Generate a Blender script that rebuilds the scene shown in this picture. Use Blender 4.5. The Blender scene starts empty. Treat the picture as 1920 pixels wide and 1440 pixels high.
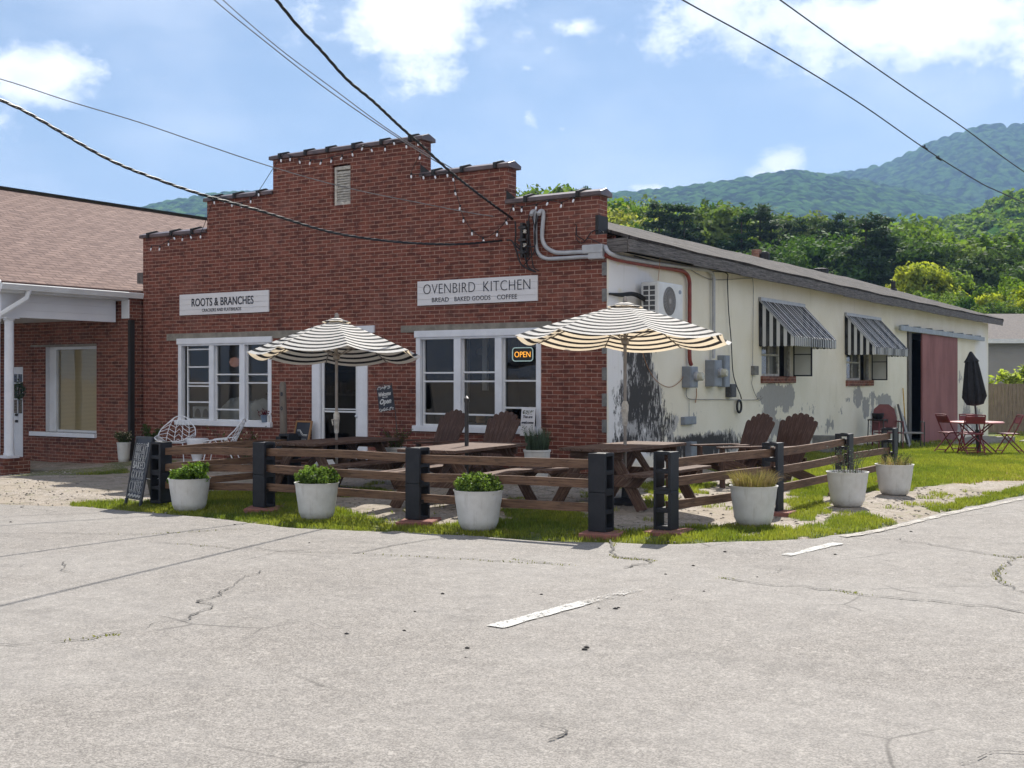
import bpy, math, random
import numpy as np
from math import radians, sin, cos, pi, sqrt, atan2, tan
from mathutils import Vector, Matrix
from mathutils import noise as mnoise
S = bpy.context.scene
COL = S.collection
rnd = random.Random(7)
# ------------------------------------------------------------------ camera
FX = 2224.0; HY = 711.0                      # focal length and horizon in photo pixels
CAM = Vector((8.72, -16.31, 1.6))
YAW = radians(32.7)
VIEW = Vector((-sin(YAW), cos(YAW), 0)); RIGHT = Vector((cos(YAW), sin(YAW), 0))
cd = bpy.data.cameras.new('camera'); cam = bpy.data.objects.new('camera', cd); COL.objects.link(cam)
cam.location = CAM; cam.rotation_euler = (pi/2, 0, YAW)
cd.sensor_width = 36; cd.lens = FX/1920*36; cd.shift_y = -(720-HY)/1920
cd.clip_start = 0.1; cd.clip_end = 9000
S.camera = cam
# ------------------------------------------------------------------ light
SUNV = Vector((-.25, .85, 1.0)).normalized()   # towards the sun
el = math.asin(SUNV.z)
S.view_settings.view_transform = 'Standard'; S.view_settings.look = 'None'
S.view_settings.exposure = 1.08; S.view_settings.gamma = 1
sd = bpy.data.lights.new('sun', 'SUN'); sd.energy = 4.4; sd.angle = radians(.55); sd.color = (1, .95, .87)
sun = bpy.data.objects.new('sun', sd); COL.objects.link(sun)
sun.rotation_euler = SUNV.to_track_quat('Z', 'Y').to_euler()
class G:
    def __init__(s, nt): s.nt = nt
    def __call__(s, t, out=0, p=None, **kw):
        n = s.nt.nodes.new('ShaderNode'+t)
        for k, v in (p or {}).items(): setattr(n, k, v)
        for k, v in kw.items():
            i = n.inputs[k.replace('_', ' ')] if not k.startswith('i_') else n.inputs[int(k[2:])]
            s.put(i, v)
        return n if out is None else n.outputs[out]
    def put(s, i, v):
        if isinstance(v, bpy.types.NodeSocket): s.nt.links.new(v, i)
        else:
            if isinstance(v, tuple) and len(v) == 3 and i.type == 'RGBA': v = (*v, 1)
            i.default_value = v
    def mix(s, f, a, b, mode='MIX'):
        n = s.nt.nodes.new('ShaderNodeMix'); n.data_type = 'RGBA'; n.blend_type = mode
        s.put(n.inputs[0], f); s.put(n.inputs[6], a); s.put(n.inputs[7], b); return n.outputs[2]
    def m(s, op, a, b=0.0, c=0.0):
        n = s.nt.nodes.new('ShaderNodeMath'); n.operation = op
        s.put(n.inputs[0], a); s.put(n.inputs[1], b); s.put(n.inputs[2], c); return n.outputs[0]
    def sm(s, x, a, b, lo=0.0, hi=1.0):
        n = s.nt.nodes.new('ShaderNodeMapRange'); n.interpolation_type = 'SMOOTHSTEP'
        for k, v in zip((0, 1, 2, 3, 4), (x, a, b, lo, hi)): s.put(n.inputs[k], v)
        return n.outputs[0]
    def noise(s, v, sc, det=4, rough=.55, out=0, dist=0.0):
        return s('TexNoise', out, Vector=v, Scale=sc, Detail=det, Roughness=rough, Distortion=dist)
    def scale(s, v, t):
        return s('Mapping', 0, Vector=v, Scale=t)
W = bpy.data.worlds.new('World'); S.world = W; W.use_nodes = True
g = G(W.node_tree); bg = W.node_tree.nodes['Background']
sky = g('TexSky', None); sky.sky_type = 'NISHITA'; sky.sun_disc = False
sky.sun_elevation = el; sky.sun_rotation = math.atan2(SUNV.x, SUNV.y); sky.altitude = 600
sky.air_density = 1.0; sky.dust_density = .25; sky.ozone_density = 1.6
dirv = g('TexCoord', 0)
sep = g('SeparateXYZ', None, Vector=dirv)
az = g.m('ARCTAN2', sep.outputs[0], sep.outputs[1])      # radians east of +Y
hyp = g.m('SQRT', g.m('ADD', g.m('POWER', sep.outputs[0], 2.0), g.m('POWER', sep.outputs[1], 2.0)))
elv = g.m('ARCTAN2', sep.outputs[2], hyp)
cv = g('CombineXYZ', 0, X=az, Y=elv)
n1 = g.noise(g.scale(cv, (1, 1.4, 1)), 13, 12, .66)
n2 = g.noise(cv, 6, 3, .5)
def azel(px, py):
    v = VIEW + RIGHT*((px-960)/FX); return atan2(v.x, v.y), math.atan2((HY-py)/FX, v.length)
tot = None
for px, py, w, h, k in ((770, 30, 165, 75, 1.15), (900, 85, 55, 45, .9), (700, 75, 120, 45, .75), (60, 145, 120, 42, 1.1), (150, 155, 75, 28, .8),
        (1340, 30, 150, 60, 1.1), (1560, 20, 200, 45, 1.1), (1740, 25, 220, 85, 1.25), (1600, 75, 90, 45, .85), (2050, 30, 200, 90, 1.1), (1250, 60, 70, 35, .8),
        (1085, 48, 60, 22, .85), (1165, 70, 32, 30, .75), (1025, 98, 32, 18, .8), (990, 128, 32, 16, .75), (988, 220, 25, 30, .85), (1055, 242, 20, 14, .6),
        (1460, 305, 35, 24, .95), (1425, 325, 35, 16, .9), (1225, 352, 45, 14, .95), (240, 131, 30, 8, .7), (306, 147, 20, 7, .65),
        (300, -300, 500, 150, 1), (1500, -400, 700, 200, 1.2), (-700, 100, 400, 120, 1), (3000, 150, 500, 150, 1)):
    a0, e0 = azel(px, py)
    da = g.m('MULTIPLY', g.m('SUBTRACT', az, a0), FX/w*.95); de = g.m('MULTIPLY', g.m('SUBTRACT', elv, e0), FX/h*.95)
    r = g.m('SUBTRACT', k, g.m('MULTIPLY', .55, g.m('SQRT', g.m('ADD', g.m('MULTIPLY', da, da), g.m('MULTIPLY', de, de)))))
    tot = r if tot is None else g.m('MAXIMUM', tot, r)
# bright cloud added out of view behind the camera, to light the shaded facade
backd = g.m('ADD', g.m('MULTIPLY', sep.outputs[0], -VIEW.x), g.m('MULTIPLY', sep.outputs[1], -VIEW.y))
backf = g.sm(backd, -.15, .5)
tot = g.m('MAXIMUM', tot, g.m('MULTIPLY', backf, .85))
d = g.m('ADD', g.m('MAXIMUM', tot, 0.0), g.m('MULTIPLY', g.m('SUBTRACT', n1, .5), 2.6))
cm = g.sm(d, .34, 1.08)
veil = g.m('MULTIPLY', g.sm(g.noise(g.scale(cv, (1, 2.2, 1)), 5, 6, .55), .40, .78), .28)
cm = g.m('MAXIMUM', cm, veil)
cshade = g.mix(g.sm(g.m('ADD', d, g.m('MULTIPLY', g.m('SUBTRACT', n2, .5), 2.2)), .7, 1.9), (13, 13.1, 13.3), (9.4, 9.7, 10.2))
cshade = g.mix(backf, cshade, (12.2, 11.2, 10.0))
skyc = g.mix(1.0, sky.outputs[0], (1.04, .96, .86), 'MULTIPLY')
W.node_tree.links.new(g.mix(cm, skyc, cshade), bg.inputs[0]); bg.inputs[1].default_value = .062
# ------------------------------------------------------------------ geometry helpers
def ray(px, py): return VIEW + RIGHT*((px-960)/FX) + Vector((0, 0, (HY-py)/FX))
def at_d(px, py, d): return CAM + ray(px, py)*d
def at_y(px, py, y=0.0): r = ray(px, py); return CAM + r*((y-CAM.y)/r.y)
def at_x(px, py, x=0.0): r = ray(px, py); return CAM + r*((x-CAM.x)/r.x)
def ss(t):
    t = min(1, max(0, t)); return t*t*(3-2*t)
def H(x, y):
    z = -.05*max(ss(-(y+5.2)/.8), ss((x-4.3)/1.2) if y < 6 else ss((x-5)/1.2))
    if x < .6: z += .1*ss((y+2.5)/2.5)*ss((.6-x)/.5)
    z -= .08*ss(-x/6) + .18*ss((-x-9.5)/3)
    z -= .66*ss((y-6)/26) - .08*ss((y-34)/20)
    return z
def gnd(px, py):
    r = ray(px, py); z = -.05
    for _ in range(12):
        t = (z-CAM.z)/r.z; p = CAM + r*t; z = H(p.x, p.y)
    return Vector((p.x, p.y, z))
ORG = {}
class MB:
    def __init__(s): s.v = []; s.f = []; s.uv = []
    def face(s, pts, uvs=None):
        n = len(s.v); s.v += [tuple(p) for p in pts]; s.f.append(tuple(range(n, n+len(pts))))
        s.uv += list(uvs) if uvs else [(0, 0)]*len(pts)
    def hexa(s, c):          # 8 corners: bottom 0-3 ccw, top 4-7; uv along the longest side
        c = [Vector(p) for p in c]
        ex = (c[1]-c[0]).length; ey = (c[3]-c[0]).length; ez = (c[4]-c[0]).length
        o = rnd.random()*20; q = rnd.random()*20
        L = max(ex, ey, ez)
        X = lambda p: (c[0], (c[1]-c[0])/(ex or 1), (c[3]-c[0])/(ey or 1), (c[4]-c[0])/(ez or 1))
        o0, ax, ay, az_ = X(0)
        ds = [(ex, ax), (ey, ay), (ez, az_)]; k = max(range(3), key=lambda i: ds[i][0])
        la = ds[k][1]; oth = [ds[i][1] for i in range(3) if i != k]
        for f in ((0, 3, 2, 1), (4, 5, 6, 7), (0, 1, 5, 4), (1, 2, 6, 5), (2, 3, 7, 6), (3, 0, 4, 7)):
            P = [c[i] for i in f]
            s.face(P, [((p-o0).dot(la)+o, (p-o0).dot(oth[0])+(p-o0).dot(oth[1])+q) for p in P])
    def box(s, x0, x1, y0, y1, z0, z1, M=None):
        if x0 > x1: x0, x1 = x1, x0
        if y0 > y1: y0, y1 = y1, y0
        if z0 > z1: z0, z1 = z1, z0
        c = [(x0, y0, z0), (x1, y0, z0), (x1, y1, z0), (x0, y1, z0), (x0, y0, z1), (x1, y0, z1), (x1, y1, z1), (x0, y1, z1)]
        if M: c = [M @ Vector(p) for p in c]
        s.hexa(c)
    def beam(s, a, b, w, h, up=(0, 0, 1)):
        a = Vector(a); b = Vector(b); d = (b-a).normalized(); u = Vector(up)
        sd_ = d.cross(u)
        if sd_.length < 1e-4: sd_ = d.cross(Vector((0, 1, 0)))
        sd_.normalize(); u = sd_.cross(d).normalized(); sd_ *= w/2; u *= h/2
        s.hexa([a-sd_-u, a+sd_-u, b+sd_-u, b-sd_-u, a-sd_+u, a+sd_+u, b+sd_+u, b-sd_+u])
    def tube(s, pts, r, n=8, caps=True):
        pts = [Vector(p) for p in pts]; rings = []; prev = None
        R = r if isinstance(r, (list, tuple)) else [r]*len(pts)
        L = 0; Ls = []
        for i, p in enumerate(pts):
            if i: L += (p-pts[i-1]).length
            Ls.append(L)
            t = (pts[min(i+1, len(pts)-1)]-pts[max(i-1, 0)]).normalized()
            if prev is None:
                a = t.cross(Vector((0, 0, 1)))
                if a.length < .05: a = t.cross(Vector((0, 1, 0)))
            else: a = prev - t*prev.dot(t)
            a.normalize(); prev = a; b = t.cross(a)
            rings.append([p+(a*cos(2*pi*k/n)+b*sin(2*pi*k/n))*R[i] for k in range(n)])
        for i in range(len(pts)-1):
            for k in range(n):
                k2 = (k+1) % n
                s.face([rings[i][k], rings[i+1][k], rings[i+1][k2], rings[i][k2]], [(Ls[i], k/n), (Ls[i+1], k/n), (Ls[i+1], (k+1)/n), (Ls[i], (k+1)/n)])
        if caps: s.face(rings[0]); s.face(rings[-1][::-1])
    def lathe(s, prof, c=(0, 0, 0), n=24, M=None, wob=0, seed=0):
        rings = []
        for j, (r, z) in enumerate(prof):
            ring = []
            for k in range(n):
                a = 2*pi*k/n; rr = r*(1+wob*sin(2*a+seed))
                p = Vector((rr*cos(a), rr*sin(a), z))
                ring.append((M @ p if M else p)+Vector(c))
            rings.append(ring)
        for i in range(len(prof)-1):
            for k in range(n):
                k2 = (k+1) % n
                s.face([rings[i][k], rings[i][k2], rings[i+1][k2], rings[i+1][k]], [(k/n, prof[i][1]), ((k+1)/n, prof[i][1]), ((k+1)/n, prof[i+1][1]), (k/n, prof[i+1][1])])
        if prof[0][0] > 1e-4: s.face(rings[0][::-1])
        if prof[-1][0] > 1e-4: s.face(rings[-1])
    def build(s, name, m, parent=None, smooth=False, bevel=0, loc=None, label=None, cat=None, group=None, kind=None, world=False, merge=False, solid=0):
        me = bpy.data.meshes.new(name)
        base = Vector((0, 0, 0))
        V = s.v
        if parent is not None:
            if world: b = ORG[parent.name]; V = [tuple(b @ Vector(p)) for p in V]
        elif loc is not None or cat or kind:
            if loc is None:
                a = np.array(V); loc = ((a[:, 0].min()+a[:, 0].max())/2, (a[:, 1].min()+a[:, 1].max())/2, a[:, 2].min()) if kind != 'structure' else (0, 0, 0)
            base = Vector(loc); V = [tuple(Vector(p)-base) for p in V]
        me.from_pydata(V, [], s.f)
        uvl = me.uv_layers.new(name='UVMap'); uvl.data.foreach_set('uv', np.array(s.uv, dtype=np.float32).ravel())
        if merge or smooth or bevel:
            import bmesh
            bm = bmesh.new(); bm.from_mesh(me); bmesh.ops.remove_doubles(bm, verts=bm.verts, dist=1e-5); bm.to_mesh(me); bm.free()
        if smooth:
            me.polygons.foreach_set('use_smooth', [True]*len(me.polygons))
            me.set_sharp_from_angle(angle=radians(38))
        me.materials.append(m)
        o = bpy.data.objects.new(name, me); COL.objects.link(o); o.location = base
        if parent is not None:
            o.parent = parent; ORG[o.name] = ORG[parent.name]
        else: ORG[o.name] = Matrix.Translation(base).inverted()
        if bevel:
            b = o.modifiers.new('bevel', 'BEVEL'); b.width = bevel; b.segments = 2; b.limit_method = 'ANGLE'; b.harden_normals = False
        if solid:
            b = o.modifiers.new('solid', 'SOLIDIFY'); b.thickness = solid; b.offset = 0
        tag(o, label, cat, group, kind)
        return o
def tag(o, label=None, cat=None, group=None, kind=None):
    if label: o['label'] = label
    if cat: o['category'] = cat
    if group: o['group'] = group
    if kind: o['kind'] = kind
    return o
def thing(name, label, cat, loc=(0, 0, 0), rz=0, group=None):
    o = bpy.data.objects.new(name, None); COL.objects.link(o); o.empty_display_size = .1
    o.location = loc; o.rotation_euler = (0, 0, rz)
    ORG[o.name] = (Matrix.Translation(loc) @ Matrix.Rotation(rz, 4, 'Z')).inverted()
    return tag(o, label, cat, group)
def dup(o, label, loc=None, rz=None, scale=None, rot=None):
    def rec(x, par):
        c = x.copy(); COL.objects.link(c)
        if par is not None: c.parent = par
        for ch in x.children: rec(ch, c)
        return c
    c = rec(o, None); c['label'] = label
    if loc is not None: c.location = loc
    if rz is not None: c.rotation_euler = (0, 0, rz)
    if rot is not None: c.rotation_euler = rot
    if scale is not None: c.scale = scale
    return c
ORD = 'zeroth first second third fourth fifth sixth seventh eighth ninth tenth eleventh twelfth thirteenth fourteenth fifteenth sixteenth seventeenth eighteenth nineteenth twentieth twenty-first twenty-second twenty-third twenty-fourth twenty-fifth twenty-sixth twenty-seventh twenty-eighth twenty-ninth thirtieth thirty-first thirty-second thirty-third thirty-fourth thirty-fifth thirty-sixth thirty-seventh thirty-eighth thirty-ninth fortieth'.split()
def spline(pts, n=8):
    P = [Vector(p) for p in pts]; out = []
    for i in range(len(P)-1):
        a = P[max(i-1, 0)]; b = P[i]; c = P[i+1]; d_ = P[min(i+2, len(P)-1)]
        for k in range(n):
            t = k/n
            out.append(.5*((2*b)+(c-a)*t+(2*a-5*b+4*c-d_)*t*t+(3*b-a-3*c+d_)*t**3))
    out.append(P[-1]); return out
def text_mesh(s, bold=0, outline=0, spacing=1.0, shear=0, word=1.0):
    cu = bpy.data.curves.new('t', 'FONT'); cu.body = s; cu.size = 1; cu.offset = bold; cu.space_character = spacing; cu.shear = shear; cu.space_word = word
    cu.resolution_u = 6
    if outline: cu.fill_mode = 'NONE'; cu.bevel_depth = outline; cu.bevel_resolution = 0
    else: cu.extrude = .01
    o = bpy.data.objects.new('t', cu); COL.objects.link(o)
    bpy.context.view_layer.update()
    me = bpy.data.meshes.new_from_object(o.evaluated_get(bpy.context.evaluated_depsgraph_get()))
    bpy.data.objects.remove(o); return me
def text(s, w, h, M, m, parent, name='lettering', depth=.004, **kw):
    """lettering fitted to a w x h box whose centre frame is M (x right, y up, z out), in world space"""
    me = text_mesh(s, **kw)
    a = np.zeros(len(me.vertices)*3, dtype=np.float32); me.vertices.foreach_get('co', a); a = a.reshape(-1, 3)
    lo = a.min(0); hi = a.max(0)
    a = (a-(lo+hi)/2)/np.maximum(hi-lo, 1e-6)*np.array([w, h, depth])
    inv = ORG[parent.name]; T = inv @ M
    T = np.array(T); a = a @ T[:3, :3].T + T[:3, 3]
    me.vertices.foreach_set('co', a.astype(np.float32).ravel()); me.name = name
    me.materials.clear(); me.materials.append(m)
    o = bpy.data.objects.new(name, me); COL.objects.link(o); o.parent = parent; ORG[o.name] = ORG[parent.name]
    return o
def frame(o, x, y, z=None):
    x = Vector(x).normalized(); y = Vector(y).normalized(); z = x.cross(y).normalized(); y = z.cross(x)
    M = Matrix.Identity(4)
    for i in range(3): M[i][0] = x[i]; M[i][1] = y[i]; M[i][2] = z[i]; M[i][3] = o[i]
    return M
def raw_mesh(name, V, F, m, loc=(0, 0, 0), parent=None, smooth=False, **kw):
    """V (n,3) float array, F (k,m) int array with constant polygon size"""
    me = bpy.data.meshes.new(name); V = np.asarray(V, dtype=np.float32); F = np.asarray(F, dtype=np.int32)
    k, c = F.shape
    me.vertices.add(len(V)); me.vertices.foreach_set('co', V.ravel())
    me.loops.add(k*c); me.loops.foreach_set('vertex_index', F.ravel())
    me.polygons.add(k); me.polygons.foreach_set('loop_start', np.arange(0, k*c, c, dtype=np.int32))
    me.update(calc_edges=True); me.validate()
    if smooth: me.polygons.foreach_set('use_smooth', [True]*k)
    me.materials.append(m)
    o = bpy.data.objects.new(name, me); COL.objects.link(o); o.location = loc
    if parent is not None: o.parent = parent; ORG[o.name] = ORG[parent.name]
    else: ORG[o.name] = Matrix.Translation(loc).inverted()
    tag(o, **kw); return o
def leaf_quads(rng, P, size, flat=.0, ar=.55, N=None):
    """leaf-sized quads at points P; random orientation, optionally around normals N"""
    n = len(P)
    a = rng.normal(size=(n, 3))
    if N is not None: nn = N + rng.normal(size=(n, 3))*.55
    else: nn = rng.normal(size=(n, 3)); nn[:, 2] += flat
    nn /= np.linalg.norm(nn, axis=1, keepdims=True)+1e-9
    u = np.cross(nn, a); u /= np.linalg.norm(u, axis=1, keepdims=True)+1e-9
    w = np.cross(nn, u)
    s = (size*(.6+.8*rng.random(n)))[:, None]
    V = np.stack([P-u*s, P+w*s*ar, P+u*s, P-w*s*ar], 1).reshape(-1, 3)
    F = np.arange(n*4).reshape(-1, 4)
    return V, F
for t_, w_ in ((40, 'forty'), (50, 'fifty'), (60, 'sixty')):
    for u_ in ORD[1:10]: ORD.append(w_+'-'+u_)
    ORD.append({40: 'fiftieth', 50: 'sixtieth', 60: 'seventieth'}[t_])
# ------------------------------------------------------------------ materials
def newmat(name):
    m = bpy.data.materials.new(name); m.use_nodes = True
    g = G(m.node_tree); b = m.node_tree.nodes['Principled BSDF']; return m, g, b
def pm(name, c1, c2=None, sc=8, rough=.6, bump=.15, metal=0, uv=False, st=(1, 1, 1), spec=.4, bsc=None, dist=.003, fine=None):
    m, g, b = newmat(name)
    c2 = c2 or tuple(x*.75 for x in c1)
    v = g('TexCoord', 2 if uv else 3)
    v = g.scale(v, st)
    n = g.noise(v, sc, 6, .6)
    col = g.mix(g.sm(n, .3, .7), c2, c1)
    g.put(b.inputs['Base Color'], col); b.inputs['Roughness'].default_value = rough; b.inputs['Metallic'].default_value = metal
    b.inputs['Specular IOR Level'].default_value = spec
    if bump:
        bn = g('Bump', 0, Height=g.noise(v, bsc or sc*6, 4, .6), Strength=bump, Distance=dist)
        g.put(b.inputs['Normal'], bn)
    return m
def brickmat(name, c1, c2, mort, w=.2032, h=.0677, ms=.0058, dark=.4, painted=.0, u=None):
    m, g, b = newmat(name)
    tc = g('TexCoord', 3); s = g('SeparateXYZ', None, Vector=tc)
    wob = g.m('MULTIPLY', g.m('SUBTRACT', g.noise(tc, 1.3, 2), .5), .02)
    vec = g('CombineXYZ', 0, X=g.m('ADD', s.outputs[0], s.outputs[1]), Y=g.m('ADD', s.outputs[2], wob))
    bt = g('TexBrick', None, Vector=vec, Color1=c1, Color2=c2, Mortar=mort, Scale=1.0, Mortar_Size=ms, Mortar_Smooth=.25, Bias=-.1, Brick_Width=w, Row_Height=h)
    big = g.noise(tc, .9, 5, .6); fine = g.noise(tc, 40, 4, .7)
    streak = g.noise(g.scale(tc, (2.2, 2.2, .35)), 1.6, 5, .6)
    c = bt.outputs[0]
    # per-brick odd tones
    wn = g.noise(g.scale(vec, (4.9, 14.8, 1)), 1.0, 0)
    c = g.mix(g.sm(wn, .58, .66, 0, .45), c, (c2[0]*.4, c2[1]*.4, c2[2]*.5))
    c = g.mix(g.sm(wn, .40, .33, 0, .35), c, (c1[0]*1.35, c1[1]*1.6, c1[2]*1.6))
    c = g.mix(g.m('MULTIPLY', g.sm(fine, .3, .75), .35), c, tuple(x*.55 for x in c2))
    c = g.mix(g.sm(streak, .5, .78, 0, dark), c, (.045, .022, .02))
    c = g.mix(g.sm(big, .52, .72, 0, .30), c, (.32, .17, .135))
    c = g.mix(g.sm(g.noise(tc, 2.3, 6, .7), .58, .7, 0, .35), c, (.06, .03, .026))
    g.put(b.inputs['Base Color'], c); b.inputs['Roughness'].default_value = .82; b.inputs['Specular IOR Level'].default_value = .25
    hh = g.m('ADD', g.m('MULTIPLY', g.m('SUBTRACT', 1.0, bt.outputs[1]), 1.0), g.m('MULTIPLY', fine, .35))
    g.put(b.inputs['Normal'], g('Bump', 0, Height=hh, Strength=.55, Distance=.008))
    return m
def leafmat(name, c1, c2, tr=.35, sc=.6, clump=(.55, 1.5), rough=.5):
    m, g, b = newmat(name)
    tc = g('TexCoord', 3)
    n = g.noise(tc, sc, 3, .6); r = g('NewGeometry', 8)
    c = g.mix(g.sm(n, .32, .68), c1, c2)
    oi = g('ObjectInfo', 5)
    hs = g('HueSaturation', 0, Color=c, Hue=g.m('ADD', .48, g.m('MULTIPLY', oi, .035)), Saturation=g.m('ADD', .8, g.m('MULTIPLY', oi, .3)), Value=g.m('ADD', clump[0], g.m('MULTIPLY', r, clump[1]-clump[0])))
    g.put(b.inputs['Base Color'], hs); b.inputs['Roughness'].default_value = rough+.2; b.inputs['Specular IOR Level'].default_value = .12
    t = g('BsdfTranslucent', 0, Color=g.mix(.5, hs, (c2[0]*1.6, c2[1]*1.7, c2[2]*.6)))
    o = m.node_tree.nodes['Material Output']
    g.put(o.inputs[0], g('MixShader', 0, i_0=tr, i_1=b.outputs[0], i_2=t)); return m
M = {}
M['brick'] = brickmat('bakery brick', (.215, .068, .045), (.118, .041, .030), (.42, .28, .215))
M['brick2'] = brickmat('neighbour brick', (.225, .072, .045), (.10, .037, .027), (.40, .28, .21), dark=.55)
def woodmat(name, c1, c2, rough=.75, grain=.5, wear=None):
    m, g, b = newmat(name)
    v = g('TexCoord', 2)
    gr = g.noise(g.scale(v, (1.2, 26, 1)), 2.2, 6, .65, dist=.4)
    kn = g.noise(g.scale(v, (1.5, 6, 1)), 1.6, 3, .5)
    r = g('NewGeometry', 8)
    c = g.mix(g.sm(gr, .3, .72), c2, c1)
    c = g.mix(g.sm(kn, .58, .8, 0, .5), c, tuple(x*.4 for x in c2))
    if wear: c = g.mix(g.sm(g.noise(g.scale(v, (2, 12, 1)), 3, 5, .7), .5, .66, 0, .7), c, wear)
    c = g('HueSaturation', 0, Color=c, Value=g.m('ADD', .8, g.m('MULTIPLY', g.noise(g('TexCoord', 3), 2.5, 1), .45)))
    g.put(b.inputs['Base Color'], c); b.inputs['Roughness'].default_value = rough; b.inputs['Specular IOR Level'].default_value = .3
    g.put(b.inputs['Normal'], g('Bump', 0, Height=gr, Strength=grain, Distance=.003)); return m
M['rail'] = woodmat('weathered rail wood', (.205, .125, .078), (.095, .052, .033), wear=(.05, .034, .026))
M['table'] = woodmat('stained table wood', (.125, .072, .05), (.058, .033, .025), wear=(.20, .15, .115))
M['chairwood'] = woodmat('adirondack wood', (.115, .062, .043), (.05, .028, .021), wear=(.17, .11, .085))
M['logwood'] = woodmat('grey log wood', (.22, .19, .16), (.10, .085, .07))
M['fencewood'] = woodmat('board fence wood', (.25, .20, .15), (.13, .10, .075))
M['fascia'] = woodmat('fascia wood', (.19, .175, .165), (.05, .045, .043), wear=(.018, .016, .016))
M['oak'] = woodmat('oak frame', (.42, .24, .11), (.27, .14, .06))
M['white'] = pm('white paint', (.74, .76, .80), (.64, .66, .70), sc=3, rough=.45, bump=.05)
M['vinyl'] = pm('white vinyl', (.70, .72, .74), (.60, .61, .62), sc=2, rough=.5, bump=.04)
M['signwhite'] = pm('painted board', (.72, .71, .72), (.63, .62, .63), sc=2, rough=.6, bump=.1, st=(1, 1, 8))
M['ink'] = pm('dark lettering', (.025, .03, .045), rough=.6, bump=0)
M['chalk'] = pm('chalk lettering', (.75, .76, .74), (.42, .43, .43), sc=60, rough=.9, bump=0)
M['board'] = pm('chalkboard', (.022, .027, .04), (.035, .04, .052), sc=6, rough=.55, bump=.05)
M['black'] = pm('black paint', (.007, .0085, .012), (.015, .016, .02), sc=9, rough=.55, bump=.3, dist=.004, bsc=70)
M['blackmetal'] = pm('black metal', (.02, .02, .022), (.05, .045, .04), sc=20, rough=.5, bump=.05)
M['blackcloth'] = pm('black canvas', (.010, .010, .013), (.018, .018, .022), sc=20, rough=.85, bump=.2)
M['paver'] = pm('red paver', (.27, .11, .085), (.17, .085, .07), sc=25, rough=.9, bump=.5)
M['cement'] = pm('concrete', (.27, .25, .21), (.17, .155, .13), sc=6, rough=.9, bump=.4)
M['block'] = pm('grey block', (.22, .22, .21), (.14, .14, .14), sc=14, rough=.9, bump=.5)
M['coping'] = pm('coping tile', (.13, .085, .08), (.06, .042, .042), sc=5, rough=.38, bump=.15, spec=.6)
M['tar'] = pm('tar', (.02, .019, .018), rough=.6, bump=.4)
M['pvc'] = pm('grey conduit', (.42, .43, .45), (.33, .34, .36), sc=6, rough=.4, bump=.02)
M['redpipe'] = pm('red painted conduit', (.26, .05, .035), (.17, .035, .027), sc=9, rough=.5, bump=.05)
M['meterbox'] = pm('grey electrical box', (.24, .27, .31), (.19, .21, .24), sc=6, rough=.45, bump=.03, metal=.15)
M['meterglass'] = pm('meter cover', (.5, .5, .42), (.35, .35, .28), sc=12, rough=.2, bump=0)
M['acwhite'] = pm('cream white casing', (.66, .67, .66), (.58, .59, .58), sc=4, rough=.45, bump=.02)
M['acdark'] = pm('dark grille', (.05, .055, .06), (.09, .09, .095), sc=30, rough=.6, bump=.1)
M['acgrey'] = pm('grey fan grille', (.20, .20, .20), (.12, .12, .12), sc=20, rough=.5, bump=.1)
M['cable'] = pm('black cable', (.012, .012, .013), rough=.5, bump=0)
M['cablegrey'] = pm('bare grey wire', (.23, .22, .22), (.12, .12, .12), sc=6, rough=.5, bump=0)
M['cableorange'] = pm('orange brown wire', (.35, .17, .08), rough=.6, bump=0)
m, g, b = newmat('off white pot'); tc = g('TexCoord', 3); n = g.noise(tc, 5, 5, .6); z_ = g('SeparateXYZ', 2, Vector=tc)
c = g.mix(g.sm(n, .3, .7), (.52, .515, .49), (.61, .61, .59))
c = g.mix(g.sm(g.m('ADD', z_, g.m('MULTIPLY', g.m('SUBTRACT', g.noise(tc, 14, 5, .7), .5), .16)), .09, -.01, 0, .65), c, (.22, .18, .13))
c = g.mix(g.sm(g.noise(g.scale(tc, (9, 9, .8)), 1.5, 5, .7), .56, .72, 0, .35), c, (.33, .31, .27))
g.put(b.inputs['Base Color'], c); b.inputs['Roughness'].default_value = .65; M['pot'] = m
M['potblue'] = pm('pale blue pot', (.18, .25, .34), rough=.5, bump=.05)
M['soil'] = pm('potting soil', (.05, .035, .025), rough=.95, bump=.8, sc=30)
M['whitemetal'] = pm('white metal rod', (.72, .74, .78), (.62, .64, .68), sc=8, rough=.4, bump=0)
M['pole'] = pm('bronze pole', (.30, .27, .24), (.25, .22, .19), sc=8, rough=.4, bump=0, metal=.3)
M['redmetal'] = pm('dark red metal', (.20, .028, .04), (.14, .022, .03), sc=8, rough=.4, bump=.03)
M['pinktop'] = pm('faded red table top', (.50, .22, .22), (.40, .16, .16), sc=5, rough=.5, bump=.03)
M['chairfabric'] = pm('wine red seat shell', (.18, .06, .06), (.12, .04, .04), sc=5, rough=.6, bump=.03)
M['reddoor'] = pm('faded red door paint', (.29, .118, .11), (.20, .075, .07), sc=1.6, rough=.75, bump=.15, st=(1, 1, .4))
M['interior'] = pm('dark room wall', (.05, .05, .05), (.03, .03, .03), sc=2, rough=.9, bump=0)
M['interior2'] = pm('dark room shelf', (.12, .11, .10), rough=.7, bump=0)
M['sack'] = pm('white sack', (.62, .60, .56), (.5, .48, .44), sc=4, rough=.8, bump=.3)
M['blind'] = pm('tan blind', (.40, .30, .17), (.33, .24, .13), sc=3, rough=.7, bump=0)
M['siding'] = pm('grey siding', (.32, .31, .30), (.28, .27, .26), sc=2, rough=.7, bump=.05)
M['roof3'] = pm('grey brown shingles', (.16, .14, .13), (.10, .09, .085), sc=9, rough=.9, bump=.3)
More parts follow.
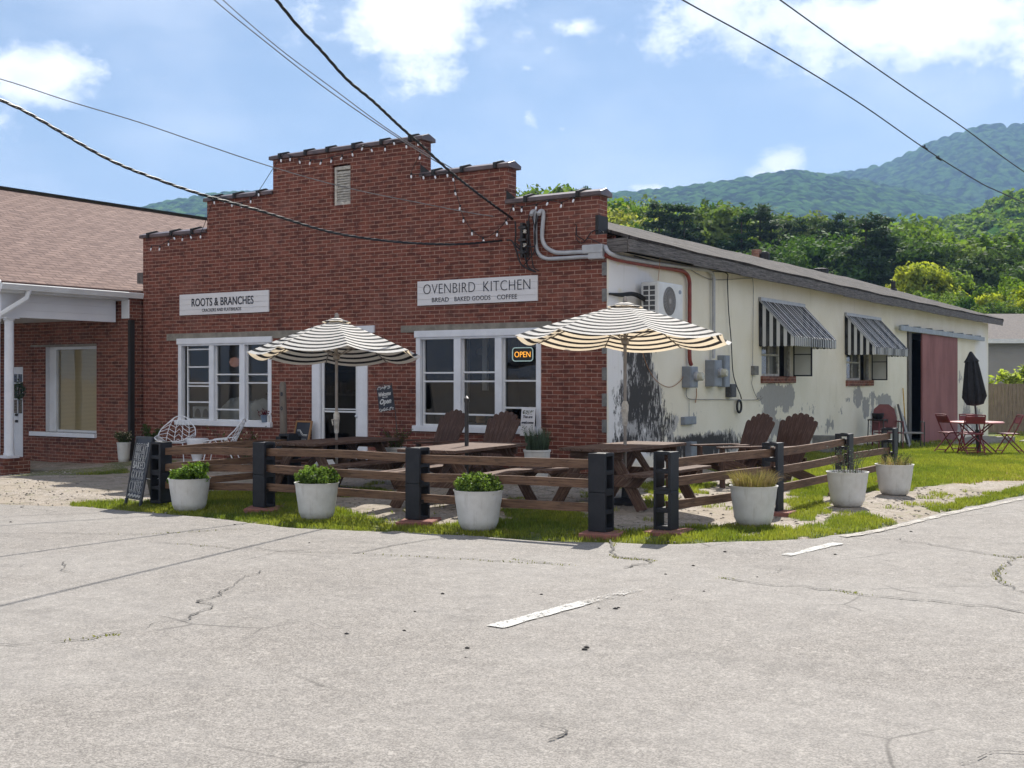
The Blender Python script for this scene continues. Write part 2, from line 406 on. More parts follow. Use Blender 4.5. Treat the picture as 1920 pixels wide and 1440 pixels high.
M['bulb'] = pm('frosted bulb', (.85, .87, .9), (.8, .8, .85), sc=8, rough=.2, bump=0)
M['louvre'] = pm('worn white louvre', (.62, .60, .54), (.36, .33, .29), sc=14, rough=.8, bump=.2)
M['yellow'] = pm('yellow handle', (.55, .33, .05), rough=.5, bump=0)
M['pole_wood'] = pm('utility pole wood', (.14, .11, .085), (.08, .065, .05), sc=3, rough=.9, bump=.4, st=(4, 4, .4))
M['bark'] = pm('bark', (.12, .09, .065), (.06, .045, .035), sc=3, rough=.95, bump=.6, st=(3, 3, .6), dist=.05)
M['trackmetal'] = pm('galvanised track', (.33, .37, .40), (.25, .27, .29), sc=7, rough=.5, bump=.05, metal=.3)
M['chimneybrick'] = brickmat('chimney brick', (.4, .2, .13), (.3, .14, .09), (.4, .33, .28))
# neon
m, g, b = newmat('lit orange tube'); b.inputs['Base Color'].default_value = (.9, .4, .05, 1); b.inputs['Emission Color'].default_value = (1, .42, .05, 1); b.inputs['Emission Strength'].default_value = .55; M['neon'] = m
m, g, b = newmat('lit pale tube'); b.inputs['Base Color'].default_value = (.6, .8, .75, 1); b.inputs['Emission Color'].default_value = (.5, .7, .66, 1); b.inputs['Emission Strength'].default_value = .04; M['neon2'] = m
m, g, b = newmat('lamp globe'); b.inputs['Base Color'].default_value = (.8, .5, .42, 1); b.inputs['Emission Color'].default_value = (1, .5, .4, 1); b.inputs['Emission Strength'].default_value = .06; M['globe'] = m
# glass
def glassmat(name, tint, refl=1.0):
    m, g, b = newmat(name)
    fr = g('Fresnel', 0, IOR=1.5)
    wv = g('Bump', 0, Height=g.noise(g('TexCoord', 3), 1.2, 2), Strength=.06, Distance=.05)
    gl = g('BsdfGlossy', 0, Roughness=.02, Color=(1, 1, 1), Normal=wv); tr = g('BsdfTransparent', 0, Color=tint)
    g.put(m.node_tree.nodes['Material Output'].inputs[0], g('MixShader', 0, i_0=g.m('MULTIPLY', fr, refl), i_1=tr, i_2=gl)); return m
M['glass'] = glassmat('window glass', (.82, .86, .86), 1.1)
M['screen'] = glassmat('screen door mesh', (.3, .3, .3), .3)
m, g, b = newmat('milky glass'); b.inputs['Base Color'].default_value = (.66, .66, .6, 1); b.inputs['Roughness'].default_value = .1; M['wall_reflection'] = m  # pale opaque colour paints the wall's reflection into the casement leaf
# siding rows (horizontal laps)
def lapmat(name, c, h=.12):
    m, g, b = newmat(name); z = g('SeparateXYZ', 2, Vector=g('TexCoord', 3))
    f = g.m('FRACT', g.m('DIVIDE', z, h))
    n = g.noise(g('TexCoord', 3), 2, 4)
    g.put(b.inputs['Base Color'], g.mix(g.sm(n, .3, .7, 0, .15), c, tuple(x*.6 for x in c)))
    b.inputs['Roughness'].default_value = .55
    g.put(b.inputs['Normal'], g('Bump', 0, Height=g.m('MULTIPLY', f, -1.0), Strength=.8, Distance=.012)); return m
M['lap'] = lapmat('white lap siding', (.70, .72, .76), .155); M['lapgrey'] = lapmat('grey lap siding', (.27, .26, .25), .13)
def blindmat():
    m, g, b = newmat('slatted blind'); z = g('SeparateXYZ', 2, Vector=g('TexCoord', 3))
    f = g.m('FRACT', g.m('DIVIDE', z, .028))
    g.put(b.inputs['Base Color'], g.mix(g.sm(f, .7, .95), (.55, .42, .21), (.20, .14, .07))); b.inputs['Roughness'].default_value = .6
    g.put(b.inputs['Normal'], g('Bump', 0, Height=g.m('MULTIPLY', f, -1.0), Strength=.5, Distance=.01)); return m
M['blinds'] = blindmat()
# shingles: uv u along the eave, v up the slope
def shingle(name, c1, c2, c3, w=.3, h=.14, var=.5, ws=(1.6, 5, 1)):
    m, g, b = newmat(name); v = g('TexCoord', 2)
    bt = g('TexBrick', None, Vector=v, Color1=c1, Color2=c2, Mortar=c3, Scale=1.0, Mortar_Size=.017, Mortar_Smooth=.2, Bias=0.0, Brick_Width=w, Row_Height=h)
    n = g.noise(v, 2.6, 6, .6); f = g.noise(v, 60, 3, .7)
    c = g.mix(g.sm(n, .35, .7, 0, var), bt.outputs[0], c2)
    wn = g.noise(g.scale(v, (1/w, 1/h, 1)), 1.0, 1)
    c = g.mix(g.sm(wn, .5, .66, 0, .55), c, c3)
    w2 = g.noise(g.scale(v, ws), 1.6, 6, .75); c = g.mix(g.sm(w2, .48, .6, 0, var*.75), c, c3); c = g.mix(g.sm(w2, .42, .3, 0, var*.6), c, tuple(x*1.7 for x in c1))
    c = g.mix(g.sm(f, .4, .7, 0, .4), c, tuple(x*.6 for x in c1))
    g.put(b.inputs['Base Color'], c); b.inputs['Roughness'].default_value = .92; b.inputs['Specular IOR Level'].default_value = .25
    vv = g.m('FRACT', g.m('DIVIDE', g('SeparateXYZ', 1, Vector=v), h))
    hh = g.m('ADD', g.m('SUBTRACT', 1.0, vv), g.m('ADD', g.m('MULTIPLY', wn, .8), g.m('MULTIPLY', f, .3)))
    g.put(b.inputs['Normal'], g('Bump', 0, Height=hh, Strength=.9, Distance=.02)); return m
M['shingle_red'] = shingle('brown red shingles', (.25, .175, .15), (.175, .118, .102), (.075, .046, .042), .33, .135)
M['shingle_grey'] = shingle('weathered grey shingles', (.125, .11, .10), (.055, .048, .044), (.014, .012, .012), .34, .17, 1.25, (1.5, 1.1, 1))
# umbrella fabric
def stripes(name, c1, c2, period, duty, axis=1, tr=.4, off=0.0, rough=.8):
    m, g, b = newmat(name); v = g('SeparateXYZ', axis, Vector=g('TexCoord', 2))
    f = g.m('FRACT', g.m('ADD', g.m('DIVIDE', v, period), off))
    k = g.m('GREATER_THAN', f, duty)
    n = g.noise(g('TexCoord', 3), 3, 4)
    c = g.mix(k, c2, c1); c = g.mix(g.sm(n, .35, .75, 0, .18), c, tuple(x*.6 for x in c1))
    g.put(b.inputs['Base Color'], c); b.inputs['Roughness'].default_value = rough; b.inputs['Specular IOR Level'].default_value = .12
    if tr:
        t = g('BsdfTranslucent', 0, Color=g.mix(k, (c2[0], c2[1]*.9, c2[2]*.8), (c1[0], c1[1]*.84, c1[2]*.62)))
        g.put(m.node_tree.nodes['Material Output'].inputs[0], g('MixShader', 0, i_0=tr, i_1=b.outputs[0], i_2=t))
    return m
M['canopy'] = stripes('striped canvas', (.80, .79, .76), (.022, .021, .023), .124, .42)
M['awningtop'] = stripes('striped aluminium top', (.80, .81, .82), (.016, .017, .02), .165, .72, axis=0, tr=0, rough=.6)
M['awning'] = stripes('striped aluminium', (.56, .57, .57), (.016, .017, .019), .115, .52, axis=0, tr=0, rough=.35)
# leaves
M['leaf_a'] = leafmat('broad leaves', (.07, .14, .022), (.17, .25, .03), tr=.42, sc=.35)
M['leaf_b'] = leafmat('yellowish leaves', (.20, .27, .025), (.36, .38, .03), tr=.45, sc=.35)
M['leaf_c'] = leafmat('deep green leaves', (.035, .085, .022), (.085, .15, .028), sc=.35)
M['leaf_p'] = leafmat('pine needles', (.03, .068, .032), (.06, .11, .045), tr=.25)
M['box'] = leafmat('box leaves', (.042, .10, .014), (.18, .27, .04), tr=.38, sc=16, rough=.25, clump=(.25, 1.8))
M['flowergreen'] = leafmat('planter leaves', (.035, .065, .02), (.07, .11, .03), sc=9)
M['sage'] = leafmat('grey green leaves', (.07, .10, .075), (.11, .145, .10), sc=9)
M['petal'] = leafmat('cream petals', (.45, .38, .28), (.55, .47, .36), sc=20)
M['petalred'] = leafmat('dark red flowers', (.09, .01, .025), (.14, .015, .03), sc=20)
M['drygrass'] = leafmat('dry grass', (.36, .24, .10), (.24, .22, .06), tr=.3, sc=6, clump=(.5, 1.3))
M['lime'] = leafmat('lime leaves', (.22, .34, .02), (.34, .42, .03), tr=.45, sc=3)
M['moss'] = leafmat('crack weeds', (.16, .20, .03), (.25, .24, .06), tr=.3, sc=4)
def grassmat():
    m, g, b = newmat('lawn grass'); tc = g('TexCoord', 3)
    n = g.noise(tc, .7, 5, .65); n2 = g.noise(tc, 5, 3, .6); r = g('NewGeometry', 8)
    c = g.mix(g.sm(n, .36, .64), (.11, .16, .022), (.29, .30, .04))
    c = g.mix(g.sm(n2, .55, .75, 0, .7), c, (.42, .36, .08))
    c = g('HueSaturation', 0, Color=c, Value=g.m('ADD', .55, g.m('MULTIPLY', r, .95)))
    g.put(b.inputs['Base Color'], c); b.inputs['Roughness'].default_value = .5
    t = g('BsdfTranslucent', 0, Color=g.mix(.4, c, (.36, .46, .02)))
    g.put(m.node_tree.nodes['Material Output'].inputs[0], g('MixShader', 0, i_0=.45, i_1=b.outputs[0], i_2=t)); return m
M['grass'] = grassmat()
# ground: gravel and dirt, green where the cover attribute says so
m, g, b = newmat('gravel and turf'); tc = g('TexCoord', 3); at = g('Attribute', 2, p={'attribute_name': 'cover'})
vo = g('TexVoronoi', None, Vector=tc, Scale=38.0); big = g.noise(tc, 1.1, 6, .6); fn = g.noise(tc, 24, 5, .7)
st_ = g.mix(g.sm(vo.outputs[0], .1, .6), (.38, .34, .29), (.13, .11, .09))
st_ = g.mix(g('SeparateColor', 0, Color=vo.outputs[1]), st_, (.42, .37, .32))
c = g.mix(g.sm(big, .35, .65), st_, g.mix(fn, (.20, .165, .125), (.36, .31, .25)))
c = g.mix(g.sm(g.noise(tc, 3.3, 6, .65), .48, .7, 0, .75), c, (.13, .11, .075))
c = g.mix(g.sm(g.noise(tc, 5.1, 5, .7), .56, .68, 0, .6), c, (.12, .13, .03))
gk = g.sm(g.m('ADD', at, g.m('MULTIPLY', g.m('SUBTRACT', fn, .5), .9)), .42, .6)
gc = g.mix(g.sm(g.noise(tc, 2.2, 5, .6), .35, .65), (.055, .085, .014), (.14, .15, .03))
ad = g('Attribute', 2, p={'attribute_name': 'dry'})
gc = g.mix(g.sm(g.m('ADD', ad, g.m('MULTIPLY', g.m('SUBTRACT', big, .5), .8)), .4, .7), gc, (.27, .17, .08))
g.put(b.inputs['Base Color'], g.mix(gk, c, gc)); b.inputs['Roughness'].default_value = .95
g.put(b.inputs['Normal'], g('Bump', 0, Height=g.m('ADD', g.m('MULTIPLY', vo.outputs[0], -1.0), fn), Strength=.8, Distance=.012)); M['ground'] = m
# asphalt, old and pale
m, g, b = newmat('old asphalt'); tc = g('TexCoord', 3)
v1 = g('TexVoronoi', None, Vector=tc, Scale=125.0); v2 = g('TexVoronoi', None, Vector=tc, Scale=42.0); bg2 = g.noise(tc, .35, 6, .6); md = g.noise(tc, 2.4, 5, .6); fn = g.noise(tc, 150, 3, .8)
rc = g('SeparateColor', None, Color=v1.outputs[1]); rc2 = g('SeparateColor', None, Color=v2.outputs[1])
c = g.mix(g.sm(rc.outputs[0], .0, 1.0), (.150, .135, .120), (.292, .266, .236))
c = g.mix(g.sm(rc2.outputs[1], .9, .97, 0, .28), c, (.46, .42, .37))
c = g.mix(g.sm(rc2.outputs[0], .9, .97, 0, .25), c, (.05, .047, .045))
c = g.mix(g.sm(rc.outputs[2], .84, .95, 0, .55), c, (.06, .055, .05))
c = g.mix(g.sm(bg2, .35, .65, 0, .32), c, (.30, .283, .262))
c = g.mix(g.sm(md, .52, .75, 0, .28), c, (.12, .112, .105))
stretched = g.noise(g.scale(tc, (.25, 1.6, 1)), 1.2, 4, .6)
c = g.mix(g.sm(stretched, .55, .75, 0, .25), c, (.13, .12, .11))
c = g.mix(g.sm(g.noise(tc, 1.1, 7, .7), .60, .70, 0, .35), c, (.10, .092, .085))
vc = g('TexVoronoi', 0, p={'feature': 'DISTANCE_TO_EDGE'}, Vector=g.mix(.10, tc, g('TexNoise', 1, Vector=tc, Scale=1.6, Detail=5.0)), Scale=.55)
c = g.mix(g.m('MULTIPLY', g.sm(vc, .008, .0), g.sm(g.noise(tc, .5, 3), .5, .6, 0, .6)), c, (.06, .055, .05))
hf = g.sm(g.noise(g.scale(tc, (1, 1, 1)), 7, 2), .3, .7)
g.put(b.inputs['Base Color'], g('HueSaturation', 0, Color=c, Saturation=.8, Value=g.m('ADD', 1.0, g.m('MULTIPLY', hf, .14)))); b.inputs['Roughness'].default_value = .9; b.inputs['Specular IOR Level'].default_value = .25
g.put(b.inputs['Normal'], g('Bump', 0, Height=g.m('ADD', g.m('MULTIPLY', v1.outputs[0], -1.2), fn), Strength=.4, Distance=.004)); M['asphalt'] = m
def worn(name, col, under=(.2, .185, .17), t=.5, sc=14, soft=.12):
    m, g, b = newmat(name); tc = g('TexCoord', 3); n = g.noise(tc, sc, 7, .75)
    v1 = g('TexVoronoi', None, Vector=tc, Scale=95.0)
    k = g.sm(g.m('ADD', n, g.m('MULTIPLY', g.m('SUBTRACT', g('SeparateColor', 0, Color=v1.outputs[1]), .5), .25)), t-soft, t+soft)
    tr = g('BsdfTransparent', 0); g.put(b.inputs['Base Color'], g.mix(.6*1.0, col, tuple(x*.8 for x in col))); b.inputs['Roughness'].default_value = .8
    g.put(m.node_tree.nodes['Material Output'].inputs[0], g('MixShader', 0, i_0=k, i_1=tr, i_2=b.outputs[0])); return m
M['paint'] = worn('worn road paint', (.54, .53, .50), t=.40)
M['paintfaint'] = worn('faded road paint', (.45, .43, .40), t=.56)
M['crackdark'] = worn('dark crack', (.04, .036, .032), t=.45, sc=9)
M['cable_shadow'] = worn('cable shadow tone', (.10, .097, .095), t=.44, sc=5)  # tone of the cable shadow painted on the road
M['edgedust'] = worn('pale road edge', (.42, .39, .35), t=.44, sc=5)
# stucco side wall with peeled and mouldy areas given by attributes
m, g, b = newmat('peeling stucco'); tc = g('TexCoord', 3)
A = {k: g('Attribute', 2, p={'attribute_name': k}) for k in ('mould', 'peel', 'white')}
n1 = g.noise(g.scale(tc, (1, 1, .8)), 3.1, 8, .66); n2 = g.noise(g.scale(tc, (1, 1, .45)), 9, 7, .72); n3 = g.noise(g.scale(tc, (1, 1, .3)), 24, 5, .7); n4 = g.noise(tc, 1.1, 4, .6)
base = g.mix(g.sm(n4, .3, .7), (.72, .675, .55), (.78, .74, .63))
base = g.mix(g.sm(A['white'], .3, .7), base, (.76, .755, .75))
base = g.mix(g.sm(g.noise(g.scale(tc, (3, 3, .25)), 2.4, 5, .6), .56, .8, 0, .28), base, (.40, .37, .27))
pk = g.sm(g.m('ADD', A['peel'], g.m('MULTIPLY', g.m('SUBTRACT', g.m('ADD', g.m('MULTIPLY', n1, .6), g.m('MULTIPLY', n2, .4)), .5), 2.0)), .5, .53)
c = g.mix(pk, base, g.mix(n3, (.28, .275, .26), (.40, .39, .37)))
mk = g.sm(g.m('ADD', A['mould'], g.m('MULTIPLY', g.m('SUBTRACT', g.m('ADD', g.m('MULTIPLY', n2, .55), g.m('MULTIPLY', n3, .45)), .5), 3.2)), .55, .78)
mk2 = g.sm(g.m('ADD', A['mould'], g.m('MULTIPLY', g.m('SUBTRACT', n1, .5), 1.8)), .5, .56)
c = g.mix(g.m('MULTIPLY', mk2, .85), c, g.mix(n2, (.20, .195, .19), (.62, .61, .60)))
c = g.mix(g.m('MULTIPLY', mk, .93), c, (.028, .027, .028))
g.put(b.inputs['Base Color'], c); b.inputs['Roughness'].default_value = .9; b.inputs['Specular IOR Level'].default_value = .2
g.put(b.inputs['Normal'], g('Bump', 0, Height=g.m('ADD', g.m('MULTIPLY', pk, -1.0), g.m('MULTIPLY', n3, .3)), Strength=.5, Distance=.006)); M['stucco'] = m
# far wooded slopes
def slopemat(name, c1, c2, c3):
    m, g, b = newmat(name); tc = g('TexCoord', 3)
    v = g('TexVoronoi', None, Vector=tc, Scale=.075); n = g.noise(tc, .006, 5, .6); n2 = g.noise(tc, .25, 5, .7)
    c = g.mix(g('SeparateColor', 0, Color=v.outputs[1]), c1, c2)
    c = g.mix(g.sm(n, .4, .62), c, c3); c = g.mix(g.sm(v.outputs[0], .35, .75, 0, .9), c, tuple(x*.3 for x in c1))  # gaps between crowns darkened in the colour, as shade between trees
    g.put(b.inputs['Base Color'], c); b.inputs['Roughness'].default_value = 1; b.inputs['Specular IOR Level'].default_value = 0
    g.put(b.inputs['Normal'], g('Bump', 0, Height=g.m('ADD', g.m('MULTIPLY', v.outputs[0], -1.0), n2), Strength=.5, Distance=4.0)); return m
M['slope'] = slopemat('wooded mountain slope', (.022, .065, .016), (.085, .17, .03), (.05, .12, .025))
# ------------------------------------------------------------------ ground and road
ROADPX = [(0, 945), (150, 950), (250, 958), (400, 971), (500, 984), (600, 992), (720, 997), (860, 1003), (1000, 1012), (1150, 1017), (1300, 1018), (1450, 1013), (1560, 1003), (1640, 991), (1760, 961), (1920, 927)]
edge = [gnd(*p) for p in ROADPX]
edge_l = [Vector((-600, -6.9, 0)), Vector((-60, -6.9, 0)), Vector((-14, -6.8, 0)), Vector((-9, -6.7, 0))]
edge_r = [Vector((6.1, 5, 0)), Vector((6.35, 12, 0)), Vector((6.5, 30, 0)), Vector((6.5, 80, 0)), Vector((6.5, 600, 0))]
EDGE = [Vector((p.x, p.y)) for p in edge_l+edge+edge_r]
def poly2(pxs): return np.array([[gnd(*p).x, gnd(*p).y] for p in pxs])
def inpoly(X, Y, P):
    r = np.zeros(X.shape, bool); n = len(P)
    for i in range(n):
        x1, y1 = P[i]; x2, y2 = P[(i+1) % n]
        if y1 == y2: continue
        c = ((y1 > Y) != (y2 > Y)) & (X < (x2-x1)*(Y-y1)/(y2-y1)+x1)
        r ^= c
    return r
ROADP = np.array([[p.x, p.y] for p in EDGE]+[[600, 600], [600, -600], [-600, -600]])
def vnoise(X, Y, s, seed=0):        # cheap smooth value noise
    x = X/s+seed*17.3; y = Y/s-seed*9.1; xi = np.floor(x); yi = np.floor(y); fx = x-xi; fy = y-yi
    fx = fx*fx*(3-2*fx); fy = fy*fy*(3-2*fy)
    h = lambda a, b: np.modf(np.sin(a*127.1+b*311.7+seed*74.7)*43758.5453)[0] % 1.0
    return (h(xi, yi)*(1-fx)+h(xi+1, yi)*fx)*(1-fy)+(h(xi, yi+1)*(1-fx)+h(xi+1, yi+1)*fx)*fy
def fbm(X, Y, s, seed=0, o=4): return sum(vnoise(X, Y, s/2**k, seed+k)*.5**k for k in range(o))/sum(.5**k for k in range(o))
GRASS = [([(130, 944), (230, 938), (300, 940), (380, 925), (480, 921), (560, 922), (600, 950), (660, 962), (690, 972), (760, 985), (830, 988), (860, 980), (960, 975), (1000, 965), (1090, 955), (1110, 985), (1180, 998), (1260, 992), (1330, 985), (1380, 982), (1450, 987), (1500, 995), (1560, 975), (1620, 962), (1700, 958), (1800, 935), (1925, 910), (1925, 930), (1760, 962), (1640, 992), (1560, 1004), (1450, 1014), (1300, 1019), (1150, 1018), (1000, 1013), (860, 1004), (720, 998), (600, 993), (500, 985), (400, 972), (250, 960), (150, 952)], .97),
         ([(940, 955), (1100, 948), (1110, 985), (960, 982)], .7), ([(600, 915), (700, 915), (760, 930), (640, 935)], .7),
         ([(370, 925), (560, 925), (590, 955), (520, 968), (400, 955)], .8),
         ([(1470, 940), (1540, 925), (1560, 950), (1530, 975), (1480, 975)], .75), ([(1650, 945), (1760, 925), (1790, 935), (1690, 960)], .45),
         ([(1200, 905), (1330, 905), (1320, 925), (1210, 925)], .62), ([(1200, 935), (1250, 930), (1260, 950), (1200, 955)], .45),
         ([(1480, 905), (1540, 890), (1700, 862), (1700, 920), (1560, 930), (1480, 930)], .85),
         ([(1690, 838), (1925, 830), (1925, 895), (1840, 902), (1740, 915), (1690, 920), (1600, 925), (1560, 900), (1600, 880)], 1.0),
         ([(20, 885), (120, 880), (235, 875), (235, 888), (120, 892), (20, 895)], .55), ([(195, 862), (330, 862), (330, 876), (195, 876)], .55)]
GP = [(poly2(p), w) for p, w in GRASS]
GP.append((np.array([[.2, 3.0], [3.6, 2.5], [6.0, 5], [6.3, 12], [6.4, 60], [-60, 60], [-60, 31], [.0, 31], [.2, 12]]), 1.0))
GP.append((np.array([[14, -3], [40, -3], [40, 60], [14, 60]]), 1.0)); GP.append((np.array([[-60, -6.2], [-16, -6.2], [-16, 60], [-60, 60]]), .9))
def cover(X, Y):
    Xw = X+(fbm(X, Y, .5, 3)-.5)*.5; Yw = Y+(fbm(X, Y, .5, 8)-.5)*.5
    c = np.zeros(X.shape)
    for P, w in GP: c = np.maximum(c, inpoly(Xw, Yw, P)*w)
    n = fbm(X, Y, 1.0, 5)
    bare = ((X > 4.3) & (Y > -3.5) & (Y < 1.2) & (X+Y*.25 < 5.2) & (n > .52)) | ((Y < 8) & (n > .80))
    c = np.where(bare & (c < .99), c*.3, c)
    sp = (fbm(X, Y, .32, 11) > .70) & (X > -3.5) & (X < 5)     # sparse tufts on the gravel
    return np.maximum(c, sp*.42)
def grid(a, b, step, coarse):
    f = list(np.arange(a, b+1e-6, step)); l = []; r = []; s = step; x = a
    while x > -coarse: s *= 1.45; x -= s; l.append(x)
    s = step; x = b
    while x < coarse: s *= 1.45; x += s; r.append(x)
    return np.array(l[::-1]+f+r)
gx = grid(-13, 8, .1, 4200); gy = grid(-8, 14, .1, 4200)
XX, YY = np.meshgrid(gx, gy)
vH = np.vectorize(H)
ZZ = vH(XX, YY)
inr = inpoly(XX, YY, ROADP)
rough = (fbm(XX, YY, .6, 21)-.5)*.035*(np.abs(XX) < 40)
ZZ = ZZ+np.where(inr, -.05, rough*(YY > -6.6))
idx = np.arange(XX.size).reshape(XX.shape)
F = np.stack([idx[:-1, :-1], idx[:-1, 1:], idx[1:, 1:], idx[1:, :-1]], -1).reshape(-1, 4)
go = raw_mesh('ground', np.stack([XX, YY, ZZ], -1).reshape(-1, 3), F, M['ground'], smooth=True, kind='structure', label='gravel yard with grass patches around the brick building')
cc = cover(XX, YY); a = go.data.attributes.new('cover', 'FLOAT', 'POINT'); a.data.foreach_set('value', cc.ravel().astype(np.float32))
dryP = poly2([(1800, 868), (1925, 855), (1925, 905), (1850, 912), (1780, 905)])
dd = inpoly(XX+(fbm(XX, YY, .4, 2)-.5)*.8, YY+(fbm(XX, YY, .4, 4)-.5)*.8, dryP)*1.0
a = go.data.attributes.new('dry', 'FLOAT', 'POINT'); a.data.foreach_set('value', dd.ravel().astype(np.float32))
# road sheet: rows run outwards from the verge edge
def resample(P, step):
    out = []
    for i in range(len(P)-1):
        L = (P[i+1]-P[i]).length; n = max(1, int(min(L, 40)/step) if L < 60 else 6)
        out += [P[i].lerp(P[i+1], k/n) for k in range(n)]
    return out+[P[-1]]
sm_ = spline([(p.x, p.y, 0) for p in EDGE[2:-2]], 10)
E2 = EDGE[:2]+[Vector((p.x, p.y)) for p in sm_]+EDGE[-2:]
E2 = resample(E2, .25)
pts = []
for i, p in enumerate(E2):
    t = (E2[min(i+1, len(E2)-1)]-E2[max(i-1, 0)]).normalized(); nrm = Vector((t.y, -t.x))
    j = (mnoise.noise((p.x*2.1, p.y*2.1, 0))*.06+mnoise.noise((p.x*9, p.y*9, 3))*.025)
    pts.append((p+nrm*(j), nrm))
C0 = Vector((60, -80))
rows = [0, .05, .12, .3, .5, .75, 1.0, 1.35]; V = []
fr = [.006, .015, .03, .05, .1, .18, .3, .45, .65, 1.0]
for p, nrm in pts:
    for r in rows: q = p+nrm*r; V.append((q.x, q.y, H(q.x, q.y)+.004-(.03 if r == 0 else 0)))
    q0 = p+nrm*1.35
    far = Vector((max(q0.x, 12)+60 if q0.x > -30 else q0.x+20, -95)) if q0.y < 30 else Vector((q0.x+90, q0.y-70))
    for f_ in fr: q = q0.lerp(far, f_); V.append((q.x, q.y, H(min(q.x, 5.5) if False else q.x, q.y)+.004))
nc = len(rows)+len(fr); idx = np.arange(len(pts)*nc).reshape(len(pts), nc)
F = np.stack([idx[:-1, :-1], idx[:-1, 1:], idx[1:, 1:], idx[1:, :-1]], -1).reshape(-1, 4)[:, ::-1]
raw_mesh('road', V, F, M['asphalt'], smooth=True, kind='structure', label='pale worn asphalt road wrapping around the corner')
def on(px, py, dz=.008): p = gnd(px, py); return Vector((p.x, p.y, H(p.x, p.y)+.004+dz))
def ribbon(P, w, jit=.3, zig=0.0, sub=6):
    P = spline(P, sub) if sub else [Vector(p) for p in P]
    V = []; F = []
    for i, p in enumerate(P):
        t = (P[min(i+1, len(P)-1)]-P[max(i-1, 0)]); t.z = 0; t.normalize(); n = Vector((t.y, -t.x, 0))
        o = n*zig*mnoise.noise((p.x*6, p.y*6, 1)); ww = w*(1+jit*mnoise.noise((p.x*9, p.y*9, 5))*2)
        for s_ in (-.5, .5):
            q = p+o+n*ww*s_; V.append((q.x, q.y, p.z))
        if i: F.append((2*i-2, 2*i-1, 2*i+1, 2*i))
    return V, F
def marks(name, lst, m, label):
    V = []; F = []
    for P, w, jit, zig, sub in lst:
        v, f = ribbon(P, w, jit, zig, sub); k = len(V); V += v; F += [tuple(i+k for i in q) for q in f]
    raw_mesh(name, V, F, m, kind='structure', label=label)
marks('road_marking', [([on(928, 1178), on(1100, 1131)], .13, .15, 0, 10), ([on(1474, 1043), on(1572, 1020)], .12, .15, 0, 10)], M['paint'], 'worn white dashes painted on the road')
marks('road_marking', [([on(1095, 1133), on(1195, 1107)], .12, .15, 0, 10)], M['paintfaint'], 'faded end of a white road dash')
marks('road_edge_line', [([on(x, y+o) for x, y, o in ((1580, 1003, 5), (1640, 993, 5), (1700, 978, 6), (1760, 963, 6), (1840, 946, 6), (1920, 930, 6), (1990, 916, 5))], .11, .2, .02, 8)], M['edgedust'], 'pale worn edge line along the verge')
CR = [([(1350, 1085), (1440, 1097), (1560, 1108), (1620, 1116), (1750, 1130), (1920, 1147)], 1), ([(1640, 1010), (1700, 1016), (1800, 1032), (1885, 1045), (1930, 1046)], 1),
      ([(1900, 1047), (1880, 1065), (1868, 1082), (1888, 1097), (1925, 1116)], 1), ([(0, 1004), (100, 1001), (250, 1003), (420, 995), (505, 990)], .8),
      ([(290, 1018), (500, 1033), (700, 1040), (900, 1052), (1075, 1061)], .7), ([(1148, 1013), (1150, 1035), (1158, 1047), (1225, 1053), (1165, 1066)], 1.2),
      ([(0, 1210), (50, 1211), (150, 1201), (220, 1191)], .6), ([(960, 1050), (1060, 1061)], .6)]
marks('road_crack', [([on(*p, dz=.010) for p in P], .018*k, .5, .09, 8) for P, k in CR]+
      [([on(*p, dz=.010) for p in P], w, .6, .12, 8) for P, w in (([(325, 1168), (370, 1150), (388, 1137), (384, 1128), (420, 1113), (440, 1095), (492, 1073)], .016), ([(220, 1191), (290, 1172), (325, 1168)], .008),
        ([(430, 1160), (520, 1168), (650, 1178)], .006), ([(1025, 1360), (1032, 1378), (1022, 1392)], .012), ([(1800, 1435), (1850, 1425), (1920, 1415)], .010), ([(115, 1055), (118, 1070), (125, 1078)], .012), ([(1430, 1078), (1480, 1066)], .008))],
      M['crackdark'], 'dark cracks across the old asphalt')
marks('road_shadow_line', [([on(*p, dz=.009) for p in P], w, .3, .02, 8) for P, w in (([(660, 1040), (760, 1020), (830, 1010)], .02),)], M['cable_shadow'], 'faint dark cable shadow painted on the road below the second pot')  # dark ribbon painted as the shadow of an overhead cable
# stones on road and yard
rng = np.random.default_rng(3)
def stones(name, P, sz, m, label):
    V = []; F = []
    ico = [(0, 0, 1), (.9, 0, .3), (.2, .85, .35), (-.8, .5, .3), (-.7, -.55, .35), (.3, -.9, .3), (0, 0, -.3)]
    fs = [(0, 1, 2), (0, 2, 3), (0, 3, 4), (0, 4, 5), (0, 5, 1), (6, 2, 1), (6, 3, 2), (6, 4, 3), (6, 5, 4), (6, 1, 5)]
    for (x, y, z) in P:
        s = sz*(.5+rng.random()*1.0); a = rng.random()*6.28; k = len(V)
        for q in ico:
            X = q[0]*cos(a)-q[1]*sin(a); Y = q[0]*sin(a)+q[1]*cos(a); V.append((x+X*s*1.2, y+Y*s*.9, z+q[2]*s*.7))
        F += [tuple(i+k for i in f) for f in fs]
    raw_mesh(name, V, F, m, kind='stuff', label=label)
P = [on(*p, dz=0.0) for p in ((88, 959), (40, 952), (455, 984), (503, 984), (440, 985), (580, 1019), (758, 1184), (830, 1115), (778, 1148), (876, 1217), (873, 1234), (1123, 1142), (1154, 1143), (1160, 1141), (1259, 1125), (1320, 1110), (1566, 1041), (1420, 1083), (1688, 1012), (1708, 998), (1359, 1036), (1300, 1062), (1248, 1078), (1100, 1216), (20, 980), (1015, 1116), (650, 1190), (1096, 1220))]
m_ = pm('dark stones', (.06, .055, .05), rough=.9, bump=.2); M['darkstone'] = m_
stones('loose_stones', P, .015, m_, 'dark pebbles lying on the pale road')
P = []
